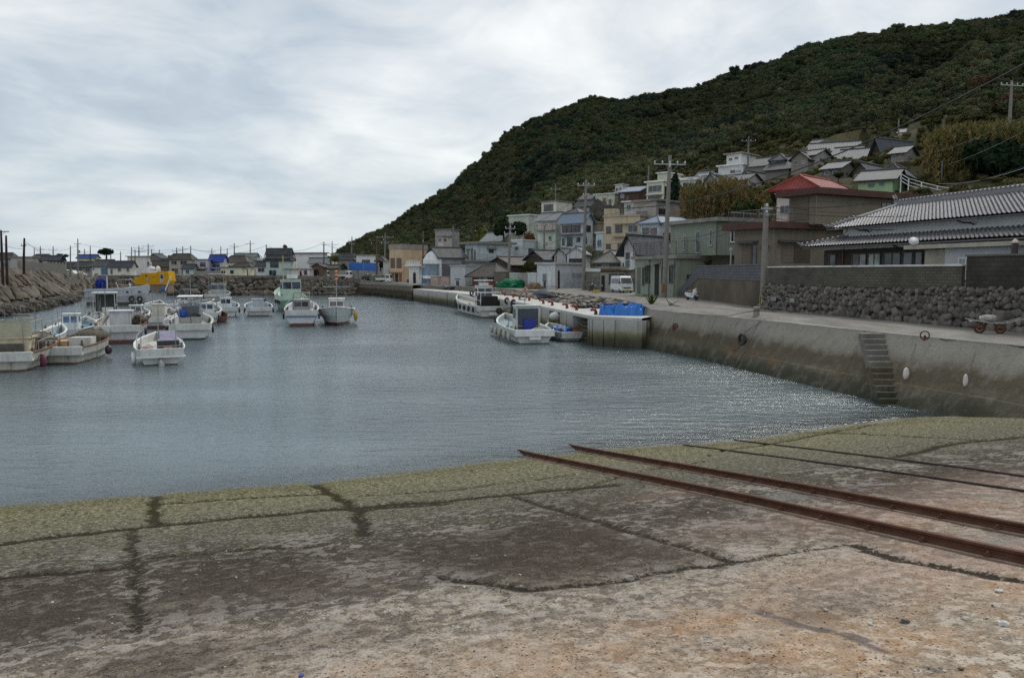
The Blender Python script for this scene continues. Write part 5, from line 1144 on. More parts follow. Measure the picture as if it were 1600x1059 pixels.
# ---- green two storey building
GRN = pm((.255,.295,.245), .8, .18, .7, .12, .5, stain=(.08,.09,.07)); GRN2 = pm((.215,.25,.205), .8, .15, .7, .12, .35)
def grn(root, Lf, Ls, H):
    z2 = H+.3; h2 = 3.1
    wallbox(root, -Lf*.62, -.0+3.0, 2.4, Ls, z2, z2+h2, GRN2, nm='upper_wall'); roof_add(root, 'flat', -Lf*.62, 3.0, 2.4, Ls, z2+h2, .35, SLABM, .55, 'upper_roof')
    for a0, a1, q0, q1 in ((.30,.36,.55,2.0), (.56,.66,.25,2.35), (.84,.90,.9,2.4)): opening(root, 'f', -Lf*.62+(Lf*.62+3)*a0, -Lf*.62+(Lf*.62+3)*a1, z2+q0, z2+q1, 'w', 0, 2.4)
    opening(root, 's', 2.4+(Ls-2.4)*.30, 2.4+(Ls-2.4)*.47, z2+1.2, z2+2.4, 'w', 3.0, 0, WHITE)
    railing(root, [(-Lf, 1.9, z2), (-Lf, -.25, z2), (.25, -.25, z2), (.25, 2.3, z2)], 1.35, plain((.04,.045,.045), .5), 1.2)
    w = MB()
    for x in (-Lf*.3, -Lf*.02, -Lf*.62): w.tube([(x, -.12, -.2), (x, -.12, H)], .05, 5)
    w.tube([(2.95, 2.3, z2), (2.95, 2.3, z2+h2)], .05, 5); w.build('drain_pipe', plain((.06,.065,.06), .5), root)
    w = MB(); 
    for k in range(4): w.box(.03, .06, 1.2+k*.42, 1.5+k*.42, H*.46+.04*(k % 2), H*.58)
    w.box(.03, .06, 1.1, 2.9, H*.43, H*.45); w.build('wall_sign', DARK, root)
house('pale green two storey building with a black balcony railing', 'building', 992, 1056, 1150, 464, 404, 74.5, 66, (.3,.4,.3), 'flat', .3, SLABM, .35,
      [('f',.06,.14,.05,.78,'s',pm((.14,.15,.13),.8)), ('f',.19,.24,.3,.78,'w',FRAMED), ('f',.26,.38,.36,.82,'w',FRAMED), ('f',.24,.40,.82,.9,'a'), ('f',.50,.60,.0,.86,'k'), ('f',.46,.64,.86,.93,'a'), ('f',.66,.74,.38,.8,'w',FRAMED), ('f',.84,.93,.38,.8,'w',FRAMED), ('f',.82,.96,.82,.88,'a')], name='building', wm=GRN, extra=grn, maxL=24)
# ---- beige two storey flat roofed house
BEI = pm((.185,.165,.13), .85, .15, .8, .15, .35, stain=(.08,.065,.05)); BRF = pm((.085,.045,.038), .7, .2, 1, .1, .2); BSH = pm((.15,.125,.10), .7, .15)
def bei(root, Lf, Ls, H):
    x0, x1, y0, y1 = -1.3, 1.4, 3.0, 16.5; z2 = H+.35; h2 = 2.25
    wallbox(root, x0, x1, y0, y1, z2, z2+h2, BEI, nm='upper_wall'); roof_add(root, 'flat', x0, x1, y0, y1, z2+h2, .5, BRF, .75, 'upper_roof')
    opening(root, 'f', x0+.2, x0+2.0, z2+.35, z2+2.2, 's', 0, y0, BSH); opening(root, 'f', x0+.1, x0+2.2, z2+2.25, z2+2.4, 'a', 0, y0, BEI)
    opening(root, 's', y0+7.6, y0+8.9, z2+.5, z2+2.0, 'w', x1, 0, FRAMED); opening(root, 's', y0+6.9, y0+10.1, z2+2.3, z2+2.42, 'a', x1, 0, BSH)
    railing(root, [(-Lf-.4, Ls*.8, z2), (-Lf-.4, -.4, z2), (.6, -.4, z2), (.6, 6.5, z2)], 1.15, plain((.13,.125,.12), .5, .3), 1.5)
    w = MB()
    for z in (z2+h2*.78, z2+h2*.42): w.box(x0, x1+.012, y0-.012, y0+.0, z, z+.03); w.box(x1, x1+.012, y0, y1, z, z+.03)
    for z in (H*.72, H*.9): w.box(-Lf, 0, -.012, 0, z, z+.03)
    w.build('groove', FRAMED, root)
    w = MB(); w.tube([(.12, -.1, -1), (.12, -.1, H)], .05, 5); w.build('drain_pipe', pm((.2,.17,.13), .6), root); w = MB(); w.tube([(x1+.1, y0-.1, z2), (x1+.1, y0-.1, z2+h2)], .05, 5); w.build('drain_pipe', pm((.2,.17,.13), .6), root)
    w = MB(); w.slab([(-Lf*1.0, 5, z2+.25), (-Lf*.25, 5, z2+.25), (-Lf*.25, 8.5, z2+2.0), (-Lf*1., 8.5, z2+2.0)], .15); w.slab([(-Lf*.25, 12, z2+.25), (-Lf*1., 12, z2+.25), (-Lf*1., 8.5, z2+2.0), (-Lf*.25, 8.5, z2+2.0)], .15); w.build('rear_roof', TILEBR, root)
house('two storey beige flat roofed house with brown fascias and a roof railing', 'house', 1147, 1207, 1345, 421, 357, 61, 62, (.2,.18,.14), 'flat', .5, BRF, .75,
      [('f',.20,.45,.0,.62,'s',BSH), ('f',.47,.60,.0,.62,'w',FRAMED), ('f',.10,.62,.66,.72,'a',FRAMED), ('f',.74,.86,.02,.5,'w'), ('f',.70,.9,.55,.60,'a',BSH), ('s',.09,.22,.16,.6,'s',BSH), ('s',.225,.4,.16,.6,'s',pm((.09,.075,.06),.7)), ('s',.05,.45,.66,.73,'a',FRAMED)], wm=BEI, extra=bei, found=3, maxL=16)
# ---- hillside houses (depth from the terrain under their feet)
CR = (.50,.50,.44); PB = (.42,.50,.55); LG = (.42,.47,.40)
def hh(*a, **k): k.setdefault('found', 3.5); return house(*a, **k)
hh('low cream flat roofed hut at the foot of the wooded hill', 'house', 684, 692, 706, 386, 376, 190, 45, (.42,.38,.36), 'flat', .3, None, .3, [('f',.1,.8,.3,.8,'w'), ('s',.1,.4,.3,.7,'w')])
hh('long low grey stone terrace house among the trees on the lower hill', 'house', 680, 705, 718, 372, 364, 225, 30, (.26,.26,.25), 'flat', .25, None, .3, ())
hh('long low pale flat roofed house behind the dark evergreens', 'house', 795, 826, 846, 376, 343, 168, 42, (.40,.43,.38), 'flat', .25, WHITE, .3, ())
hh('cream house of three stepped storeys high at the forest edge', 'house', 846, 869, 894, 352, 321, 178, 45, CR, 'flat', .22, pm((.22,.2,.18),.8), .25,
   [('f',.16,.8,.55,.88,'w',FRAMED), ('f',.16,.8,.02,.32,'w',FRAMED), ('f',0,1,.42,.46,'a'), ('s',0,1,.42,.46,'a'), ('s',.5,.65,.12,.28,'k'), ('s',.75,.9,.12,.28,'k')])
hh('pale green two storey house with a red balcony rail and pink blinds', 'house', 840, 868, 884, 388, 349, 152, 42, (.44,.48,.42), 'gx', 1.3, TINW, .6,
   [('f',.08,.28,.62,.85,'s',pm((.55,.45,.45),.6)), ('f',.38,.58,.62,.85,'s',pm((.55,.45,.45),.6)), ('f',.68,.88,.62,.85,'s',pm((.55,.45,.45),.6)), ('f',0,1,.55,.6,'r',.9,pm((.3,.06,.05),.6)), ('f',.62,.78,.15,.32,'w')])
hh('pale blue house with brown sliding windows and a pale sloping metal roof', 'house', 876, 912, 926, 393, 352, 146, 44, (.40,.46,.48), 'gx', 1.5, TINBL, .6,
   [('f',.06,.86,.58,.82,'w',pm((.12,.05,.04),.5)), ('f',0,1,.50,.58,'r',1.0,pm((.3,.2,.19),.6)), ('s',.2,.75,.58,.82,'w',pm((.12,.05,.04),.5)), ('f',.05,.2,.05,.36,'d',WHITE), ('f',.28,.52,.05,.38,'w',FRAMED), ('f',.7,.85,.2,.36,'w',FRAMED), ('s',.2,.35,.12,.36,'w',FRAMED)])
hh('weathered brown plaster house between the blue house and the tan block', 'house', 922, 936, 948, 396, 356, 148, 40, (.24,.21,.17), 'flat', .25, None, .2, [('f',.0,1,.55,.6,'a'), ('f',.1,.5,.12,.32,'w')])
hh('small pale blue annex beside the tan apartment block', 'house', 936, 942, 948, 398, 372, 140, 40, PB, 'flat', .2, WHITE, .2, [('f',.2,.8,.2,.6,'w')])
def tanx(root, Lf, Ls, H):
    w = MB(); w.box(-Lf, -Lf*.68, 0, Ls*.5, H, H+1.3); w.build('stair_tower', pm((.40,.35,.26), .8, .2, .8, .15, .5), root)
    railing(root, [(-Lf*.66, 0, H+.3), (0, 0, H+.3), (0, Ls, H+.3)], 1., STEEL)
hh('tan plastered three storey apartment block with a roof railing', 'apartment block', 943, 999, 1012, 400, 347, 118, 30, (.40,.34,.25), 'flat', .25, pm((.38,.33,.25),.8), .15,
   [('f',.07,.20,.52,.72,'w',FRAMED), ('f',.33,.52,.54,.74,'w',FRAMED), ('f',.68,.95,.52,.74,'w'), ('f',.28,1,.40,.44,'a',pm((.40,.35,.26),.8)), ('f',.07,.2,.06,.2,'w',FRAMED), ('f',.4,.6,.04,.2,'w',FRAMED), ('f',.3,.92,.78,.80,'a',pm((.40,.35,.26),.8))], name='apartment_building', extra=tanx)
hh('blue white three storey house with curtained windows behind the green building', 'house', 1000, 1029, 1088, 400, 347, 104, 52, (.42,.46,.52), 'hip', 1.0, TINBL, .5,
   [('f',.1,.5,.62,.86,'w',pm((.3,.28,.27),.5)), ('f',.0,1,.5,.6,'r',1.0,STEEL), ('f',.55,.9,.62,.84,'s',pm((.2,.15,.14),.6)), ('s',.1,.3,.4,.7,'w')])
hh('long flat grey concrete house above the blue white house', 'house', 991, 1025, 1062, 352, 323, 122, 48, (.30,.28,.26), 'flat', .3, pm((.24,.22,.20),.85), .4, [('f',.1,.6,.1,.5,'w',pm((.16,.24,.32),.6)), ('s',.1,.4,.2,.6,'w',FRAMED), ('s',.55,.9,.2,.6,'s',pm((.4,.33,.25),.7))])
hh('low pale tiled house below the retaining rocks on the slope', 'house', 899, 922, 934, 343, 327, 178, 42, (.36,.38,.38), 'gx', 1.3, TILEF, .5, [('f',.1,.5,.3,.7,'w'), ('s',.2,.8,.1,.8,'s',pm((.3,.36,.42),.6))])
def scaff(root, Lf, Ls, H): railing(root, [(-Lf, -.8, H*.5), (0, -.8, H*.5)], 2.2, plain((.10,.10,.09), .6), 1.2, bars=False)
hh('long cream terraced house with a scaffold like rail on the slope', 'house', 929, 960, 972, 335, 309, 186, 38, (.48,.50,.40), 'flat', .25, WHITE, .3, [('f',.4,.6,.1,.8,'s',pm((.3,.2,.15),.7)), ('f',.7,.85,.3,.7,'w')], extra=scaff)
hh('small cream cube house highest at the left of the slope', 'house', 961, 973, 998, 308, 294, 208, 40, (.47,.50,.44), 'flat', .2, WHITE, .25, [('f',.1,.4,.3,.7,'w'), ('f',.55,.85,.3,.7,'w'), ('s',.1,.3,.1,.6,'k')])
hh('dark brown weatherboard house with a pale blue metal roof', 'house', 966, 998, 1012, 322, 304, 180, 34, (.075,.05,.042), 'shx', 1.6, TINBL, .4, [('f',.1,.3,.4,.8,'s',pm((.3,.31,.34),.6)), ('f',.4,.5,.2,.6,'s',pm((.2,.12,.1),.6))])
hh('cream two storey terraced house behind the tall concrete pole', 'house', 1010, 1036, 1052, 325, 291, 152, 44, (.50,.49,.38), 'flat', .3, WHITE, .4, [('f',.1,.9,.55,.85,'w'), ('f',0,1,.42,.46,'a',WHITE), ('f',.1,.9,.05,.38,'w',FRAMED), ('s',.1,.3,.1,.8,'k')])
hh('white concrete terrace house under the cream terraced house', 'house', 1000, 1036, 1066, 334, 320, 142, 44, (.48,.47,.42), 'flat', .2, WHITE, .3, [('f',.2,.7,.2,.8,'w')])
hh('pale green top storey set back above the cream terraced house', 'house', 1027, 1042, 1064, 292, 277, 168, 42, (.45,.48,.38), 'flat', .25, WHITE, .3, ())
hh('long white flat roofed house left of the twin grey gables', 'house', 1056, 1088, 1104, 308, 288, 160, 30, (.42,.46,.43), 'flat', .25, WHITE, .35, [('f',.35,.55,.2,.8,'k'), ('f',.65,.9,.3,.8,'w')])
hh('grey tiled twin gable house behind the bamboo', 'house', 1084, 1104, 1124, 300, 285, 172, 40, (.22,.21,.19), 'gx', 2.0, TILEF, .5, ())
hh('small brown gabled house just above the lower bamboo grove', 'house', 1100, 1118, 1132, 306, 292, 150, 25, (.24,.21,.18), 'gy', 1.8, TILEF, .4, ())
def wt(root, Lf, Ls, H): pass
hh('white three storey house stepped in terraces with blue curtained windows', 'house', 1122, 1160, 1200, 284, 264, 168, 44, (.50,.50,.50), 'flat', .3, WHITE, .4, [('f',.15,.3,.1,.6,'s',WHITE), ('f',.5,.7,.15,.65,'w'), ('f',.72,.95,.2,.6,'s',pm((.3,.34,.4),.6)), ('s',.1,.5,.1,.6,'s',pm((.4,.33,.32),.7))])
hh('white top storey with a thin flat roof crowning the terraced house', 'house', 1135, 1158, 1182, 260, 246, 178, 46, (.55,.55,.54), 'flat', .25, pm((.33,.27,.22),.8), .6, [('f',.15,.4,.3,.6,'w'), ('f',.55,.8,.4,.65,'w')])
hh('pink white lower terrace wall house in front of the terraced white house', 'house', 1128, 1166, 1186, 292, 278, 158, 40, (.45,.40,.39), 'flat', .2, WHITE, .2, ())
hh('grey tiled house with an upturned ridge beside the terraced white house', 'house', 1152, 1172, 1207, 308, 291, 146, 46, (.22,.22,.23), 'iri', 2.2, TILEF, .6, [('s',.3,.5,.1,.7,'s',pm((.3,.12,.09),.7)), ('s',.1,.25,.1,.7,'s',pm((.35,.38,.42),.7))])
hh('long grey tiled roof right of the terraced white house', 'house', 1170, 1202, 1230, 276, 264, 165, 44, (.20,.19,.17), 'gx', 2.1, TILEF, .5, ())
hh('wide pale grey tiled roof descending behind the red roof', 'house', 1196, 1232, 1262, 284, 270, 142, 44, (.17,.16,.15), 'gx', 2.6, TILEF, .5, ())
hh('house with a red tiled hipped roof and white plaster walls', 'house', 1213, 1273, 1332, 335, 292, 84, 46, (.46,.40,.38), 'iri', 1.5, TILERED, .8, [('f',.1,.35,.1,.4,'w'), ('f',.0,1.,.82,.98,'a',WHITE)], maxL=14)
hh('bright green house with a dark tiled roof above the beige house', 'house', 1340, 1394, 1420, 310, 279, 88, 34, (.32,.46,.28), 'gx', 1.5, TILEB, .5, [('f',.3,.48,.62,.8,'v'), ('f',.62,.75,.66,.84,'v'), ('s',.2,.5,.1,.5,'k')], maxL=9)
hh('uppermost grey tiled roof at the left of the hilltop cluster', 'house', 1262, 1300, 1328, 246, 236, 175, 38, (.14,.13,.12), 'gx', 2.6, TILEF, .6, ())
hh('long tiled roof with a reddish ridge in the middle of the hilltop cluster', 'house', 1266, 1340, 1368, 252, 240, 158, 24, (.30,.29,.27), 'gx', 2.2, TILEBL, .6, [('f',.1,.3,.1,.7,'s',WHITE)])
hh('pale tiled house in front of the long reddish ridge', 'house', 1300, 1338, 1362, 262, 250, 146, 34, (.20,.17,.15), 'gx', 2.2, TILEBL, .6, ())
hh('dark timber house with a pale tiled roof on the hill', 'house', 1312, 1362, 1380, 268, 254, 136, 30, (.08,.055,.045), 'gx', 2.2, TILEBL, .6, [('f',.55,.75,.2,.8,'w',FRAMED)])
hh('two tiered dark house with a straight white edged ridge on the hill', 'house', 1362, 1376, 1428, 266, 244, 134, 64, (.06,.045,.04), 'gy', 2.2, TILEBL, .7, [('s',0,1,.35,.42,'a',TILEB), ('s',.2,.5,.05,.3,'w',FRAMED)], maxL=16)
hh('small pale roofed shed between the dark ridge house and the bamboo', 'shed', 1416, 1432, 1442, 272, 262, 118, 34, (.3,.34,.28), 'gx', 1.0, TINW, .4, (), name='shed')
hh('small stepped tiled roofs house beside the bare pole', 'house', 1402, 1420, 1436, 232, 224, 152, 34, (.22,.21,.19), 'gx', 1.8, TILEF, .5, ())
hh('highest weathered tin hut near the bare pole', 'shed', 1404, 1424, 1442, 220, 213, 165, 34, (.2,.18,.15), 'gx', 1.5, TILEBL, .5, (), name='shed')
hh('long tiled roof house above the bamboo at the right', 'house', 1512, 1548, 1572, 214, 205, 108, 40, (.25,.2,.16), 'gx', 1.5, TILEBL, .5, ())
hh('grey walled house with a pale metal edge at the upper right corner', 'house', 1566, 1600, 1680, 232, 203, 96, 40, (.15,.15,.155), 'gx', 1.8, TINW, .5, (), maxL=14)
for i, (a, b, c_, yb, yt, wc, rf, rm, lab) in enumerate((
 (1236,1262,1284,268,255,(.2,.19,.17),'gy',TILEF,'grey gabled house filling the slope left of the hilltop roofs'),(1284,1312,1340,276,262,(.16,.13,.11),'gx',TILEBL,'weathered brown house below the long reddish ridge'),
 (1332,1356,1384,280,268,(.11,.09,.075),'gy',TILEB,'dark house wedged above the bright green house'),(1380,1404,1432,284,270,(.2,.19,.17),'hip',TILEF,'grey hipped roof house right of the bright green house'),
 (1392,1412,1434,250,238,(.24,.22,.19),'gx',TILEBL,'house with a pale tiled roof close left of the right bamboo'),(1246,1272,1300,262,250,(.3,.29,.27),'gx',TILEF,'pale walled house beneath the uppermost left roof'),
 (1204,1226,1246,268,257,(.3,.28,.25),'hip',TILEF,'small hipped house behind the long grey tiled roof'),(1096,1116,1136,292,280,(.4,.4,.37),'flat',WHITE,'pale flat house left of the terraced white house'),
 (1060,1080,1096,300,286,(.44,.45,.42),'flat',WHITE,'cream flat house between the conifers and the twin gables'),(905,925,942,330,316,(.38,.38,.34),'gx',TILEF,'small grey roofed house above the weathered plaster house'),
 (975,1000,1016,338,322,(.42,.41,.37),'flat',WHITE,'cream flat house under the dark weatherboard house'),(1016,1036,1052,312,302,(.4,.42,.36),'gx',TINW,'pale house with a metal roof behind the tall weathered pole'),
 (880,905,925,352,340,(.36,.34,.3),'hip',TILEF,'grey hipped house right of the stepped cream house'),(1140,1166,1190,300,288,(.42,.4,.38),'gx',TILEF,'tiled house directly below the terraced white house'))):
    hh(lab, 'house', a, b, c_, yb, yt, None, 38+i % 3*5, wc, rf, 1.3 if rf != 'flat' else .25, rm, .45, [('f',.15,.42,.25,.75,'w'), ('f',.6,.85,.25,.75,'w' if i % 2 else 's'), ('s',.3,.6,.25,.7,'w')])
# rocks and low walls on the slope
w = MB(); rr = random.Random(4); o0 = at(950, 350, 172)
for i in range(26):
    px = rr.uniform(930, 975); p = at(px, rr.uniform(328, 344), 174+rr.uniform(-3, 3))-o0; s = rr.uniform(.8, 1.6); w.blob(p, (s, s*.8, s*1.5), i, .3, (8, 6), 1.4)
root = T('rock_outcrop', 'grey vertical rock face held up below the cream terraced house', 'rock', o0); w.build('rock_face', ROCKM[1], root)
# blue tarpaulin fence and grey wall on the far shore
def fence(lab, pts, h, mat, name, th=.12, cat='fence', pale=None):
    o0 = Vector(pts[0]); w = MB()
    for a, b in zip(pts[:-1], pts[1:]):
        a, b = Vector(a)-o0, Vector(b)-o0; d = (b-a).normalized(); n_ = Vector((-d.y, d.x, 0))*th
        w.add([a-n_*.5-Vector((0,0,1)), b-n_*.5-Vector((0,0,1)), b+n_*.5-Vector((0,0,1)), a+n_*.5-Vector((0,0,1)), a-n_*.5+Vector((0,0,h)), b-n_*.5+Vector((0,0,h)), b+n_*.5+Vector((0,0,h)), a+n_*.5+Vector((0,0,h))], [(4,5,6,7), (0,1,5,4), (1,2,6,5), (2,3,7,6), (3,0,4,7)])
    r_ = T(name, lab, cat, o0); w.build('panel', mat, r_)
    c_ = MB()
    for a, b in zip(pts[:-1], pts[1:]):
        n = max(1, int((Vector(b)-Vector(a)).length/3)); 
        for i in range(n+1): p = Vector(a).lerp(Vector(b), i/n)-o0; c_.box(p.x-.08, p.x+.08, p.y-.12, p.y+.12, -.5, h+.06)
    c_.build('post_row', pale or CONC, r_); return r_
fence('sagging bright blue tarpaulin fence on the far shore', [at(545, 424, 184), at(592, 425, 182)], at(560, 410, 183).z-at(560, 424, 183).z, BLUETARP, 'tarpaulin_fence')
fence('long grey concrete wall behind the parked white trucks', [at(500, 432, 181), at(560, 433, 179), at(598, 435, 176)], 1.5, CONC, 'concrete_wall', .2, 'wall')
fence('grey concrete sea defence wall behind the left embankment', [at(30, 438, 135), at(66, 438, 150), at(104, 437, 172)], 3.4, pm((.13,.13,.125), .9, .3, 1, .4, .4), 'concrete_wall', .3, 'wall')
fence('low parapet wall along the road above the far rock bank', [at(150, 434, 172), at(345, 434, 173), at(450, 434.5, 172.5), at(520, 435.5, 172)], .55, pm((.17,.165,.15), .9, .3, 1, .4, .4), 'parapet_wall', .25, 'wall')
fence('short row of grey balusters beside the lavender house', [at(305, 431, 175.5), at(345, 431, 175.5)], 1.1, pm((.26,.25,.24), .9), 'baluster_wall', .12, 'wall')
# ---- big tiled house at the right
TH = T('tiled_house', 'long traditional house with a grey two tier tiled roof behind the block wall', 'house', (18.9, 51.2, 4.1), math.atan2(-.97, .23))
# local +x runs toward the camera along the wall, +y away from the harbour
LEN = 27.; ZE = 6.62-4.1; ZR = ZE+2.5
def tileroof(nm, x0a, x0b, x1, ya, yb, za, zb, par=TH, pitch=.27, hipleft=True):
    """tiled slope from eave (ya,za) to ridge (yb,zb) with real barrel tiles; left end runs from x0a at the eave to x0b at the top"""
    sl = math.hypot(yb-ya, zb-za); nv = max(3, int(sl/.24)); n = Vector((0, -(zb-za), (yb-ya))).normalized() if yb > ya else Vector((0, (zb-za), -(yb-ya))).normalized()
    step = pitch/6; vs = []; fs = []; nu = int((x1-min(x0a, x0b))/step)+1
    xs_ = [x1-step*i for i in range(nu)]
    rows = []
    for j in range(nv):
        for e_ in (0, 1):
            v = (j+e_*.999)/nv; x0 = x0a+(x0b-x0a)*v; row = []
            for x in xs_:
                xx = max(x, x0); ph = (x/pitch) % 1; hgt = .055*max(0, math.cos((ph-.3)*2*math.pi*.9))**.7 if abs(ph-.3) < .27 else -.018
                hgt += (.075*(1-e_))
                vs.append((xx, ya+(yb-ya)*v+n.y*hgt, za+(zb-za)*v+n.z*hgt))
            rows.append(row)
    R_ = nv*2
    for j in range(R_-1):
        for i in range(nu-1): fs.append((j*nu+i, j*nu+i+1, (j+1)*nu+i+1, (j+1)*nu+i))
    w = MB(); w.add(vs, fs); w.add([(x0a, ya, za-.09), (x1, ya, za-.09), (x1, yb, zb-.09), (x0b, yb, zb-.09)], [(0,3,2,1)])
    return w.build(nm, TM, par)
m = bpy.data.materials.new('smoked_roof_tiles'); nt = nodes(m); tc = nt.nodes.new('ShaderNodeTexCoord').outputs['Object']
a = noi(nt, tc, .9, 5, .65); b = noi(nt, tc, 4.5, 2, .5); f = noi(nt, tc, 30, 3, .6)
c = mixc(nt, ramp(nt, a, [(.3, 0.), (.7, 1.)]), (.10,.105,.115), (.185,.185,.195)); c = mixc(nt, mth(nt, 'MULTIPLY', ramp(nt, b, [(.5, 0.), (.65, 1.)]), .5), c, (.15,.12,.13)); c = mixc(nt, mth(nt, 'MULTIPLY', ramp(nt, b, [(.3, 1.), (.42, 0.)]), .4), c, (.25,.26,.27))
fin(nt, c, .38, 0, f, .2, .01, .5); TM = m
tileroof('lower_roof', 1.5, 2.7, LEN, -.9, 1.35, ZE-.12, ZE+.40)
tileroof('upper_roof', 2.0, 2.3, LEN, .55, 5.3, ZE+1.02, ZR)
w = MB(); w.add([(1.5,-.9,ZE-.12), (2.7,1.35,ZE+.40), (2.7,7,ZE+.40), (1.5,9,ZE-.12)], [(0,1,2,3)]); w.add([(2.3,5.3,ZR), (LEN,5.3,ZR), (LEN,10.1,ZE+1.0), (1.9,10.1,ZE+1.0)], [(0,1,2,3)]); w.build('rear_roof', TILEB, TH)
w = MB(); w.box(1.9, LEN, .35, 9, -.8, ZE-.02); w.box(2.3, LEN, 1.36, 9, ZE-.018, ZE+1.0); w.add([(2.3,.9,ZE+1.0), (2.3,10,ZE+1.0), (2.4,5.3,ZR-.1)], [(0,2,1)])
w.build('wall', pm((.72,.74,.75), .8, .1, .7, .1, .1), TH)
w = MB(); w.box(1.88, 13.2, .33, .349, 0, ZE-.3); w.build('timber_panel', pm((.07,.055,.048), .8, .25, 1.5, .1, .2), TH)
for i, (a0, a1, gm) in enumerate(((2.4,3.1,GLASS), (4.6,5.9,glass((.10,.10,.095))), (6.0,7.1,glass((.16,.19,.175))), (7.3,8.7,GLASS), (8.8,10.3,glass((.05,.055,.07))), (13.6,15.6,GLASS))): opening(TH, 'f', a0, a1, .35, 1.95, 'w', 0, .33, FRAMED, gm)
w = MB()                                   # ridge: stacked courses with round end caps
w.box(2.25, LEN, 5.12, 5.48, ZR-.03, ZR+.15); w.box(2.2, LEN, 5.17, 5.43, ZR+.15, ZR+.27); w.tube([(2.15,5.3,ZR+.31), (LEN,5.3,ZR+.31)], .11, 8)
for i in range(int((LEN-3.2)/.3)): x = 2.3+i*.3; w.tube([(x,5.05,ZR+.03), (x,5.55,ZR+.03)], .05, 6); w.box(x-.02, x+.02, 5.16, 5.44, ZR+.27, ZR+.45)
w.tube([(2.1,5.3,ZR+.05), (2.0,5.3,ZR+.55), (1.9,5.3,ZR+.8)], [.16,.12,.03], 6); w.tube([(2.15,5.1,ZR+.45), (1.85,5.2,ZR+.7)], .05, 5)
w.build('ridge', TM, TH)
def hipr(a, b, s=.1):
    w = MB(); a, b = Vector(a), Vector(b); n = int((b-a).length/.28); w.tube([a, b], s, 6)
    for i in range(n+1): p = a.lerp(b, i/n); w.tube([p+Vector((-.04,0,.02)), p+Vector((.0,0,s+.07))], [s*1.15, s*.6], 6)
    w.tube([a+Vector((0,0,0)), a+Vector((-.25,-.2,.22))], [.1,.03], 6); w.build('hip_ridge', TM, TH)
hipr((1.45,-.95,ZE-.02), (2.75,1.4,ZE+.52)); hipr((1.95,.5,ZE+1.12), (2.1,2.2,ZE+1.7), .09)
w = MB(); w.tube([(2.1,2.2,ZE+1.7), (2.3,5.2,ZR+.1)], .09, 6); w.slab([(2.2,1.3,ZE+.58), (2.7,1.3,ZE+1.02), (2.7,1.75,ZE+1.1), (2.2,1.75,ZE+.66)], .12); w.build('verge_tiles', pm((.42,.43,.43), .6), TH)
w = MB(); 
for i in range(int((LEN-2.2)/.3)): x = 2.8+i*.3; w.tube([(x,1.28,ZE+.44), (x,1.36,ZE+.50)], .07, 7)
w.box(2.7, LEN, 1.3, 1.345, ZE+.40, ZE+.50); w.build('eave_course', TM, TH)
w = MB(); w.tube([(1.6,-.98,ZE-.2), (LEN,-.98,ZE-.2)], .05, 6); w.tube([(1.9,.46,ZE+.95), (LEN,.46,ZE+.95)], .045, 6)
for x in (12.3, 4.6): w.tube([(x,.46,ZE+.92), (x+.1,.7,ZE+.8), (x+.1,1.2,ZE+.8), (x+.3,1.2,ZE+.7)], .045, 5)
for x in (9.6, 12.4): w.tube([(x,-.95,ZE-.25), (x+.1,-.3,ZE-.5), (x+.1,.28,ZE-.6), (x+.1,.28,0)], .045, 5)
w.build('gutter', plain((.05,.05,.055), .5), TH)
w = MB(); w.tube([(3.8,.28,-.2), (3.8,.28,ZE-.3)], .04, 5); w.build('copper_pipe', plain((.16,.07,.04), .5), TH)
AN = T('annex', 'white plaster annex with a small sliding window below the tiled roof', 'annex', (18.9, 51.2, 4.1), math.atan2(-.97, .23))
def fx(px): # local x on the line y=-1 for a pixel column
    r = (px-800)/F; a = Vector((18.9, 51.2))+Vector((-.97*0+ -.0, 0)); 
    ox, oy = 18.9-1.*.97, 51.2-1.*.23; return (ox-r*oy)/(r*(-.97)-.23)
xa, xb, xc, xd = fx(1446), fx(1478), fx(1532), fx(1590)
w = MB(); w.box(xa, xb, -1.2, .3, -.8, 1.95); w.build('cream_wall', pm((.38,.35,.29), .8), AN)
w = MB(); w.box(xb+.003, xd, -1.22, .3, -.8, 1.98); w.build('wall', pm((.46,.49,.52), .8, .12, 1, .1, .2), AN)
w = MB(); w.box(xa-.9, xd+.2, -1.7, .3, 2.0, 2.2); w.build('roof', pm((.36,.34,.29), .8, .2, 2, .2, .3), AN)
opening(AN, 'f', fx(1500), fx(1524), .55, 1.55, 'w', 0, -1.22, WHITE, glass((.09,.10,.10)))
w = MB(); w.cbox((0,0,0), (.5,.05,.5)); 
dsh = T('satellite_dish', 'small white satellite dish on the annex roof corner', 'satellite dish', Matrix.Rotation(math.atan2(-.97,.23), 3, 'Z') @ Vector((fx(1442), -1.75, 2.35))+Vector((18.9,51.2,4.1)), .2)
w = MB(); w.lathe((0,0,0), [(.0,0),(.12,.02),(.21,.07),(.23,.1)], 16); o = w.build('dish', WHITE, dsh, smooth=True); o.rotation_euler = (1.1, 0, -.5)
w = MB(); w.tube([(0,0,0), (.1,.1,-.35)], .025, 5); w.build('arm', STEEL, dsh)
pl = T('fence_rails', 'pale horizontal rails behind the yellow shrub by the tiled house', 'fence', (18.9,51.2,4.1), math.atan2(-.97,.23)); w = MB()
for z in (.7, 1.05): w.tube([(fx(1396), -1.6, z), (fx(1444), -1.6, z)], .035, 5)
for px in (1398, 1442): w.tube([(fx(px), -1.6, -.3), (fx(px), -1.6, 1.2)], .035, 5)
w.build('rail', pm((.3,.42,.4), .6), pl)
w = MB(); w.tube([(0,0,-1), (0,0,2.1)], .13, 8); w.cm = 1; w.lathe((0,0,2.1), [(.15,0),(.15,.05),(.05,.16),(.01,.2)], 8)
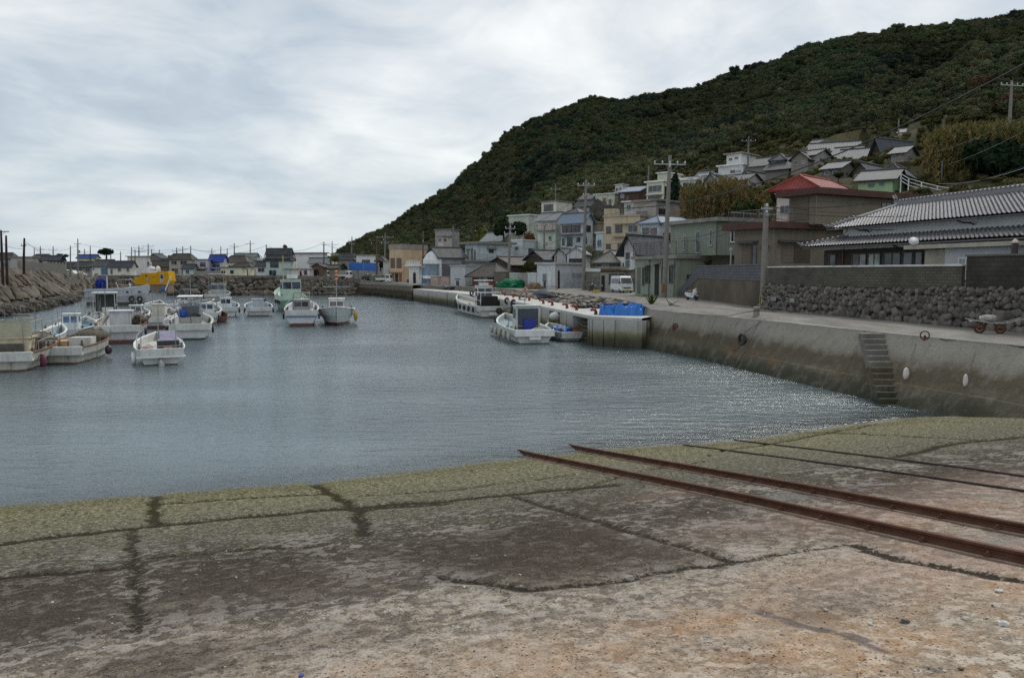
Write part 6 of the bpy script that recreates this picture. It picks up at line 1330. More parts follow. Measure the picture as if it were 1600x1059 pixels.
p = at(1585, 400, 33.5); o = w.build('chimney_post', [plain((.05,.04,.035),.7), pm((.5,.45,.42),.6)], None, (p.x, p.y, 4.1)); tag(o, 'dark metal flue pipe with a pale cap standing by the right block wall', 'flue pipe')
# white guard rail on the hillside path
w = MB(); pts = [at(px, py, D) for px, py, D in ((1408,272,84), (1420,279,83), (1440,285,82), (1465,291,80), (1492,296,78), (1525,298,76), (1560,300,74))]; o0 = pts[0]; P_ = MB()
for z in (.35, .7, 1.05): w.tube([p-o0+Vector((0,0,z-1.05)) for p in pts], .035, 6)
gr = T('guard_rail', 'white three bar guard rail curving down the path behind the tiled roof', 'guard rail', o0); w.build('rail_bars', WHITE, gr)
for p in pts: P_ = MB(); P_.tube([p-o0+Vector((0,0,-2.)), p-o0+Vector((0,0,.04))], .06, 6); P_.build('post', WHITE, gr)
w = MB(); pts = [at(px, py, D) for px, py, D in ((1452,260,90), (1462,262,88), (1472,259,86))]; o0 = pts[0]
for z in (0, .4): w.tube([p-o0+Vector((0,0,z)) for p in pts], .06, 5)
for p in pts: w.tube([p-o0+Vector((0,0,-1.5)), p-o0+Vector((0,0,.5))], .06, 5)
tag(w.build('stair_rail', STEEL, None, o0), 'short grey blue stair rail at the left foot of the right bamboo', 'handrail')
# ---------------------------------------------------------------- utility poles and wires
CPOLE = pm((.20,.19,.175), .85, .2, 1.5, .2, .3); INS = plain((.6,.6,.58), .4); POLED = pm((.06,.05,.045), .8, .3, 2, .3, .3)
PT = {}
def pole(key, xt, yt, xb, yb, D, lab, arms=(), mat=None, r=.15, trafo=None, band=None, lean=True, name='utility_pole', steps=False, below=1.5):
    b = at(xb, yb, D); t = at(xt, yt, D)-b; root = T(name, lab, 'utility pole', b); PT[key] = (b, t)
    w = MB(); w.tube([Vector((0,0,-below)), t*.5, t], [r*1.15, r, r*.72], 10); w.build('pole_shaft', mat or CPOLE, root)
    for (yy, ln, ang, ni) in arms:
        k = (yb-yy)/(yb-yt); c_ = t*k; a = math.radians(ang); d = Vector((math.cos(a), math.sin(a), 0)); w = MB()
        M = Matrix.Rotation(a, 3, 'Z'); w.cbox(c_+Vector((0,-.12,0)), (ln, .09, .1), M); 
        w.tube([c_+d*ln*.3+Vector((0,-.1,0)), c_+Vector((0,-.05,-ln*.25))], .02, 4); ar = w.build('crossarm', STEEL if mat is None else mat, root)
        for i in range(ni):
            u = -ln/2+.08+(ln-.16)*(i/(ni-1) if ni > 1 else .5); q = MB(); q.lathe(c_+d*u+Vector((0,-.12,.05)), [(.03,0),(.03,.08),(.075,.1),(.075,.15),(.05,.17),(.07,.19),(.04,.26)], 7); q.build('insulator', INS, ar)
    if trafo:
        k = (yb-trafo)/(yb-yt); c_ = t*k; w = MB(); w.lathe(c_+Vector((.38,-.1,-.45)), [(.01,0),(.26,.0),(.28,.05),(.28,.75),(.2,.82),(.01,.85)], 12); w.build('transformer', pm((.33,.34,.34), .5), root)
    if band:
        k0 = (yb-band[1])/(yb-yt); k1 = (yb-band[0])/(yb-yt); w = MB(); w.tube([t*k0, t*k1], [r*1.12, r*1.10], 10, True); bd = w.build('warning_band', band[2], root)
        if len(band) > 3:
            w = MB(); n = 7
            for i in range(n): a = 2*math.pi*i/n; w.tube([t*k0+Vector((math.cos(a)*r*1.12, math.sin(a)*r*1.12, .03)), t*k1+Vector((math.cos(a)*r*1.1, math.sin(a)*r*1.1, -.03))], .035, 4)
            w.build('band_stripes', plain((.02,.02,.02), .6), bd)
    if steps:
        w = MB(); n = int((1-.3)*t.length/.45)
        for i in range(n): c_ = t*(.3+.7*i/n); s_ = 1 if i % 2 else -1; w.tube([c_, c_+Vector((.32*s_,0,0))], .015, 4)
        w.build('step_bolts', STEEL, root)
    return root
YEL = plain((.50,.36,.02), .6)
pole('a', 1197.5, 318, 1192, 484, 50.0, 'grey concrete utility pole with a yellow and black band beside the stone wall', ((326,.7,0,1),(336,.5,90,1)), r=.2, band=(461,477,YEL,1))
pole('b', 1047, 243, 1037, 469, 72, 'tall weathered concrete pole in front of the green building', ((257,3.0,8,5),(263,2.2,80,3)), r=.21, band=(443,457,pm((.22,.10,.03),.8)), steps=True)
pole('c', 916, 281, 911, 454, 100, 'concrete pole at the right end of the white shed', ((290,2.2,0,4),(306,.9,30,3)), r=.21, trafo=None, steps=True)
pole('d', 797.5, 349, 794, 450, 119, 'concrete pole rising beside the rubble stone store', ((357,1.5,0,3),(365,1.8,0,3)), r=.2, steps=True)
pole('e', 850.5, 345, 850, 402, 146, 'pole with a transformer standing among the hillside houses', ((352,1.6,0,3),), r=.18, trafo=380)
pole('f', 1170, 213, 1168, 274, 158, 'thin steel pole above the terraced white house', ((221,2.8,0,4),(240,1.0,60,2)), r=.17, mat=pm((.16,.17,.175),.7))
pole('g', 1404.5, 186, 1403, 236, 150, 'bare pale twin pole on the hill beside the stepped tiled roofs', (), r=.17)
pole('h', 1581, 126, 1577, 200, 100, 'steel pole with white insulators at the upper right', ((134,3.2,10,5),), r=.2)
pole('i', 868, 288, 868, 330, 200, 'thin pole behind the concrete pole over the shed', ((296,2.4,0,2),), r=.16)
pole('j', 1014, 259, 1012, 300, 190, 'thin concrete pole left of the cream terraced house', (), r=.2)
pole('k', 661.5, 361, 660, 443, 152, 'brown timber pole in front of the peach building', ((378,.6,0,1),), r=.17, mat=pm((.13,.10,.08),.85))
pole('l', 708, 353, 708, 392, 200, 'pale pole with two short arms behind the tiled roof with the bay window', ((366,3.,0,4),(372,1.8,0,2)), r=.2)
pole('m', 739.5, 350, 739, 385, 215, 'thin pole on the slope left of the yellow green bush', ((362,1.4,0,2),), r=.12, mat=POLED)
pole('n', 602, 364, 601, 415, 196, 'pole with two stacked crossarms behind the peach building', ((371,4.2,0,4),(379,2.,0,2)), r=.19)
pole('o', 588.5, 375, 588, 438, 174, 'timber pole with two long left arms near the parked white truck', ((376,3.2,0,2),(381,2.4,0,2)), r=.15, mat=pm((.13,.10,.08),.85))
pole('p', 550, 370, 549, 406, 225, 'thin pole with two arms in front of the wooded headland', ((376,2.,0,2),(381,1.5,0,2)), r=.18)
pole('q', 506, 378, 506, 434, 177, 'timber pole beside the weathered timber shed on the far shore', ((383,.9,0,1),), r=.15, mat=pm((.12,.10,.08),.85))
pole('r', 519, 377, 519, 406, 250, 'thin distant pole with a wide arm left of the headland', ((382,4.,0,3),), r=.15)
FP_ = [(416,382,431,185,'thin timber pole left of the grey green house',0),(391,376,405,235,'distant pole behind the green tiled roof',1),(366,380,408,240,'distant pole left of the one behind the green tiled roof',1),(345,385,425,190,'thin green grey pole beside the white and pale green house',0),
 (298,384,428,195,'thin pole beside the hipped grey brown house',0),(285.5,385,404,225,'pole with a crossarm above the hipped grey brown roof',1),(276,387,402,235,'small distant pole left of the hipped grey brown roof',1),(231.5,381,425,205,'pole with stacked crossarms behind the yellow wheelhouse',2),
 (217,384,405,230,'distant pole left of the stacked crossarm pole',2),(205.5,386,430,186,'thin brown pole behind the stern of the trawler',0),(237,389,402,225,'short thin pole right of the stacked crossarm pole',0),(121.5,373,415,200,'tall pole with a transformer near the yellow house',3),(141,384,412,215,'plain thin pole right of the yellow house',0),
 (132,389,410,235,'short distant pole left of the yellow house',1),(110,384,464,158,'bare pale bamboo pole standing in the rock bank',0),(83,385,405,230,'distant pole behind the black timber house',1),(63,385,405,235,'distant pole with a wide arm behind the pale hipped house',1),(53.5,387,430,192,'thin pole beside the blank grey building',0),
 (249,390,402,240,'short distant pole over the far shore roofs',0),(331,388,404,245,'short distant pole above the lavender house',1),(355,388,404,246,'short distant pole above the cream houses',0),(173,388,402,240,'distant pole right of the round tree',0),(188.5,393,428,188,'thin post over the long cream house',0),(211,390,430,186,'thin brown post beside the long cream house',0)]
for i, (x, yt, yb, D, lab, ty) in enumerate(FP_):
    arms = {0: (), 1: ((yt+5,2.6,0,3),), 2: ((yt+4,3.0,0,3),(yt+9,3.4,0,3)), 3: ((yt+8,1.8,0,3),(yt+12,1.,0,1))}[ty]
    pole('z%d' % i, x, yt, x, yb, D, lab, arms, r=.13 if ty == 0 else .16, mat=pm((.17,.15,.12),.85) if i in (9,14,22,23) else (None if i % 2 else POLED), trafo=yt+20 if ty == 3 else None)
pole('y1', 38, 372, 36.5, 431, 118, 'thick dark tarred pole on the left embankment', ((384,.8,0,2),), r=.17, mat=pm((.035,.02,.02),.8), band=None)
pole('y2', 9.5, 368, 10.5, 431, 104, 'dark red brown pole near the left edge of the photo', (), r=.16, mat=pm((.055,.03,.03),.8))
pole('y3', 1.5, 360, 4, 432, 100, 'tallest dark pole with a bracket cut by the left edge of the photo', ((362,2.2,0,1),), r=.16, mat=pm((.045,.025,.028),.8))
def wire(lab, a, b, sag, r=.018, mat=None, n=18):
    a, b = Vector(a), Vector(b); w = MB(); pts = []
    for i in range(n+1): t = i/n; pts.append(a.lerp(b, t)-a-Vector((0,0,sag*4*t*(1-t))))
    w.tube(pts, r, 5, False); return tag(w.build('power_line', mat or plain((.015,.015,.016), .6), None, a), lab, 'cable')
def pk(key, py):
    b, t = PT[key]; yb = 0
    q = at(800+F*(b.x+t.x*.9)/(b.y), py, b.y); return q
wire('thick black cable sweeping down from the upper right corner over the hillside', at(917, 322, 100), at(1660, 68, 46), 3.2, .055)
wire('dark cable crossing the right bamboo grove from the upper right', at(1400, 250, 100), at(1640, 162, 60), .8, .03)
wire('pale thin cable crossing the lower part of the right bamboo grove', at(1466, 287, 80), at(1640, 248, 50), .5, .022, plain((.2,.2,.19),.5))
wire('thin grey cable rising over the right bamboo grove to the edge', at(1465, 262, 88), at(1640, 183, 60), .4, .02, plain((.15,.14,.12),.5))
wire('cable from the banded concrete pole to the tall weathered pole', at(1197, 327, 50), at(1046, 372, 72), .6, .028)
wire('thinner cable between the banded pole and the tall weathered pole', at(1197, 333, 50), at(1044, 366, 72), 1.0, .018)
wire('upper cable from the banded pole across the beige house wall', at(1198, 330, 50), at(1640, 318, 40), .5, .02)
wire('lower cable from the banded pole across the beige house wall', at(1198, 338, 50), at(1640, 330, 40), .9, .018)
wire('cable over the beige house toward the upper right', at(1198, 324, 50), at(1640, 246, 44), .9, .02)
wire('cable between the tall weathered pole and the shed end pole', at(1045, 262, 72), at(915, 292, 100), .5, .025)
wire('second cable between the tall weathered pole and the shed end pole', at(1045, 300, 72), at(914, 333, 100), .9, .022)
wire('lower cable between the tall weathered pole and the shed end pole', at(1043, 345, 72), at(914, 375, 100), 1.2, .022)
wire('cable between the shed end pole and the stone store pole', at(915, 300, 100), at(797, 360, 119), .8, .022)
wire('lower cable between the shed end pole and the stone store pole', at(914, 352, 100), at(796, 386, 119), 1.2, .022)
wire('lowest cable between the shed end pole and the stone store pole', at(913, 372, 100), at(796, 394, 119), 1.2, .022)
wire('cable between the stone store pole and the brown timber pole', at(797, 366, 119), at(661, 378, 152), 1.4, .022)
wire('lower cable between the stone store pole and the brown timber pole', at(796, 392, 119), at(661, 392, 152), 1.8, .022)
wire('cable between the brown timber pole and the long armed timber pole', at(661, 378, 152), at(589, 377, 174), .8, .025)
wire('cable from the long armed timber pole to the timber shed pole', at(589, 380, 174), at(506, 381, 177), 1.4, .028)
wire('cable from the timber shed pole to the pole left of the grey green house', at(506, 379, 177), at(416, 384, 185), 1.6, .03)
wire('sagging cable left of the grey green house pole', at(416, 384, 185), at(298, 388, 195), 1.6, .03)
wire('second sagging cable over the far shore cream houses', at(391, 380, 235), at(285, 388, 225), 1.4, .03)
wire('long thin cable over the far shore roofs', at(298, 387, 195), at(205, 390, 186), 1., .028)
wire('upper long thin cable over the far shore roofs', at(285, 388, 225), at(121, 380, 200), 1.3, .028)
wire('thin cable left of the transformer pole', at(121, 382, 200), at(38, 380, 118), 1.4, .024)
wire('cable slanting from the thick tarred pole to the thin pole', at(38, 376, 118), at(70, 397, 192), .2, .022)
wire('lower thin cable over the far shore roofs', at(231, 392, 205), at(53, 392, 192), 1.0, .026)
wire('left most thin cable between the dark poles', at(2, 380, 100), at(38, 388, 118), .3, .022)
# ---------------------------------------------------------------- boats
HULLW = (.50,.52,.51)
def hullmat(top, bottom=(.17,.03,.025), zb=.16, dirty=.35, stripe=None):
    key = ('hull', top, bottom, zb, dirty, stripe)
    if key in MC: return MC[key]
    m = bpy.data.materials.new('hull_gelcoat'); nt = nodes(m); tc = nt.nodes.new('ShaderNodeTexCoord').outputs['Object']
    sx = nt.nodes.new('ShaderNodeSeparateXYZ'); L(nt, tc, sx.inputs[0]); a = noi(nt, tc, 2.5, 5, .6); s = noi(nt, tc, 1, 4, .6, sc3=(4, 4, .6))
    c = mixc(nt, ramp(nt, a, [(.3, 0.), (.7, 1.)]), tuple(x*.82 for x in top), top)
    c = mixc(nt, mth(nt, 'MULTIPLY', ramp(nt, s, [(.5, 0.), (.7, 1.)]), dirty), c, (.13,.10,.075))
    z = mth(nt, 'ADD', sx.outputs[2], mth(nt, 'MULTIPLY', mth(nt, 'SUBTRACT', a, .5), .07))
    if stripe: c = mixc(nt, mth(nt, 'MULTIPLY', mth(nt, 'GREATER_THAN', sx.outputs[2], stripe[1]), mth(nt, 'LESS_THAN', sx.outputs[2], stripe[2])), c, stripe[0])
    c = mixc(nt, ramp(nt, mth(nt, 'SUBTRACT', z, zb-.02), [(.0, 1.), (.04, 0.)]), c, bottom)
    c = mixc(nt, ramp(nt, mth(nt, 'SUBTRACT', z, zb-.12), [(.0, .85), (.08, 0.)]), c, (.035,.035,.022))
    fin(nt, c, .45, 0, a, .08, .02); MC[key] = m; return m
DECKM = pm((.30,.30,.28), .8, .3, 2, .2, 0); BLUEDECK = pm((.14,.28,.38), .6, .2, 2, .2, 0)
def hull(root, Lh, B, H, sheer=.55, mat=None, deck=None, rimm=None, stern=1.0, flare=.10, lip=True):
    """bow toward +y, stern at y=0"""
    n = 16; vs = []; K = 0; tp = []
    for i in range(n+1):
        s = i/n; y = Lh*s
        b = B/2*(1-max(0, (s-.45)/.55)**2.3)*(.90+.10*min(1, s*4))
        b = max(b, .03); h = H*(1+sheer*s**2.4); kz = -.35+.35*max(0, (s-.6)/.4)**2*(1.6)
        lo = b*.86 if s < .9 else b*.75
        yk = y+.0 if s < .85 else y-(s-.85)*Lh*.35
        P = [(0, yk, kz), (lo*.85, yk, -.05+kz*.2+.2*max(0, s-.6)), (lo*.96, yk*.4+y*.6, H*.30+.1*s), (b*.955, y, H*.52*(1+sheer*s**2.4)), (b*1.0, y, H*.56*(1+sheer*s**2.4)), (b*(1+flare*.6), y, h)]
        tp.append((b*(1+flare*.6), y, h)); ring = [(-x, yy, z) for x, yy, z in reversed(P[1:])]+P; K = len(ring); vs += ring
    w = MB(); w.add(vs, [(i*K+j, (i+1)*K+j, (i+1)*K+j+1, i*K+j+1) for i in range(n) for j in range(K-1)]+[tuple(range(K))])
    # inner side down to the deck
    for sgn in (-1, 1):
        for i in range(n):
            (b0, y0, h0), (b1, y1, h1) = tp[i], tp[i+1]; q0, q1 = max(0, b0-.10), max(0, b1-.10)
            w.add([(sgn*b0, y0, h0), (sgn*b1, y1, h1), (sgn*q1, y1, h1), (sgn*q0, y0, h0), (sgn*q1, y1, h1-.42), (sgn*q0, y0, h0-.42)], [(0, 1, 2, 3), (3, 2, 4, 5)])
    hl = w.build('hull', mat, root)
    w = MB(); w.add([(-max(0, b-.1), y, h-.40) for b, y, h in tp]+[(max(0, b-.1), y, h-.40) for b, y, h in tp], [(i, i+n+1, i+n+2, i+1) for i in range(n)]); w.build('deck', deck or DECKM, root)
    w = MB()
    for sgn in (-1, 1): w.tube([(sgn*b, y, h+.01) for b, y, h in tp], .05, 6)
    if lip:
        w.build('gunwale', rimm or WHITE, root); w = MB()
        b = tp[0][0]; w.box(-b, b, -.22, .05, tp[0][2]-.42, tp[0][2]-.30); w.box(-b, b, -.24, -.18, tp[0][2]-.42, tp[0][2]-.04); w.box(-b, b, -.2, .06, tp[0][2]-.05, tp[0][2]+.03)
    w.build('transom_shelf' if lip else 'gunwale', (hullmat(HULLW) if rimm in (None, BRN) else rimm) if lip else (rimm or WHITE), root); return tp
def wheelhouse(root, y0, y1, wd, z0, h, mat=None, gl_=None, slope=.25, nm='wheelhouse', over=.08, open_back=False, win=True):
    mat = mat or WHITE; w = MB(); x = wd/2
    w.prism([(y0, z0), (y1, z0), (y1, z0+h*.5), (y1-slope, z0+h), (y0, z0+h)], 'x', -x, x); o = w.build(nm, mat, root, bevel=.02)
    w = MB(); w.box(-x-over, x+over, y0-over, y1-slope+over, z0+h+.002, z0+h+.07); w.build('cabin_roof', mat, o)
    if win:
        g = MB()
        for s in (-1, 1): g.add([(s*(x+.006), y0+.15, z0+h*.55), (s*(x+.006), y1-.22, z0+h*.55), (s*(x+.006), y1-slope-.05, z0+h*.9), (s*(x+.006), y0+.15, z0+h*.9)], [(0, 1, 2, 3)])
        nn = 2
        for i in range(nn): a = -x+.06+(wd-.06)*i/nn; b = a+(wd-.12)/nn-.04; g.add([(a, y1+.004, z0+h*.53), (b, y1+.004, z0+h*.53), (b, y1-slope+.015, z0+h*.95), (a, y1-slope+.015, z0+h*.95)], [(0, 1, 2, 3)])
        if not open_back:
            for i in range(nn): a = -x+.08+(wd-.08)*i/nn; b = a+(wd-.16)/nn-.05; g.add([(a, y0-.005, z0+h*.55), (b, y0-.005, z0+h*.55), (b, y0-.005, z0+h*.9), (a, y0-.005, z0+h*.9)], [(0, 1, 2, 3)])
        g.build('windows', gl_ or glass((.03,.04,.06)), o)
        if open_back: q = MB(); q.box(-x+.12, x-.12, y0-.012, y0-.004, z0+.1, z0+h*.92); q.build('rear_opening', gl_ or plain((.03,.03,.035), .6), o)
    return o
def frame(root, y0, y1, wd, z0, h, mat=None, roof=None, nm='canopy_frame'):
    w = MB(); x = wd/2
    for a in (-x, x):
        for b in (y0, y1): w.tube([(a, b, z0), (a*.95, b, z0+h)], .035, 5)
        w.tube([(a*.95, y0, z0+h), (a*.95, y1, z0+h)], .035, 5); w.tube([(a, y0, z0+h*.5), (a, y1, z0+h*.5)], .025, 5)
    for b in (y0, y1): w.tube([(-x*.95, b, z0+h), (x*.95, b, z0+h)], .035, 5)
    o = w.build(nm, mat or STEEL, root)
    if roof: q = MB(); q.box(-x-.1, x+.1, y0-.1, y1+.1, z0+h+.04, z0+h+.1); q.build('canopy', roof, o)
    return o
def bits(root, Lh, B, H, seed, mast=0, posts=2, crates=1, fend=1, roller=0):
    rr = random.Random(seed); z = H-.4
    for i in range(posts): w = MB(); x = (B/2-.15)*(-1 if i % 2 else 1); y = .15+i//2*Lh*.4; w.tube([(x, y, z), (x, y, H+rr.uniform(.2, .35))], .05, 6); w.tube([(x-.12, y, H+.12), (x+.12, y, H+.12)], .03, 5); w.build('bitt', pm((.10,.085,.07),.8), root)
    for i in range(crates):
        w = MB(); x, y = rr.uniform(-.3, .3)*B, rr.uniform(.4, 1.4); s = rr.uniform(.3, .5); w.box(x-s/2, x+s/2, y-s*.4, y+s*.4, z, z+s*.8); w.build('locker', pm(rr.choice(((.4,.4,.38), (.15,.25,.32), (.32,.16,.08))), .7), root)
    for i in range(3):
        w = MB(); x, y = rr.uniform(-.42, .42)*B, rr.uniform(.1, .7)*Lh; w.tube([(x, y, z), (x+rr.uniform(-.1, .1), y, H+rr.uniform(1.0, 2.6))], [.022, .012], 4); w.build('aerial', plain((.2,.2,.19), .5), root)
    w = MB()
    for i in range(5): w.blob((rr.uniform(-.38, .38)*B, rr.uniform(.5, .8)*Lh*rr.uniform(.3, 1), z+.1), (rr.uniform(.12, .3), rr.uniform(.12, .35), rr.uniform(.1, .25)), i+seed, .3, (8, 6))
    w.build('gear_heap', pm(rr.choice(((.12,.11,.09), (.25,.23,.19), (.08,.12,.14), (.2,.1,.06))), .9, .4, 5, .6, 0), root)
    if seed % 2: w = MB(); [w.tube([(sg*(B/2-.05), Lh*.12, H), (sg*(B/2-.05), Lh*.12, H+.5), (sg*(B/2-.08), Lh*.5, H+.55), (sg*(B/2-.3), Lh*.72, H+.7)], .018, 5) for sg in (-1, 1)]; w.build('hand_rail', STEEL, root)
    if mast: w = MB(); w.tube([(0, Lh*.45, z), (0, Lh*.45, z+mast)], [.04, .02], 6); w.tube([(-.5, Lh*.45, z+mast*.72), (.5, Lh*.45, z+mast*.72)], .02, 5); w.build('mast', STEEL, root)
    for i in range(fend): w = MB(); s = 1 if i % 2 else -1; y = Lh*(.08+.16*(i//2)); x = s*(B/2+.12); w.torus((x, y, H*.62), .2, .08, 'x', 14, 7); w.build('tyre_fender', RUBBER, root, smooth=True)
    if roller: w = MB(); w.tube([(B/2-.3, Lh*.6, H), (B/2+.15, Lh*.6, H+.35)], .14, 8); w.torus((B/2, Lh*.6, H+.3), .18, .05, 'x'); w.build('net_roller', plain((.2,.2,.2), .4, .6), root)
def boat(lab, px, py, wpx, yaw, Lh, H=.85, B=None, hm=None, **k):
    c_ = ground(px, py, 0); B = B or wpx*c_.y/F/1.06; root = T('fishing_boat', lab, 'boat', (c_.x, c_.y, 0), math.radians(yaw*.6)+math.atan2(-c_.x, c_.y)); 
    tp = hull(root, Lh, B, H, mat=hm or hullmat(HULLW), **k); return root, Lh, B, H
OLD = hullmat((.40,.40,.35), (.10,.05,.035), .10, .75); OLDW = hullmat((.44,.45,.42), (.12,.05,.035), .14, .6); RED = hullmat((.42,.43,.45), (.20,.018,.02), .28, .3)
BLUEB = hullmat((.52,.53,.52), (.02,.05,.12), .14, .2); BRN = pm((.17,.09,.06), .85, .3, 3, .3, 0); CREAM = pm((.48,.43,.31), .7, .25, 2, .2, .35)
# A cream boat at the left edge
r, Lh, B, H = boat('weathered cream boat with a translucent canopy at the left edge', 4, 581, 98, -28, 7.2, .95, hm=OLD, rimm=BRN)
wheelhouse(r, 1.3, 2.6, 1.7, .55, 1.0, CREAM, plain((.09,.09,.08), .6), .05, 'engine_cabin', win=False); q = MB(); q.box(-.75, .65, 1.28, 1.296, .62, 1.3); q.build('louvre_panel', pm((.10,.10,.09), .8, .3, 9), r)
frame(r, 1.5, 3.6, 1.9, 1.4, 1.0, pm((.3,.3,.22), .7)); q = MB(); q.box(-.93, .93, 1.47, 1.485, 1.6, 2.38); q.box(-.95, -.935, 1.5, 3.5, 1.6, 2.38); q.build('canopy_sheet', pm((.36,.36,.27), .5, .2, 3, .1, .3), r)
bits(r, Lh, B, H, 1, 0, 3, 0, 0); q = MB(); q.tube([(1.1,1.2,.5), (1.0,2.2,1.5), (1.2,5.2,1.2)], .05, 5); q.blob((.85,2.9,1.15), (.35,.5,.35), 3); q.build('boom', pm((.10,.08,.06), .8), r)
q = MB(); q.tube([(B/2+.12,.9,.1), (B/2+.12,.9,.75)], [.14,.14], 8); q.build('fender', plain((.12,.02,.05), .6), r, smooth=True)
# B old boat with crates
r, Lh, B, H = boat('old white boat with rusty rubbing strips and a grey net bundle', 95, 569, 74, -33, 6.6, .92, hm=OLD, rimm=BRN)
q = MB(); q.box(-.15, 1.0, 1.7, 2.6, .5, 1.3); q.build('white_box', pm((.5,.5,.48), .6, .2, 3), r); q = MB(); q.box(-.75, -.2, 1.6, 2.7, .5, 1.12); q.build('orange_lid_box', pm((.42,.26,.13), .7), r); q = MB(); q.blob((0.1,4.1,1.15), (1.05,.8,.42), 5, .2); q.build('net_bundle', pm((.10,.095,.075), .95, .4, 8, .9, 0), r, smooth=True)
bits(r, Lh, B, H, 2, 0, 4, 1, 1); q = MB(); q.blob((B/2+.25,3.2,.45), (.2,.2,.28), 3, .05); q.build('fender', plain((.05,.02,.035), .5), r, smooth=True)
# C blue white with small wheelhouse
r, Lh, B, H = boat('white boat with pale blue deck and small windscreen cabin behind the net boat', 100, 534, 62, -22, 7.0, .9, hm=hullmat(HULLW, (.14,.05,.035), .12, .35), deck=BLUEDECK)
wheelhouse(r, 2.0, 3.0, 1.5, .5, 1.35, WHITE, glass((.06,.09,.16)), .3, slope=.3) if False else wheelhouse(r, 2.0, 3.0, 1.05, .5, 1.35, WHITE, glass((.06,.09,.16)), .3); bits(r, Lh, B, H, 3, 1.8, 4, 1, 2)
q = MB(); q.blob((-.8,.7,.75), (.3,.3,.3), 6); q.build('dark_bag', DARK, r)
# D large old grey boat with white cabin
r, Lh, B, H = boat('broad grey boat with white box cabin and red bottom in the left group', 186, 537, 74, -8, 9.5, 1.25, hm=RED, rimm=BRN)
wheelhouse(r, 1.6, 3.4, 1.35, .85, 1.3, pm((.47,.49,.52), .6, .2, 2, .2, .5), None, .05, win=False, over=.14); q = MB(); q.blob((1.15,3.2,1.4), (.5,1.0,.5), 8, .3); q.build('net_heap', pm((.10,.08,.06), .9, .4, 6, .8, 0), r)
bits(r, Lh, B, H, 4, 0, 4, 0, 2, 1); q = MB(); q.tube([(-1.3,.5,1.1), (-.95,3.2,1.75)], .13, 7); q.build('rolled_tarp', pm((.42,.40,.34), .7), r); q = MB(); q.tube([(-.5,-.25,1.1), (-.45,-.5,.1), (-.1,-.3,.0)], .012, 4); q.tube([(-.4,-.25,.9), (.1,-.5,.2)], .012, 4); q.build('stern_lines', ROPE, r)
# E modern boat
r, Lh, B, H = boat('white motorboat with a lilac windscreen and stern drive, nearest of the left group', 252, 570, 74, 3, 6.2, .85, hm=hullmat((.55,.56,.53), (.03,.045,.05), .05, .12), deck=pm((.45,.45,.42),.7))
q = MB(); q.box(-.1, 1.05, 2.3, 3.0, .45, 1.1); q.build('console', plain((.03,.03,.035), .4), r); q = MB(); q.add([(-.05,2.6,1.1), (1.0,2.6,1.1), (.9,3.2,1.62), (.05,3.2,1.62)], [(0,1,2,3)]); q.add([(-.05,2.61,1.1), (1.0,2.61,1.1), (.9,3.21,1.62), (.05,3.21,1.62)], [(3,2,1,0)]); q.build('windscreen', plain((.30,.28,.38), .15), r)
q = MB(); q.box(-1.15, .5, -.2, .7, .50, .62); q.box(-1.2, 1.2, -.35, .0, .42, .5); q.build('swim_platform', WHITE, r); q = MB(); q.tube([(-.02,-.12,.35), (.02,-.42,.02)], [.1,.16], 8); q.blob((.02,-.42,.0), (.17,.13,.12), 4); q.build('stern_drive', plain((.35,.35,.35), .4), r, smooth=True)
q = MB(); [q.tube([(x,.1,.6), (x,.1,1.0)], .02, 5) for x in (-1.1,-.5,.5,1.1)]; q.tube([(-1.15,.1,1.0), (1.15,.1,1.0)], .02, 5); q.build('stern_rail', STEEL, r); bits(r, Lh, B, H, 5, 2.4, 2, 1, 0)
q = MB(); q.blob((-.6,1.3,.75), (.28,.3,.28), 4); q.build('pink_bag', plain((.42,.30,.27), .8), r)
for y_ in (.7, 1.5, 2.2): q = MB(); q.tube([(-B/2-.12,y_,.1), (-B/2-.12,y_,.55)], .11, 8); q.build('fender', WHITE, r, smooth=True)
# F white boat with wheelhouse, radar and blue barrel
r, Lh, B, H = boat('white blue bottomed boat with a radar, canopy and blue barrel behind the motorboat', 297, 531, 66, -4, 8.0, 1.15, hm=BLUEB)
wheelhouse(r, 2.6, 4.3, 1.45, .8, 1.7, pm((.42,.45,.5), .5), plain((.12,.14,.17), .4), .25, open_back=True); frame(r, 1.5, 4.6, 1.55, 1.2, 1.85, STEEL, WHITE)
q = MB(); q.box(-.75, .02, 1.5, 2.2, .8, 1.55); q.box(.06, .75, 1.5, 2.2, .8, 1.6); q.build('engine_box', pm((.33,.34,.32), .6), r); q = MB(); q.lathe((-.55,1.9,1.6), [(.0,0),(.3,0),(.33,.1),(.33,.45),(.28,.55),(0,.56)], 12); q.build('barrel', plain((.01,.07,.35), .35), r, smooth=True)
q = MB(); q.blob((.2,2.4,2.75), (.42,.35,.16), 3, .03, (14, 8)); q.tube([(.2,2.4,2.4), (.2,2.4,2.7)], .08, 6); q.build('radar_dome', WHITE, r, smooth=True); q = MB(); q.blob((.45,1.7,1.75), (.35,.25,.2), 8); q.build('black_cover', DARK, r)
q = MB(); q.tube([(-.1,1.9,1.25), (.3,1.7,1.0), (.8,1.9,1.25)], .05, 5); q.torus((-1.5,.5,1.3), .22, .12, 'y'); q.build('life_ring', WHITE, r, smooth=True); bits(r, Lh, B, H, 6, 4.0, 4, 0, 2)
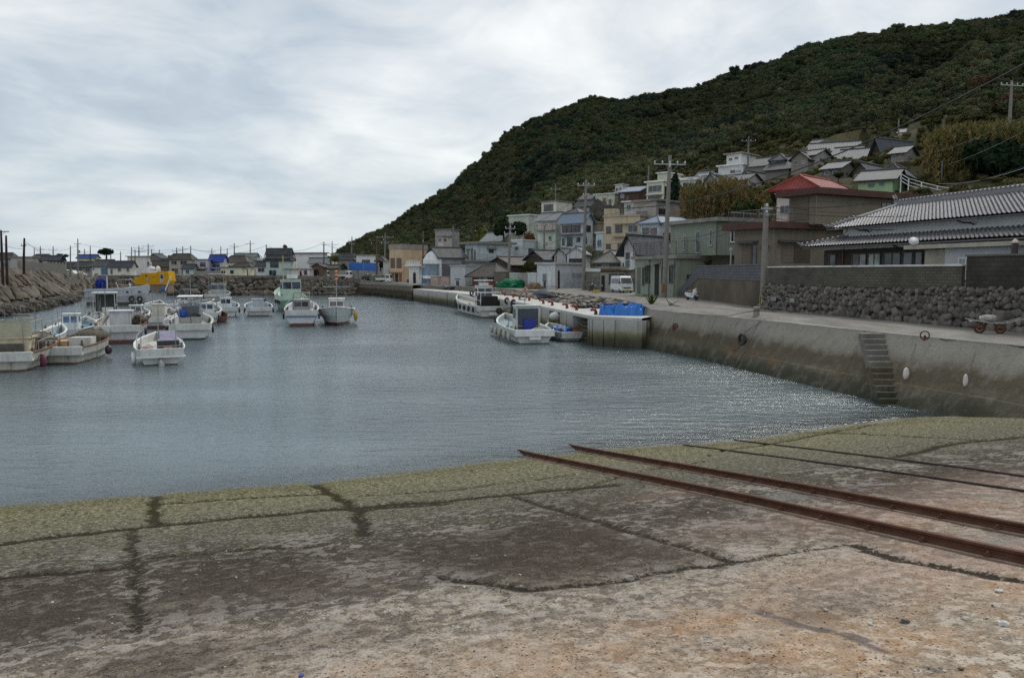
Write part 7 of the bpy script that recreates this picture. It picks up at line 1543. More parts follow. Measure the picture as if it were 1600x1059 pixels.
# G small white boxed cabin
r, Lh, B, H = boat('small red bottomed boat with a square white box cabin behind the grey boat', 243, 514, 40, -18, 6.8, 1.0, hm=hullmat((.44,.45,.46), (.20,.018,.02), .3, .3))
wheelhouse(r, 1.4, 2.6, 1.05, .7, 1.35, pm((.5,.49,.44), .6, .12, 2), None, .04, win=False); bits(r, Lh, B, H, 7, 0, 4, 1, 2, 1)
# H boat with open frame wheelhouse
r, Lh, B, H = boat('grey boat with an open dark frame wheelhouse behind the white box cabin boat', 161, 512, 46, -10, 8.0, 1.1, hm=OLDW, rimm=BRN)
frame(r, 1.6, 3.4, 1.8, .8, 2.2, pm((.42,.44,.44), .6), WHITE); q = MB(); q.box(-.85, .85, 3.2, 3.35, .8, 2.9); q.build('cabin_back', pm((.06,.07,.07), .7), r); q = MB(); q.box(-.3, .6, 2.6, 3.1, .8, 1.7); q.build('console', WHITE, r); bits(r, Lh, B, H, 8, 0, 4, 1, 2)
# I,S,J
r, Lh, B, H = boat('pale boat with a teal deck squeezed behind the radar boat', 318, 507, 42, -12, 7.0, 1.1, hm=OLDW, deck=pm((.25,.42,.38),.7)); bits(r, Lh, B, H, 9, 2.0, 4, 2, 2); wheelhouse(r, 2.6, 3.6, 1.3, .7, 1.2, WHITE)
r, Lh, B, H = boat('white boat with a pale blue deck and dark windscreen near the red skiff', 352.5, 495, 40, -3, 7.0, 1.05, hm=hullmat((.50,.52,.54), (.05,.05,.05), .06, .2), deck=BLUEDECK)
wheelhouse(r, 2.2, 3.4, 1.15, .65, 1.35, WHITE, glass((.02,.025,.04)), .35); bits(r, Lh, B, H, 10, 2.2, 4, 2, 4)
r, Lh, B, H = boat('small brown red skiff moored by the white boat with the dark windscreen', 344, 504, 23, -6, 3.8, .6, hm=hullmat((.13,.05,.04), (.13,.02,.018), .25, .4), deck=pm((.14,.13,.10),.9), rimm=pm((.25,.22,.17), .9), lip=False); bits(r, Lh, B, H, 11, 0, 2, 1, 0)
r, Lh, B, H = boat('grey white boat with a square engine cover moored alone left of the green boat', 405, 494, 42, 2, 7.2, 1.0, hm=hullmat((.42,.43,.46), (.09,.03,.03), .12, .3), deck=BLUEDECK)
wheelhouse(r, 1.6, 3.0, 1.25, .65, 1.15, pm((.40,.42,.45), .6), None, .05, win=False); q = MB(); q.add([(.45,1.585,1.9), (.9,1.585,1.9), (.68,1.585,1.5)], [(0,2,1)]); q.build('dark_patch', DARK, r); bits(r, Lh, B, H, 12, 0, 4, 1, 2)
# I far cabin boat with white canopy
r, Lh, B, H = boat('far small boat with a flat white canopy close under the rock bank', 337, 471, 36, -12, 8.0, 1.2, hm=hullmat((.35,.36,.36), (.05,.05,.05), .08, .4)); frame(r, 1.5, 4.8, 2.4, .9, 3.6, STEEL, WHITE); wheelhouse(r, 3.5, 5.5, 2.3, .8, 2.1, pm((.4,.45,.42), .6)); bits(r, Lh, B, H, 13, 0, 4, 2, 1)
# M green boat
r, Lh, B, H = boat('green hulled boat with a tall pale green wheelhouse behind the blue striped boat', 461, 487, 44, 14, 11.0, 1.9, hm=hullmat((.08,.25,.16), (.03,.03,.03), .4, .3, ((.42,.5,.46), 1.35, 5)), deck=pm((.35,.5,.42),.7), rimm=pm((.40,.52,.45), .6))
wheelhouse(r, 2.2, 4.6, 2.3, 1.4, 2.5, pm((.40,.50,.43), .55, .12, 2, .1, .25), glass((.03,.035,.05)), .3); q = MB(); q.box(-.4, .8, 2.6, 3.6, 4.1, 4.6); q.build('radar', WHITE, r); q = MB(); q.tube([(-.9,3,4.0), (-.9,3,7.0)], .06, 5); q.tube([(.6,3,4.0), (.6,3,6.2)], .05, 5); q.build('mast', pm((.45,.42,.12), .6), r); bits(r, Lh, B, H, 14, 0, 4, 1, 6)
# N blue stripe
r, Lh, B, H = boat('white boat with a thin blue stripe and red bottom beside the bow-on boat', 471, 510, 53, -2, 8.5, 1.45, hm=hullmat((.50,.53,.57), (.20,.035,.025), .30, .15, ((.04,.14,.30), .80, .90)))
wheelhouse(r, 2.2, 3.8, 1.4, 1.0, 1.3, pm((.33,.33,.33), .6), glass((.03,.03,.04)), .1); frame(r, 2.0, 4.2, 1.5, 1.2, 1.8, pm((.3,.29,.25), .6)); bits(r, Lh, B, H, 15, 0, 4, 1, 2)
q = MB(); [q.tube([(s*.9,.9,1.1), (s*1.1,2.5,1.75), (s*1.1,5,1.8)], .04, 5) for s in (-1, 1)]; q.build('side_rail', WHITE, r)
# O bow toward the camera
c0 = ground(527, 509, 0); r = T('fishing_boat', 'grey white boat with its bow toward the camera and an orange lamp mast', 'boat', (c0.x-1.8, c0.y+8.1, 0), math.radians(192)); B = 3.15; Lh, H = 8.5, 1.25
hull(r, Lh, B*.98, H, .42, hullmat((.36,.41,.42), (.16,.015,.015), .30, .2), None, WHITE, flare=.25); wheelhouse(r, 2.2, 4.0, 1.4, .85, 1.45, WHITE, glass((.05,.04,.035)), .2); bits(r, Lh, B, H, 16, 0, 6, 1, 2)
q = MB(); q.tube([(0,3.,2.4), (0,3.,5.1)], .05, 6); q.tube([(-1.3,3.,3.5), (1.3,3.,3.5)], .03, 5); q.tube([(-1.3,3,3.5), (-1.3,3,3.9)], .02, 4); q.tube([(1.3,3,3.5), (1.3,3,3.9)], .02, 4); mm = q.build('mast', STEEL, r)
for z in (4.2, 4.6, 4.95): q = MB(); q.blob((0,3.,z), (.15,.15,.16), 3, .03); q.build('lamp', plain((.5,.16,.04), .4), mm, smooth=True)
q = MB(); q.blob((-B/2-.25,5.5,.75), (.22,.25,.45), 5, .2); q.build('yellow_net_bag', plain((.42,.28,.05), .8), r)
# P boat moored at the pier, bow left and away
def sideboat(lab, pxs, pys, pxb, pyb_, H, beam, hm, **k):
    s, b = ground(pxs, pys, 0), ground(pxb, pyb_, 0); d = b-s; Lh = d.length; yaw = math.atan2(-d.x, d.y)
    r = T('fishing_boat', lab, 'boat', (s.x, s.y, 0), yaw); hull(r, Lh, beam, H, mat=hm, **k); return r, Lh, beam, H
r, Lh, B, H = sideboat('white boat hung with black tyres moored along the middle of the pier', 770, 497, 716, 484, 1.25, 3.0, hullmat((.50,.52,.50), (.28,.28,.20), .22, .2), sheer=.6)
wheelhouse(r, 3.6, 5.2, 1.7, .85, 2.5, pm((.55,.57,.56), .5), glass((.03,.035,.045)), .3); q = MB(); q.box(-.95, .95, 1.5, 3.5, .85, 2.3); q.build('black_cover', pm((.025,.022,.022), .6, .3, 4), r); frame(r, .9, 3.6, 2.3, 1.0, 1.7, WHITE)
q = MB(); q.box(-.5, .5, 4., 4.6, 3.45, 3.75); q.box(-1.0, 1.0, 3.8, 4.9, 3.95, 4.05); q.tube([(0,4.3,3.4), (0,4.3,4.0)], .06, 5); q.build('radar', WHITE, r)
q = MB(); q.box(-.86, -.855, 3.75, 4.1, 1.45, 1.85); q.box(-.862, -.857, 4.3, 4.65, 1.45, 1.85); q.build('side_window', GLASS, r)
for i in range(7): q = MB(); y = Lh*(.1+.13*i); hb = B/2*(1-max(0, (y/Lh-.45)/.55)**2.3)*1.08; q.torus((-hb-.12 if i else -hb-.12, y, H*(.68+.5*max(0, y/Lh-.4)**1.5)), .24, .10, 'x', 16, 8); q.build('tyre_fender', RUBBER, r, smooth=True)
q = MB(); q.torus((.6,-.35,.8), .24, .10, 'y', 16, 8); q.build('tyre_fender', RUBBER, r, smooth=True); bits(r, Lh, B, H, 17, 0, 2, 1, 0); q = MB(); q.box(-.45, .45, -.3, -.22, .35, .62); q.build('name_board', WHITE, r)
# Q boat nearer
r, Lh, B, H = sideboat('white boat with a glazed wheelhouse and blue crate, moored nearest on the pier side', 835, 537, 789, 518, .95, 2.9, hullmat((.45,.49,.47), (.05,.07,.09), .06, .35), sheer=.6, deck=pm((.22,.30,.32),.7), rimm=WHITE)
wheelhouse(r, 2.1, 3.5, 1.75, .55, 1.95, pm((.46,.50,.48), .5), plain((.05,.06,.08), .4), .4, open_back=True); q = MB(); q.box(-.35, .5, 1.85, 2.08, .6, 1.6); q.build('crate', plain((.01,.03,.28), .4), r)
q = MB(); q.tube([(-.8,2.0,.6), (.8,2.0,.6)], .02, 5); q.tube([(-.8,2.0,1.1), (.8,2.0,1.1)], .02, 5); q.tube([(0,3.2,2.5), (0,3.2,3.7)], .03, 5); q.box(-.5, .1, 3., 3.2, 2.9, 3.0); mm = q.build('mast', STEEL, r); q = MB(); q.blob((0,3.2,3.75), (.1,.1,.1), 3); q.build('lamp', plain((.5,.08,.03), .5), mm)
q = MB(); q.tube([(-.6,3.0,2.5), (-1.0,6.2,2.1)], .05, 5); q.build('boom', pm((.12,.10,.08), .8), r); q = MB(); q.box(-.85, .7, 3.2, 5.6, 2.62, 2.68); q.build('blue_sheet', pm((.04,.22,.42), .6), r) if False else None
for i in range(5): q = MB(); y = Lh*(.1+.16*i); q.tube([(-B/2*1.1,y,.15), (-B/2*1.1,y,.7)], [.12,.14], 8); q.build('fender', pm((.38,.38,.33), .7), r, smooth=True)
q = MB(); q.torus((-.9,Lh-.5,1.1), .22, .1, 'x'); q.build('tyre_fender', RUBBER, r, smooth=True); bits(r, Lh, B, H, 18, 0, 3, 1, 0); q = MB(); q.box(-.4, .4, -.3, -.24, .3, .5); q.build('name_board', WHITE, r); q = MB(); q.blob((.5,.9,.85), (.55,.4,.22), 8); q.build('net_heap', pm((.36,.35,.28), .9, .3, 8, .8, 0), r)
# R workboat
r, Lh, B, H = boat('small open white workboat loaded with blue sheets and red baskets against the pier', 895, 533, 46, 38, 4.8, .65, hm=hullmat((.38,.43,.42), (.05,.06,.06), .05, .4), deck=pm((.2,.22,.22),.8))
def pile(lab, cat, name, loc, mat, parts, rz=0):
    r_ = T(name, lab, cat, loc, rz); w = MB(); 
    for i, (c_, rd) in enumerate(parts): w.blob(c_, rd, i+3, .22, (16, 11), 2.2)
    w.build('sheet', mat, r_, smooth=False); return r_
bx = Vector(r.location)
pile('crumpled blue sheet on the small workboat', 'tarpaulin', 'blue_sheet', bx+Vector((-.6,1.6,.55)), BLUETARP, [((0,0,.1),(.7,.5,.28)), ((-.6,.3,.15),(.4,.3,.25))])
for i, (x, y, lb) in enumerate(((.35,.9,'red basket at the stern of the small workboat, left one'), (.95,1.2,'red basket at the stern of the small workboat, right one'))):
    q = MB(); q.box(-.28,.28,-.2,.2,0,.05); [q.box(a,b,c_,d,.05,.32) for a,b,c_,d in ((-.28,.28,-.2,-.17),(-.28,.28,.17,.2),(-.28,-.25,-.17,.17),(.25,.28,-.17,.17))]; tag(q.build('basket', plain((.35,.07,.06), .6), None, bx+Vector((x,y,.45))), lb, 'basket')
bits(r, Lh, B, H, 19, 0, 2, 1, 0)
# trawler
s, b = ground(142, 478, 0), ground(268, 473, 0); s.y = b.y = 118; s.x = (142-800)/F*118; b.x = (262-800)/F*118
r = T('trawler', 'long white trawler with a bright yellow wheelhouse lying broadside before the rock bank', 'boat', s, -math.pi/2); Lh = (b-s).length; B, H = 3.6, 2.1
hull(r, Lh, B, H, .75, hullmat((.46,.49,.53), (.35,.33,.30), .5, .45), None, WHITE, lip=False)
q = MB(); q.prism([(0,H-.1),(5.2,H-.1),(6.0,H+.0),(6.4,H+.5),(5.2,H+.45),(0,H+.3)], 'x', B/2-.02, B/2+.06); q.build('bulwark', pm((.40,.44,.50), .6, .2, 1.5, .2, .5), r)
YW = pm((.52,.27,.005), .5, .15, 1.5, .1, .25)
q = MB(); x0 = 1.2; q.prism([(7.3,3.0),(12.2,3.0),(12.5,3.6),(12.3,5.0),(10.9,5.0),(10.4,4.75),(8.3,4.75),(8.2,4.2),(7.3,4.0)], 'x', -x0, x0); yw = q.build('wheelhouse', YW, r, bevel=.05)
q = MB(); q.box(x0+.003, x0+.03, 11.1, 11.75, 3.35, 4.7); d_ = q.build('door', pm((.42,.37,.34), .6), yw); q = MB(); q.box(x0+.032, x0+.04, 11.25, 11.6, 3.95, 4.5); q.build('pane', GLASS, d_)
q = MB(); q.tube([(x0,9.3,3.8), (x0+.04,9.3,3.8)], .25, 12); q.build('porthole', STEEL, yw); q = MB(); q.tube([(x0,9.1,4.35), (x0+.04,9.1,4.35)], .17, 10); q.box(x0+.003, x0+.02, 9.9, 10.5, 4.1, 4.18); q.build('lamp_mark', plain((.2,.05,.02), .6), yw)
q = MB(); q.box(-.9, .9, 8.3, 10.4, 4.78, 5.1); q.blob((.2,9.5,5.4), (.5,.5,.4), 3); q.blob((0,10.4,5.3), (.3,.3,.5), 5); q.tube([(0,9.4,5), (0,9.4,6.4)], .05, 5); q.build('radar', WHITE, r)
q = MB(); q.box(-1.1, 1.1, 7.6, 12.2, 1.9, 2.98); q.build('lower_cabin', pm((.20,.15,.13), .8), r); q = MB(); q.tube([(1.5,12.,2.2), (1.6,12.9,4.2)], .1, 6); q.tube([(1.2,6.8,2.2), (1.3,6.6,3.3)], .12, 6); q.tube([(0,2.6,1.7), (0,2.6,4.3)], .09, 6); q.tube([(0,4.6,1.7), (.2,4.0,3.4)], .05, 6); q.build('davit', WHITE, r)
for yy in (6.5, 8.3, 9.9, 11.4): q = MB(); q.tube([(B/2+.02,yy,1.95), (B/2+.12,yy,1.95)], .17, 10); q.build('scupper', DARK, r)
for yy in (7.2, 8.4): q = MB(); q.torus((B/2+.25,yy,.9), .34, .14, 'x'); q.build('tyre_fender', RUBBER, r, smooth=True)
q = MB(); q.blob((.6,8.6,2.3), (.5,.6,.4), 3); q.build('teal_bag', plain((.15,.35,.33), .7), r); q = MB(); q.blob((.9,11.5,2.4), (.4,.5,.4), 5); q.build('blue_bag', plain((.05,.12,.3), .7), r)
bits(r, Lh, B, 2.0, 20, 0, 3, 2, 0)
pile('dark blue cover over gear beside the rock bank behind the trawler', 'tarpaulin', 'blue_cover', at(157, 447, 150), pm((.01,.03,.22), .5, .3, 3), [((0,0,.5),(1.0,.8,1.1))])
r2 = boat('pale boat hull hauled against the rocks behind the trawler stern', 180, 464, 34, -60, 7.5, 1.3, hm=OLDW, B=3.0)[0]; frame(r2, 2, 4, 2, 1.2, 2.2, STEEL); bits(r2, 7.5, 3, 1.3, 25, 0, 2, 2, 0)
r2 = boat('long brown decked raft boat behind the radar boat', 270, 488, 44, -70, 7.5, .9, hm=hullmat((.16,.14,.11), (.05,.05,.04), .1, .6), B=2.6, deck=BRN)[0]; bits(r2, 7.5, 2.6, .9, 26, 0, 4, 3, 0)
r2 = boat('pale green skiff between the brown raft boat and the small red bottomed boat', 284, 500, 30, -14, 5.5, .9, hm=OLDW, deck=pm((.25,.40,.36),.7))[0]; bits(r2, 5.5, 2.0, .9, 27, 0, 4, 2, 1)
for px, py, w_, ya, Lq, lab, cb in ((208, 507, 36, -14, 6.2, 'small white boat with a low cabin tucked behind the broad grey boat', 1), (132, 517, 32, -20, 6.0, 'small pale cabinless boat between the blue decked boat and the broad grey boat', 0),
   (286, 483, 30, -10, 6.5, 'distant white low cabin boat between the trawler bow and the radar boat', 1), (228, 489, 30, -25, 6.5, 'pale skiff with a blue deck lying against the trawler side', 0), (62, 548, 40, -24, 5.6, 'low cabinless skiff between the cream boat and the net boat', 0)):
    r, Lh, B, H = boat(lab, px, py, w_, ya, Lq, .85, hm=OLDW if cb else hullmat(HULLW), deck=None if cb else BLUEDECK)
    if cb: wheelhouse(r, 1.9, 3.0, 1.05, .5, 1.2, WHITE)
    bits(r, Lh, B, H, px, 1.8 if cb else 0, 4, 2, 2)
# floats and rafts by the left embankment
for px, py, wd, lab, m_ in ((24, 493, 1.6, 'low grey raft with a cream float end by the left boulders', CREAM), (92, 467, 1.7, 'white foam float raft at the foot of the slanted slabs, left one', WHITE), (108, 469, 1.7, 'white foam float raft at the foot of the slanted slabs, right one', WHITE)):
    c_ = ground(px, py, 0); rt = T('float_raft', lab, 'raft', c_, .2); w = MB(); w.box(-wd, wd, -.5, .5, .05, .16); w.build('raft_deck', pm((.2,.18,.15), .9), rt); w = MB(); w.blob((-wd*.6,0,.3), (.55,.3,.28), 3, .1); w.build('foam_float', m_, rt, smooth=True)
# rusty gangway and pipe at the left bank
w = MB(); a, b = at(28, 430, 112), at(62, 466, 116); o0 = a
for dx in (-.45, .45): w.tube([(dx,0,0), b-a+Vector((dx,0,0))], .09, 5)
gw_ = T('gangway', 'rusty iron ladder gangway leaning down the left embankment', 'gangway', a); w.build('side_rail', RUST, gw_); w = MB()
for i in range(14): p = (b-a)*(i/13); w.tube([p+Vector((-.45,0,0)), p+Vector((.45,0,0))], .05, 4)
w.build('rung_row', RUST, gw_)
w = MB(); a, b = at(52, 456, 118), at(142, 455, 140); w.tube([(0,0,0), b-a], .07, 6); tag(w.build('pipe', pm((.2,.18,.14), .8), None, a), 'long thin pipe reaching from the gangway foot to the trawler', 'pipe')
wire('mooring rope from the left rock bank to the trawler stern', at(88, 446, 135), at(142, 464, 118), .5, .05, pm((.4,.4,.36),.8))
wire('second mooring rope from the rock bank to the trawler stern', at(96, 452, 138), at(142, 466, 118), .8, .035, pm((.3,.3,.27),.8))
wire('mooring rope from the windscreen boat toward the rock bank', at(128, 500, 66), at(142, 474, 90), .8, .03, ROPE)
# ---------------------------------------------------------------- vehicles
VW = plain((.62,.64,.65), .25)
VGL = glass((.015,.02,.025), .05)
def wheel(root, x, y, r=.27, w_=.16):
    w = MB(); w.torus((x, y, r), r-.07, .075, 'x', 18, 8); w.tube([(x-w_/2, y, r), (x+w_/2, y, r)], r-.05, 14); o = w.build('wheel', RUBBER, root, smooth=False)
    w = MB(); s = 1 if x > 0 else -1; w.tube([(x+s*(w_/2), y, r), (x+s*(w_/2+.012), y, r)], r*.5, 12); w.build('hubcap', STEEL, o)
def body(root, prof, hw, tuck, mat, nm='body'):
    """side profile (y,z) with front toward -y, half width hw at the belt, narrower above"""
    w = MB(); zs = [p[1] for p in prof]; zb = 1.0
    def hx(z): return hw-(max(0, z-zb)*tuck)
    n = len(prof); vs = [(-hx(z), y, z) for y, z in prof]+[(hx(z), y, z) for y, z in prof]
    w.add(vs, [tuple(range(n-1, -1, -1)), tuple(range(n, 2*n))]+[(i, (i+1) % n, (i+1) % n+n, i+n) for i in range(n)]); return w.build(nm, mat, root, bevel=.035)
def van():
    p = ground(981, 458, 2.6); p.y += .6; root = T('parked_van', 'white boxy mini van with a yellow number plate parked before the shop front', 'van', p, .24)
    body(root, [(0,.28),(0,.75),(.05,1.0),(.42,1.72),(.6,1.86),(3.2,1.88),(3.35,1.7),(3.38,.3)], .735, .12, VW)
    w = MB(); y = lambda z: .05+(z-1.0)*.37/.72-.012; w.add([(-.66,y(1.04),1.04),(.66,y(1.04),1.04),(.58,y(1.66),1.66),(-.58,y(1.66),1.66)], [(0,1,2,3)]); w.build('windscreen', VGL, root)
    for s in (-1, 1):
        for a, b in ((.5,1.25),(1.35,2.25),(2.35,3.15)):
            w = MB(); x = lambda z: s*(.735-max(0, z-1)*.12+.008); w.add([(x(1.05),a if a > .6 else .30,1.05),(x(1.05),b,1.05),(x(1.6),b,1.6),(x(1.6),a if a > .6 else .55,1.6)], [(0,1,2,3) if s > 0 else (3,2,1,0)]); w.build('side_window', VGL, root)
        w = MB(); w.box(s*.69-.12*(s > 0)-.02, s*.69+.12*(s < 0)+.02, -.012, .03, .72, .92) if False else w.box(min(s*.5,s*.7), max(s*.5,s*.7), -.015, .04, .70, .90); w.build('headlight', plain((.7,.72,.72), .1), root)
        w = MB(); w.box(min(s*.76,s*.9), max(s*.76,s*.9), .2, .3, 1.05, 1.25); w.build('wing_mirror', DARK, root)
        wheel(root, s*.66, .55); wheel(root, s*.66, 2.75)
    w = MB(); w.box(-.45, .45, -.012, .02, .5, .62); w.build('grille', DARK, root); w = MB(); w.box(-.74, .74, -.06, .1, .24, .46); w.build('bumper', VW, root, bevel=.02)
    w = MB(); w.box(-.17, .17, -.085, -.062, .30, .46); w.build('number_plate', plain((.75,.5,.02), .4), root)
van()
def truck(px, py, yaw, lab, z=2.6, bed=1, D=None, cab=(.60,.62,.62)):
    p = ground(px, py, z) if D is None else at(px, py, D); root = T('parked_truck', lab, 'truck', p, math.radians(yaw), None); m_ = plain(cab, .3)
    body(root, [(0,.3),(0,.95),(.28,1.72),(.4,1.8),(1.15,1.8),(1.22,1.0),(1.22,.45),(1.1,.3)], .7, .1, m_, 'cab')
    w = MB(); w.add([(-.62,.02,1.02),(.62,.02,1.02),(.55,.24,1.64),(-.55,.24,1.64)], [(0,1,2,3)]); w.build('windscreen', VGL, root)
    for s in (-1, 1):
        w = MB(); w.add([(s*.71,.3,1.05),(s*.71,1.08,1.05),(s*.66,1.08,1.6),(s*.66,.42,1.6)], [(0,1,2,3) if s > 0 else (3,2,1,0)]); w.build('side_window', VGL, root)
        w = MB(); w.box(min(s*.45,s*.66), max(s*.45,s*.66), -.015, .03, .62, .78); w.build('headlight', plain((.7,.7,.65), .15), root); wheel(root, s*.62, .55); wheel(root, s*.62, 2.5)
    w = MB(); w.box(-.7, .7, 1.3, 3.3, .62, .7); w.box(-.7, -.66, 1.3, 3.3, .7, 1.0); w.box(.66, .7, 1.3, 3.3, .7, 1.0); w.box(-.66, .66, 3.26, 3.3, .7, 1.0); w.build('cargo_bed', m_, root)
    w = MB(); w.add([(-.55,1.225,1.1),(.55,1.225,1.1),(.52,1.17,1.6),(-.52,1.17,1.6)], [(3,2,1,0)]); w.tube([(-.65,1.35,.7), (-.65,1.35,1.75), (.65,1.35,1.75), (.65,1.35,.7)], .025, 5); w.build('guard_frame', DARK, root); return root
truck(612, 442, 78, 'white mini truck parked in front of the peach building', 2.6)
truck(549, 436, 74, 'white mini truck parked rightmost of the row by the grey wall', D=178)
truck(537, 436, 70, 'white mini truck half hidden in the middle of the row by the grey wall', D=181)
truck(514, 435.5, 76, 'white mini truck parked leftmost of the row by the grey wall', D=179)
truck(107, 433.0, 85, 'white mini truck parked beyond the left embankment', D=188)
def car(px, py, yaw, lab, col, D, van_=False):
    p = at(px, py, D); root = T('parked_car', lab, 'car', p, math.radians(yaw)); 
    prof = [(0,.3),(0,.8),(.9,1.0),(1.35,1.45),(2.9,1.5),(3.6,1.05),(3.9,.95),(3.9,.3)] if not van_ else [(0,.3),(0,.85),(.5,1.05),(1.0,1.65),(3.9,1.72),(4.0,1.),(4.0,.3)]
    body(root, prof, .8, .25, plain(col, .25)); top = prof[3][1] if not van_ else 1.65
    for s in (-1, 1):
        w = MB(); w.add([(s*.795,1.15,1.05),(s*.795,3.3,1.05),(s*(.8-.25*.4+.01),2.95,1.4),(s*(.8-.25*.4+.01),1.45,1.4)], [(0,1,2,3) if s > 0 else (3,2,1,0)]); w.build('side_window', VGL, root)
        w = MB(); w.box(min(s*.5,s*.75), max(s*.5,s*.75), -.015, .05, .6, .75); w.build('headlight', plain((.7,.7,.65), .15), root); wheel(root, s*.72, .75, .3); wheel(root, s*.72, 3.1, .3)
    w = MB(); w.add([(-.66,.93,1.04),(.66,.93,1.04),(.58,prof[3][0]-.03,1.42),(-.58,prof[3][0]-.03,1.42)], [(0,1,2,3)]); w.build('windscreen', VGL, root); return root
car(580, 438, 20, 'silver white van shaped car parked nose toward the quay by the grey wall', (.5,.52,.52), 177, True)
car(592, 439, 74, 'dark car parked beside the peach building', (.03,.035,.04), 174)
car(603, 440, 60, 'dull green car partly hidden behind the white mini truck', (.12,.15,.08), 171)
car(122, 433.2, 84, 'pale blue van parked beyond the left embankment', (.35,.42,.42), 190, True)
car(134, 432.6, 85, 'silver car parked before the grey tiled row house', (.4,.41,.42), 196)
# scooters and bicycles
def scooter(px, py, yaw, lab, col, D=None, z=2.6, name='parked_scooter', trim=(.03,.03,.035)):
    p = ground(px, py, z) if D is None else at(px, py, D); root = T(name, lab, 'scooter', p, math.radians(yaw)); m_ = plain(col, .25); d_ = plain(trim, .5)
    for y in (.0, 1.2): w = MB(); w.torus((0, y+.02, .24), .17, .07, 'x', 16, 8); w.tube([(-.04,y+.02,.24), (.04,y+.02,.24)], .11, 10); w.build('wheel', RUBBER, root, smooth=True)
    w = MB(); w.prism([(.22,.28),(.12,.5),(.2,.88),(.3,.9),(.36,.4),(.75,.32),(.75,.24),(.3,.22)], 'x', -.16, .16); w.blob((0,.13,.66), (.17,.12,.24), 3, .05); w.build('front_shield', m_, root, bevel=.02)
    w = MB(); w.prism([(.72,.24),(.75,.62),(1.45,.66),(1.5,.52),(1.25,.3)], 'x', -.15, .15); w.build('rear_body', m_, root, bevel=.03)
    w = MB(); w.blob((0,1.08,.72), (.14,.38,.07), 4, .04); w.build('seat', d_, root, smooth=True)
    w = MB(); w.tube([(-.32,.3,.98), (-.1,.22,.98), (.1,.22,.98), (.32,.3,.98)], .02, 6); w.tube([(0,.0,.26), (0,.22,.98)], .03, 6); w.build('handlebar', d_, root)
    for s in (-1, 1): w = MB(); w.tube([(s*.18,.24,.98), (s*.3,.2,1.15)], .009, 5); w.blob((s*.31,.2,1.19), (.07,.02,.045), 3, .02); w.build('mirror', d_, root)
    w = MB(); w.blob((0,.12,.93), (.1,.08,.08), 3, .03); w.build('headlight', plain((.6,.62,.62), .15), root, smooth=True); w = MB(); w.prism([(-.2,.36),(.0,.48),(.2,.4),(.0,.44)], 'x', -.07, .07); w.build('front_mudguard', m_, root); return root
scooter(1088, 469.5, 22, 'white and black scooter parked against the stained concrete wall', (.60,.62,.64))
scooter(1079-155+2, 455.5, 10, 'small dark scooter beside the pole at the end of the white shed', (.05,.05,.055))
scooter(645, 442.2, 60, 'dark scooter left of the kiosk door', (.04,.05,.05)); scooter(651, 442.6, 50, 'dark red scooter beside the kiosk door', (.12,.02,.025))
scooter(696-92+0, 441.4, 50, 'small dark scooter behind the white mini truck', (.05,.05,.05)); scooter(810, 449.8, 40, 'red scooter with a dark cover beside the green tarpaulin', (.16,.03,.03))
scooter(703, 445.5, 30, 'cream and black scooter beside the white blockwork shed', (.42,.38,.33))
def bicycle(px, py, yaw, lab, col, z=2.6, D=None, grp=None):
    p = ground(px, py, z) if D is None else at(px, py, D); root = T('parked_bicycle', lab, 'bicycle', p, math.radians(yaw), grp); m_ = plain(tuple(k*.6 for k in col), .35, .3); root.scale = (.88, .88, .88)
    for y in (0, 1.05):
        w = MB(); w.torus((0,y,.32), .30, .016, 'x', 24, 6)
        for i in range(10): a = i*math.pi/5; w.tube([(0,y,.32), (0,y+.3*math.cos(a),.32+.3*math.sin(a))], .003, 3, False)
        w.build('wheel', plain((.03,.03,.03), .6), root)
    w = MB(); bb = (0,.48,.3); hd = (0,.2,.78); st_ = (0,.62,.72)
    for a, b in ((hd,bb), (bb,st_), (hd,(0,.56,.62)), (bb,(0,1.05,.32)), (st_,(0,1.05,.32)), ((0,.17,.9),(0,0,.32)), (st_,(0,.66,.85))): w.tube([a, b], .015, 6)
    w.build('bicycle_frame', m_, root); w = MB(); w.tube([(-.26,.38,.98), (-.1,.2,.98), (.1,.2,.98), (.26,.38,.98)], .012, 5); w.build('handlebar', STEEL, root); w = MB(); w.blob((0,.68,.88), (.07,.13,.04), 3, .04); w.build('saddle', DARK, root, smooth=True)
    w = MB(); [w.box(a,b,c_,d,.72,.95) for a,b,c_,d in ((-.17,.17,-.18,-.165),(-.17,.17,.08,.095),(-.17,-.155,-.165,.08),(.155,.17,-.165,.08))]; w.box(-.17,.17,-.18,.09,.705,.72); w.build('basket', STEEL, root); return root
bicycle(1207, 485.5, 80, 'silver bicycle leaning at the stone wall close to the banded pole', (.5,.5,.5)); bicycle(1236, 488.5, 68, 'white and dark bicycle leaning at the stone wall, right of the silver one', (.45,.46,.46))
for i, (px, py, c_, lab) in enumerate(((724,446.5,(.05,.06,.07),'dark motorbike like bicycle leftmost in the row before the white shed'),(732,447,(.12,.16,.2),'blue grey bicycle second in the row before the white shed'),(741,447.5,(.2,.2,.2),'grey bicycle third in the row before the red shutters'),(748,448,(.2,.05,.05),'red bicycle fourth in the row before the red shutters'),(776,449,(.35,.42,.40),'pale green bicycle between the red drum and the green tarpaulin'),
   (929,455.5,(.08,.08,.08),'black bicycle before the whitewashed rubble store, left one'),(939,456,(.25,.25,.25),'grey bicycle before the whitewashed rubble store, right one'))): bicycle(px, py, 70+i*13 % 40, lab, c_)
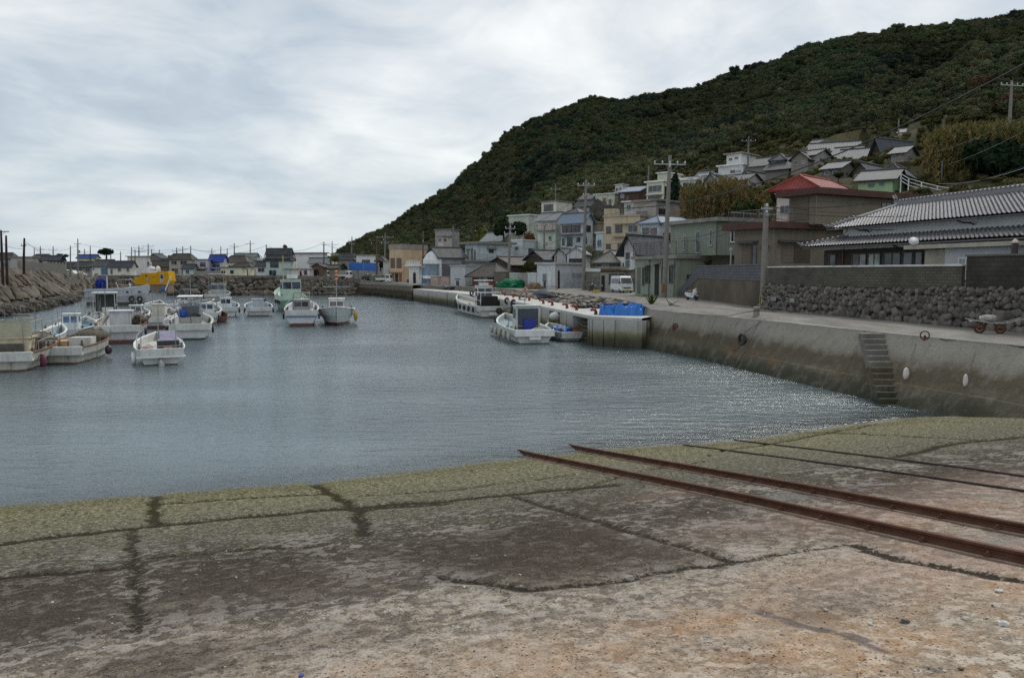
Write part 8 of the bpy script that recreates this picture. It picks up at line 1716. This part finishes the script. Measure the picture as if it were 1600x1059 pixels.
# tarpaulins and drums on the road edge
pile('green tarpaulin covering gear in front of the white garden wall', 'tarpaulin', 'green_tarpaulin', ground(799, 450, 2.6), pm((.012,.13,.06), .6, .3, 3, .2, 0), [((0,0,.3),(1.9,1.2,1.1)), ((-1.0,.2,.2),(1.0,1.0,.8))])
for i, px in enumerate((761, 768)):
    r_ = T('drum', 'red drum, %s of the pair before the old tiled house' % ('left' if i == 0 else 'right'), 'drum', ground(px, 448.5+i*.3, 2.6)); w = MB(); w.lathe((0,0,0), [(.36,0),(.38,.03),(.36,.06),(.36,.42),(.385,.45),(.36,.48),(.36,.85),(.38,.9),(.34,.9),(.33,.86),(0,.86)], 16); w.build('drum_shell', pm((.28,.025,.02), .5, .2, 2), r_, smooth=True)
pile('brown sack and net heap before the white shed', 'net heap', 'net_heap', ground(834, 452, 2.6), pm((.2,.15,.10), .95, .4, 6, .8, 0), [((0,0,.3),(.9,.6,.7)), ((.8,.1,.2),(.5,.4,.4))])
r_ = T('crate', 'yellow plastic crate beside the bicycles at the rubble store', 'crate', ground(931.5, 457.6, 2.6)); w = MB(); w.box(-.35,.35,-.25,.25,0,.05); [w.box(a,b,c_,d,.05,.34) for a,b,c_,d in ((-.35,.35,-.25,-.21),(-.35,.35,.21,.25),(-.35,-.31,-.21,.21),(.31,.35,-.21,.21))]; w.build('crate_shell', plain((.45,.33,.02), .5), r_)
r_ = T('sign_board', 'yellow on red upright sign board at the old tiled house', 'sign', ground(734.5, 446.5, 2.6)); w = MB(); w.box(-.5,.5,-.05,.05,.2,2.6); w.build('board', pm((.40,.06,.03), .6), r_)
r_ = T('bench', 'low bench and planter clutter under the shed window', 'bench', ground(862, 452.5, 2.6)); w = MB(); w.box(-.9,.9,-.2,.2,.38,.44); w.build('seat', BRN, r_); w = MB(); [w.box(a-.03,a+.03,-.15,.15,0,.38) for a in (-.8,.8)]; w.build('leg_frame', DARK, r_)
p = ground(868.5, 452.8, 2.6); q = at(869, 402, p.y); w = MB(); w.tube([(0,0,0), (0,0,q.z-p.z)], .05, 6); w.lathe((0,0,q.z-p.z), [(.08,0),(.12,.08),(.06,.16)], 8); tag(w.build('lamp_post', pm((.2,.09,.06), .8), None, p), 'thin rusty post with a small lamp in front of the white shed', 'post')
p = ground(1063+78, 466, 4.4); p = at(1141.5, 414, 62); w = MB(); w.tube([(0,0,-1), (0,0,1.1)], .06, 7); w.lathe((0,0,1.1), [(.12,0),(.14,.1),(.1,.2),(.02,.25)], 8); tag(w.build('lamp_post', pm((.3,.32,.3), .6), None, p), 'short white garden lamp post above the split block wall', 'lamp post')
# blue tarpaulin bundle on the pier end
for i, (x0, x1, lab, d0) in enumerate(((938, 962, 'smaller bright blue tarpaulin bundle on the pier end, the left one', 54.5), (961, 1006, 'larger bright blue tarpaulin bundle on the pier end, the right one', 54.0))):
    c_ = at((x0+x1)/2, 491, d0); c_.z = 2.0; wd = (x1-x0)*d0/F; r_ = T('tarpaulin_bundle', lab, 'tarpaulin', c_, -.25); w = MB(); rr = random.Random(i)
    nx, ny = 44, 20; hgt = .62 if i else .58; vs = []
    for a in range(nx+1):
        for b in range(ny+1):
            u, v = a/nx*2-1, b/ny*2-1; e = (1-abs(u)**7)*(1-abs(v)**5); z = hgt*min(1, e*1.7)**.7*(1+.35*mn.noise(Vector((u*2.2+i*5, v*1.5, 3)))); nn = mn.noise(Vector((u*5+i*9, v*4, 0)))*.2+mn.noise(Vector((u*13, v*9, i)))*.09
            vs.append((u*wd*.5*(1+.05*nn*4), v*.95, max(.005, z*(1+nn*1.4)+nn*.5*min(1, e*3))))
    w.add(vs, [(a*(ny+1)+b, (a+1)*(ny+1)+b, (a+1)*(ny+1)+b+1, a*(ny+1)+b+1) for a in range(nx) for b in range(ny)])
    sh = w.build('sheet', pm((.012,.15,.52), .42, .3, 3, .4, 0), r_); w = MB()
    for j in range(3): x = wd*(-.3+.3*j); w.tube([(x,-.96,.02), (x,-.8,hgt*.9), (x,0,hgt*1.12), (x,.9,hgt*.8)], .012, 4)
    w.build('lashing', ROPE, r_)
    w = MB(); w.torus((wd*(-.05 if i else .1), .3, hgt+.12), .3, .07, 'z', 16, 7) ; tag(w.build('tyre', RUBBER, None, c_, smooth=True), 'black tyre lying on the %s blue tarpaulin bundle' % ('larger' if i else 'smaller'), 'tyre')
# tyres and rubber heaps on the pier edge, buoy, dead branch
for px, py, lab in ((737, 458, 'black tyre fender hanging on the pier behind the tyre hung boat'),(792, 470, 'black tyre fender on the pier face, left of the tall one'),(802, 478, 'tall black fender on the pier face between the two moored boats')):
    p = at(px, py, fpt(px).y-.25); w = MB()
    if px == 802: [w.torus((0,0,-.5+.42*i), .26, .12, 'x' if 0 else 'y', 14, 8) for i in range(3)]
    else: w.torus((0,0,0), .28, .11, 'y', 14, 8)
    tag(w.build('tyre', RUBBER, None, p, .9), lab, 'tyre')
p = at(868, 494, fpt(868).y-.5); r_ = T('mooring_buoy', 'white round buoy hanging at a stepped recess of the pier', 'buoy', p); w = MB(); w.blob((0,0,0), (.5,.32,.34), 3, .02, (16, 10)); w.build('buoy_body', plain((.55,.56,.53), .5), r_, smooth=True); w = MB(); w.tube([(-.35,0,-.2), (-.3,.1,-1.5)], .03, 5); w.build('strap', ROPE, r_)
w = MB(); rr = random.Random(8); [w.blob((rr.uniform(-1.6,1.6), rr.uniform(-.4,.4), rr.uniform(0,.2)), (.35,.25,.14), i, .3) for i in range(14)]; p = backpt(930); tag(w.build('rubber_heap', DARK, None, (p.x-.2, p.y+.4, 2.1)), 'dark tangled heap of old hose on the stepped bank behind the pier', 'heap')
w = MB(); [w.blob((rr.uniform(-2.6,2.6), rr.uniform(-.6,.6), rr.uniform(0,.3)), (.5,.4,.2), i, .3) for i in range(18)]; p = backpt(708); tag(w.build('net_heap', DARK, None, (p.x+.8, p.y+1.0, 2.3)), 'dark heap of nets at the far part of the pier', 'net heap')
w = MB(); w.blob((0,0,.3), (.9,.7,.5), 2, .3); w.blob((.7,.2,.2), (.5,.5,.35), 4, .3); p = backpt(845); tag(w.build('net_heap', pm((.12,.13,.15), .9, .5, 9, .9, 0), None, (p.x+.6, p.y+2.2, 2.2)), 'grey blue net heap on the bank behind the middle of the pier', 'net heap')
p = ground(1047, 479, 2.55); w = MB()
for a, b in (((0,0,.1),(-.45,.2,.75)), ((0,0,.1),(.6,-.1,.4)), ((-.1,0,.15),(1.2,-.6,-.1)), ((0,0,.1),(.1,.3,-.05)), ((.1,0,.2),(-.2,-.2,.35))): w.tube([a, ((Vector(a)+Vector(b))/2+Vector((.03,.02,.04))), b], [.035,.025,.01], 5)
tag(w.build('dead_branch', plain((.06,.045,.035), .9), None, p), 'dead dark branch lying on the road edge above the seawall', 'branch')
# handcart with two wheels
p = ground(1543, 521, 2.6); r_ = T('handcart', 'two wheeled handcart with a wrapped load parked against the stone wall', 'cart', p, -.35)
for x in (-.28, .42): w = MB(); w.torus((x,0,.2), .16, .045, 'y', 18, 7); w.tube([(x,-.03,.2), (x,.03,.2)], .08, 8); w.build('wheel', pm((.12,.045,.03), .8), r_, smooth=True)
w = MB(); w.tube([(-.75,-.3,.55), (.1,-.28,.42), (.55,-.25,.42), (1.15,-.3,.62)], .022, 6); w.tube([(-.75,.3,.55), (.1,.28,.42), (.55,.25,.42), (1.15,.3,.62)], .022, 6)
for x in (-.6,-.2,.2,.6): w.tube([(x,-.29,.47), (x,.29,.47)], .02, 5)
w.tube([(-.28,0,.2), (-.1,0,.44)], .02, 5); w.tube([(.42,0,.2), (.25,0,.44)], .02, 5); w.build('cart_frame', pm((.34,.36,.35), .5), r_)
w = MB(); w.blob((.0,0,.58), (.34,.25,.15), 3, .15, (14, 9), 2.); w.build('wrapped_load', pm((.30,.30,.27), .8, .25, 6, .6, 0), r_)
# small litter and stones on the slip
for i, (px, py, s, c_, lab) in enumerate(((984, 905, .05, (.22,.21,.18), 'small pale stone at the edge of the dark slab'),(1414, 972, .035, (.06,.06,.06), 'small dark pebble right of the cracked stain'),(1567, 976, .04, (.5,.5,.48), 'thin white shell fragment near the right edge'),(1561, 924, .03, (.5,.5,.48), 'tiny white fragment above the shell piece'),(471, 1056, .02, (.02,.06,.4), 'tiny blue plastic scrap at the bottom edge'),
   (1290, 953, .02, (.3,.3,.28), 'tiny pale chip on the dark patch'),(1509, 968, .03, (.4,.38,.33), 'small pale pebble left of the white shell'),(1108, 712, .05, (.08,.07,.04), 'dark weed clump by the waterline between the rails'),(1360, 975, .02, (.4,.4,.38), 'small white chip right of the dark patch'),(1120, 1014, .018, (.2,.19,.17), 'little grey pebble near the bottom of the slipway'))):
    p = slip_at(px, py); w = MB(); w.blob((0,0,s*.3), (s*1.3, s, s*.55), i, .25, (9, 6), 1.5); tag(w.build('pebble', plain(c_, .8), None, p, i), lab, 'stone')
rr = random.Random(31); w = MB()
for i in range(900):
    px, py = rr.uniform(-40, 1640), rr.uniform(860, 1075); 
    if rr.random() < .3: py = rr.uniform(780, 900)
    p = slip_at(px, py); s = rr.uniform(.003, .009)*(1 if rr.random() < .93 else 1.8); w.cm = rr.choice((0, 0, 1, 1, 2)); M = Matrix.Rotation(rr.uniform(0, 3), 3, 'Z')
    w.blob(p+Vector((0,0,s*.3+.004)), (s*1.4, s, s*.6), i, .25, (6, 4), 1.5, M)
tag(w.build('grit', [plain((.08,.075,.07), .9), plain((.30,.28,.25), .9), plain((.5,.5,.47), .8)]), kind='stuff')
# ---------------------------------------------------------------- hillside, cut into terraces under the houses
def padz(x, y, z, m=2.2):
    if z < 2.7: return z
    for cx, cy, c_, s_, a, b, zb in PADS:
        dx, dy = x-cx, y-cy
        if abs(dx) > 40 or abs(dy) > 40: continue
        lx, ly = dx*c_-dy*s_, dx*s_+dy*c_
        if -a-m < lx < m and -m < ly < b+m: z = min(z, zb-.25)
    return z
def onpad(x, y, m=1.2):
    for cx, cy, c_, s_, a, b, zb in PADS:
        dx, dy = x-cx, y-cy
        if abs(dx) > 40 or abs(dy) > 40: continue
        lx, ly = dx*c_-dy*s_, dx*s_+dy*c_
        if -a-m < lx < m+m and -m*5 < ly < b+m: return True
    return False
NR = 150; vs = []
for px in cols_:
    r = (px-800)/F; d0 = Din(px)
    for i in range(NR):
        if i == 0: D = d0; z = (WT if px > 1008 else tz(r*D, max(D, 21)))
        elif i == 1: D = d0+.9; z = tz(r*D, max(D, 21))
        else:
            D = d0+.9+(3200-d0)*((math.exp(4.6*(i-1)/(NR-2))-1)/(math.exp(4.6)-1)); z = tz(r*D, max(D, 21))
        if i == 0 and px <= 1008: z = tz(r*D, D)
        vs.append((r*D, D, padz(r*D, D, z)))
nb = len(vs); fs = []
for a in range(len(cols_)-1):
    for b in range(NR-1): fs.append((a*NR+b, (a+1)*NR+b, (a+1)*NR+b+1, a*NR+b+1))
w = MB(); w.add(vs, fs)
# skirt down below the water along the front edge
for a in range(len(cols_)-1):
    p, q = vs[a*NR], vs[(a+1)*NR]
    w.add([p, q, (q[0], q[1], -1.5), (p[0], p[1], -1.5)], [(3, 2, 1, 0)])
m = bpy.data.materials.new('hill_soil'); nt = nodes(m); g = nt.nodes.new('ShaderNodeNewGeometry').outputs['Position']
a = noi(nt, g, .12, 5, .6); b = noi(nt, g, 1.6, 5, .7)
c = mixc(nt, ramp(nt, a, [(.35, 0.), (.65, 1.)]), (.035,.042,.018), (.075,.07,.03)); c = mixc(nt, ramp(nt, b, [(.35, 0.), (.7, 1.)]), mixc(nt, 1, c, .5, 'MULTIPLY'), c)
sx = nt.nodes.new('ShaderNodeSeparateXYZ'); L(nt, g, sx.inputs[0])
c = mixc(nt, ramp(nt, mth(nt, 'MULTIPLY', sx.outputs[2], .1), [(.40, 1.), (.46, 0.)]), c, mixc(nt, b, (.11,.10,.085), (.2,.19,.17)))
fin(nt, c, .95, 0, b, 1., .3, .1)
tag(w.build('hillside_ground', m, smooth=True), kind='structure')
Fs = tab({480: 300, 520: 262, 560: 245, 600: 238, 650: 218, 700: 198, 740: 192, 800: 200, 850: 222, 900: 232, 960: 222, 1000: 232, 1050: 226, 1100: 214, 1150: 222, 1200: 215, 1260: 190, 1340: 176, 1430: 160, 1500: 142, 1600: 132, 1750: 125})
rr = random.Random(77); pts = []; rot = []; scl = []; tint = []; p2 = []; r2 = []; s2 = []; t2 = []
y = 60.
while y < 560:
    st_ = 3.2 if y < 330 else 3.9
    x = -190.
    while x < 420:
        xx = x+rr.uniform(-.5, .5)*st_; yy = y+rr.uniform(-.5, .5)*st_; x += st_
        px = 800+F*xx/yy
        if px < 500 or px > 1720: continue
        fs_ = Fs(px)+14*mn.noise(Vector((xx/25, yy/25, 8)))
        z = tz(xx, yy)
        if z < 3.4: continue
        if yy < fs_ or onpad(xx, yy, 2.5): continue
        q = mn.noise(Vector((xx/38, yy/38, 1.5))); q2 = mn.noise(Vector((xx/9, yy/9, 5.5))); q3 = rr.random()
        edge = max(0, 1-(yy-fs_)/70)
        col = Vector((.030, .050, .022))
        if q > .08: col = Vector((.046, .060, .024))
        if q < -.25: col = Vector((.018, .030, .020))
        if q2+q3*.5 > .52: col = Vector((.058, .056, .026))
        elif q2+q3*.5 < -.12: col = Vector((.046, .056, .020))
        if px > 1330 and yy < 330: edge = max(edge, .65)
        if px < 800: edge = max(edge, .22)
        col = col.lerp(Vector((.105, .120, .045)) if q3 < .8 else Vector((.11, .09, .045)), edge*rr.uniform(.25, .7)*1.0)
        if rr.random() < .006: col = Vector((.09, .05, .025))
        g_ = (col.x+col.y+col.z)/3; col = col.lerp(Vector((g_, g_*1.06, g_*.95)), .22)*1.15
        col *= rr.uniform(.8, 1.05)*(1+.6*mn.noise(Vector((xx/60, yy/60, 9))))
        s = rr.uniform(1.6, 3.1)*(1.12 if yy > 330 else 1)*(1-.25*edge)
        pts.append((xx, yy, z+s*.1)); rot.append((0, 0, rr.uniform(0, 6.28))); scl.append((s, s, s*rr.uniform(.8, 1.1))); tint.append(tuple(col))
    y += st_
scatter('hillside_forest', pts, rot, scl, tint)
nf = len(pts)
y = 66.
while y < 245:
    x = -60.
    while x < 190:
        xx = x+rr.uniform(-.5, .5)*1.9; yy = y+rr.uniform(-.5, .5)*1.9; x += 1.9
        px = 800+F*xx/yy
        if px < 690 or px > 1700 or yy > Fs(px)+16: continue
        z = tz(xx, yy)
        if z < 5.2 or onpad(xx, yy, 1.3): continue
        z = padz(xx, yy, z)
        if mn.noise(Vector((xx/7, yy/7, 2))) < -.25 and yy < 150: continue
        col = Vector((.045, .055, .02)).lerp(Vector((.12, .10, .045)), rr.random()**1.3)*rr.uniform(.7, 1.2); s = rr.uniform(.4, .9)
        p2.append((xx, yy, z)); r2.append((0, 0, rr.uniform(0, 6.28))); s2.append((s, s, s*rr.uniform(.6, 1.2))); t2.append(tuple(col))
    y += 1.9
scatter('hillside_undergrowth', p2, r2, s2, t2)
print('forest', nf, len(p2))
# ---------------------------------------------------------------- sky, sun, camera
wd = bpy.data.worlds.new("World"); sc.world = wd; wd.use_nodes = True; nt = wd.node_tree; nt.nodes.clear()
SUN_EL, SUN_AZ = math.radians(48), math.radians(28)     # azimuth clockwise from +Y
sk = nt.nodes.new('ShaderNodeTexSky'); sk.sky_type = 'NISHITA'; sk.sun_disc = False; sk.sun_elevation = SUN_EL; sk.sun_rotation = SUN_AZ
sk.air_density = 1.2; sk.dust_density = 2.5
b1 = nt.nodes.new('ShaderNodeBackground'); L(nt, sk.outputs[0], b1.inputs[0]); b1.inputs[1].default_value = .07
g = nt.nodes.new('ShaderNodeTexCoord').outputs['Generated']
sx = nt.nodes.new('ShaderNodeSeparateXYZ'); L(nt, g, sx.inputs[0])
zz = mth(nt, 'ADD', mth(nt, 'MAXIMUM', sx.outputs[2], 0), .16)
cb = nt.nodes.new('ShaderNodeCombineXYZ'); L(nt, mth(nt, 'DIVIDE', sx.outputs[0], zz), cb.inputs[0]); L(nt, mth(nt, 'DIVIDE', sx.outputs[1], zz), cb.inputs[1])
n1 = noi(nt, cb.outputs[0], .62, 6, .52, .5); n2 = noi(nt, cb.outputs[0], 2.1, 6, .58, .6); n3 = noi(nt, cb.outputs[0], .28, 3, .5)
f = mth(nt, 'ADD', mth(nt, 'MULTIPLY', n1, .55), mth(nt, 'ADD', mth(nt, 'MULTIPLY', n2, .2), mth(nt, 'MULTIPLY', n3, .25)))
cl = ramp(nt, f, [(.40, (.27,.33,.41)), (.45, (.38,.44,.50)), (.50, (.54,.575,.60)), (.57, (.78,.785,.77))])
# paler towards the horizon
hz = ramp(nt, sx.outputs[2], [(.0, (.43,.52,.575)), (.16, (.55,.61,.65)), (.30, (.55,.61,.65))])
hf = ramp(nt, sx.outputs[2], [(.0, .75), (.10, .45), (.30, 0.)])
cl = mixc(nt, hf, cl, hz)
# brighter veil around the hidden sun
dt = nt.nodes.new('ShaderNodeVectorMath'); dt.operation = 'DOT_PRODUCT'; L(nt, g, dt.inputs[0])
sv = Vector((math.sin(SUN_AZ)*math.cos(SUN_EL), math.cos(SUN_AZ)*math.cos(SUN_EL), math.sin(SUN_EL))); dt.inputs[1].default_value = sv
cl = mixc(nt, ramp(nt, dt.outputs['Value'], [(.90, 0.), (1., .9)]), cl, (3.6,3.5,3.3))
b2 = nt.nodes.new('ShaderNodeBackground'); L(nt, cl, b2.inputs[0]); b2.inputs[1].default_value = .82
mx = nt.nodes.new('ShaderNodeMixShader'); mx.inputs[0].default_value = .88; L(nt, b1.outputs[0], mx.inputs[1]); L(nt, b2.outputs[0], mx.inputs[2])
o = nt.nodes.new('ShaderNodeOutputWorld'); L(nt, mx.outputs[0], o.inputs[0])
sl = bpy.data.lights.new('sun', 'SUN'); sl.energy = 1.0; sl.angle = math.radians(11); sl.color = (1, .96, .9)
so = bpy.data.objects.new('sun', sl); COL.objects.link(so); so.rotation_euler = (-sv).to_track_quat('-Z', 'Y').to_euler()
cam = bpy.data.cameras.new('camera'); co = bpy.data.objects.new('camera', cam); COL.objects.link(co)
cam.sensor_width = 36; cam.lens = F/1600*36; cam.clip_end = 9000; cam.clip_start = .1
co.location = (0, 0, CH); co.rotation_euler = (math.pi/2-AL, 0, 0); sc.camera = co
sc.view_settings.view_transform = 'Standard'; sc.view_settings.look = 'None'; sc.view_settings.exposure = .72; sc.view_settings.gamma = 1
sc.cycles.use_denoising = False; sc.cycles.denoiser = 'OPENIMAGEDENOISE'; sc.cycles.denoising_input_passes = 'RGB_ALBEDO_NORMAL'; sc.cycles.denoising_prefilter = 'NONE'
sc.cycles.sample_clamp_indirect = 4; sc.cycles.sample_clamp_direct = 3.5
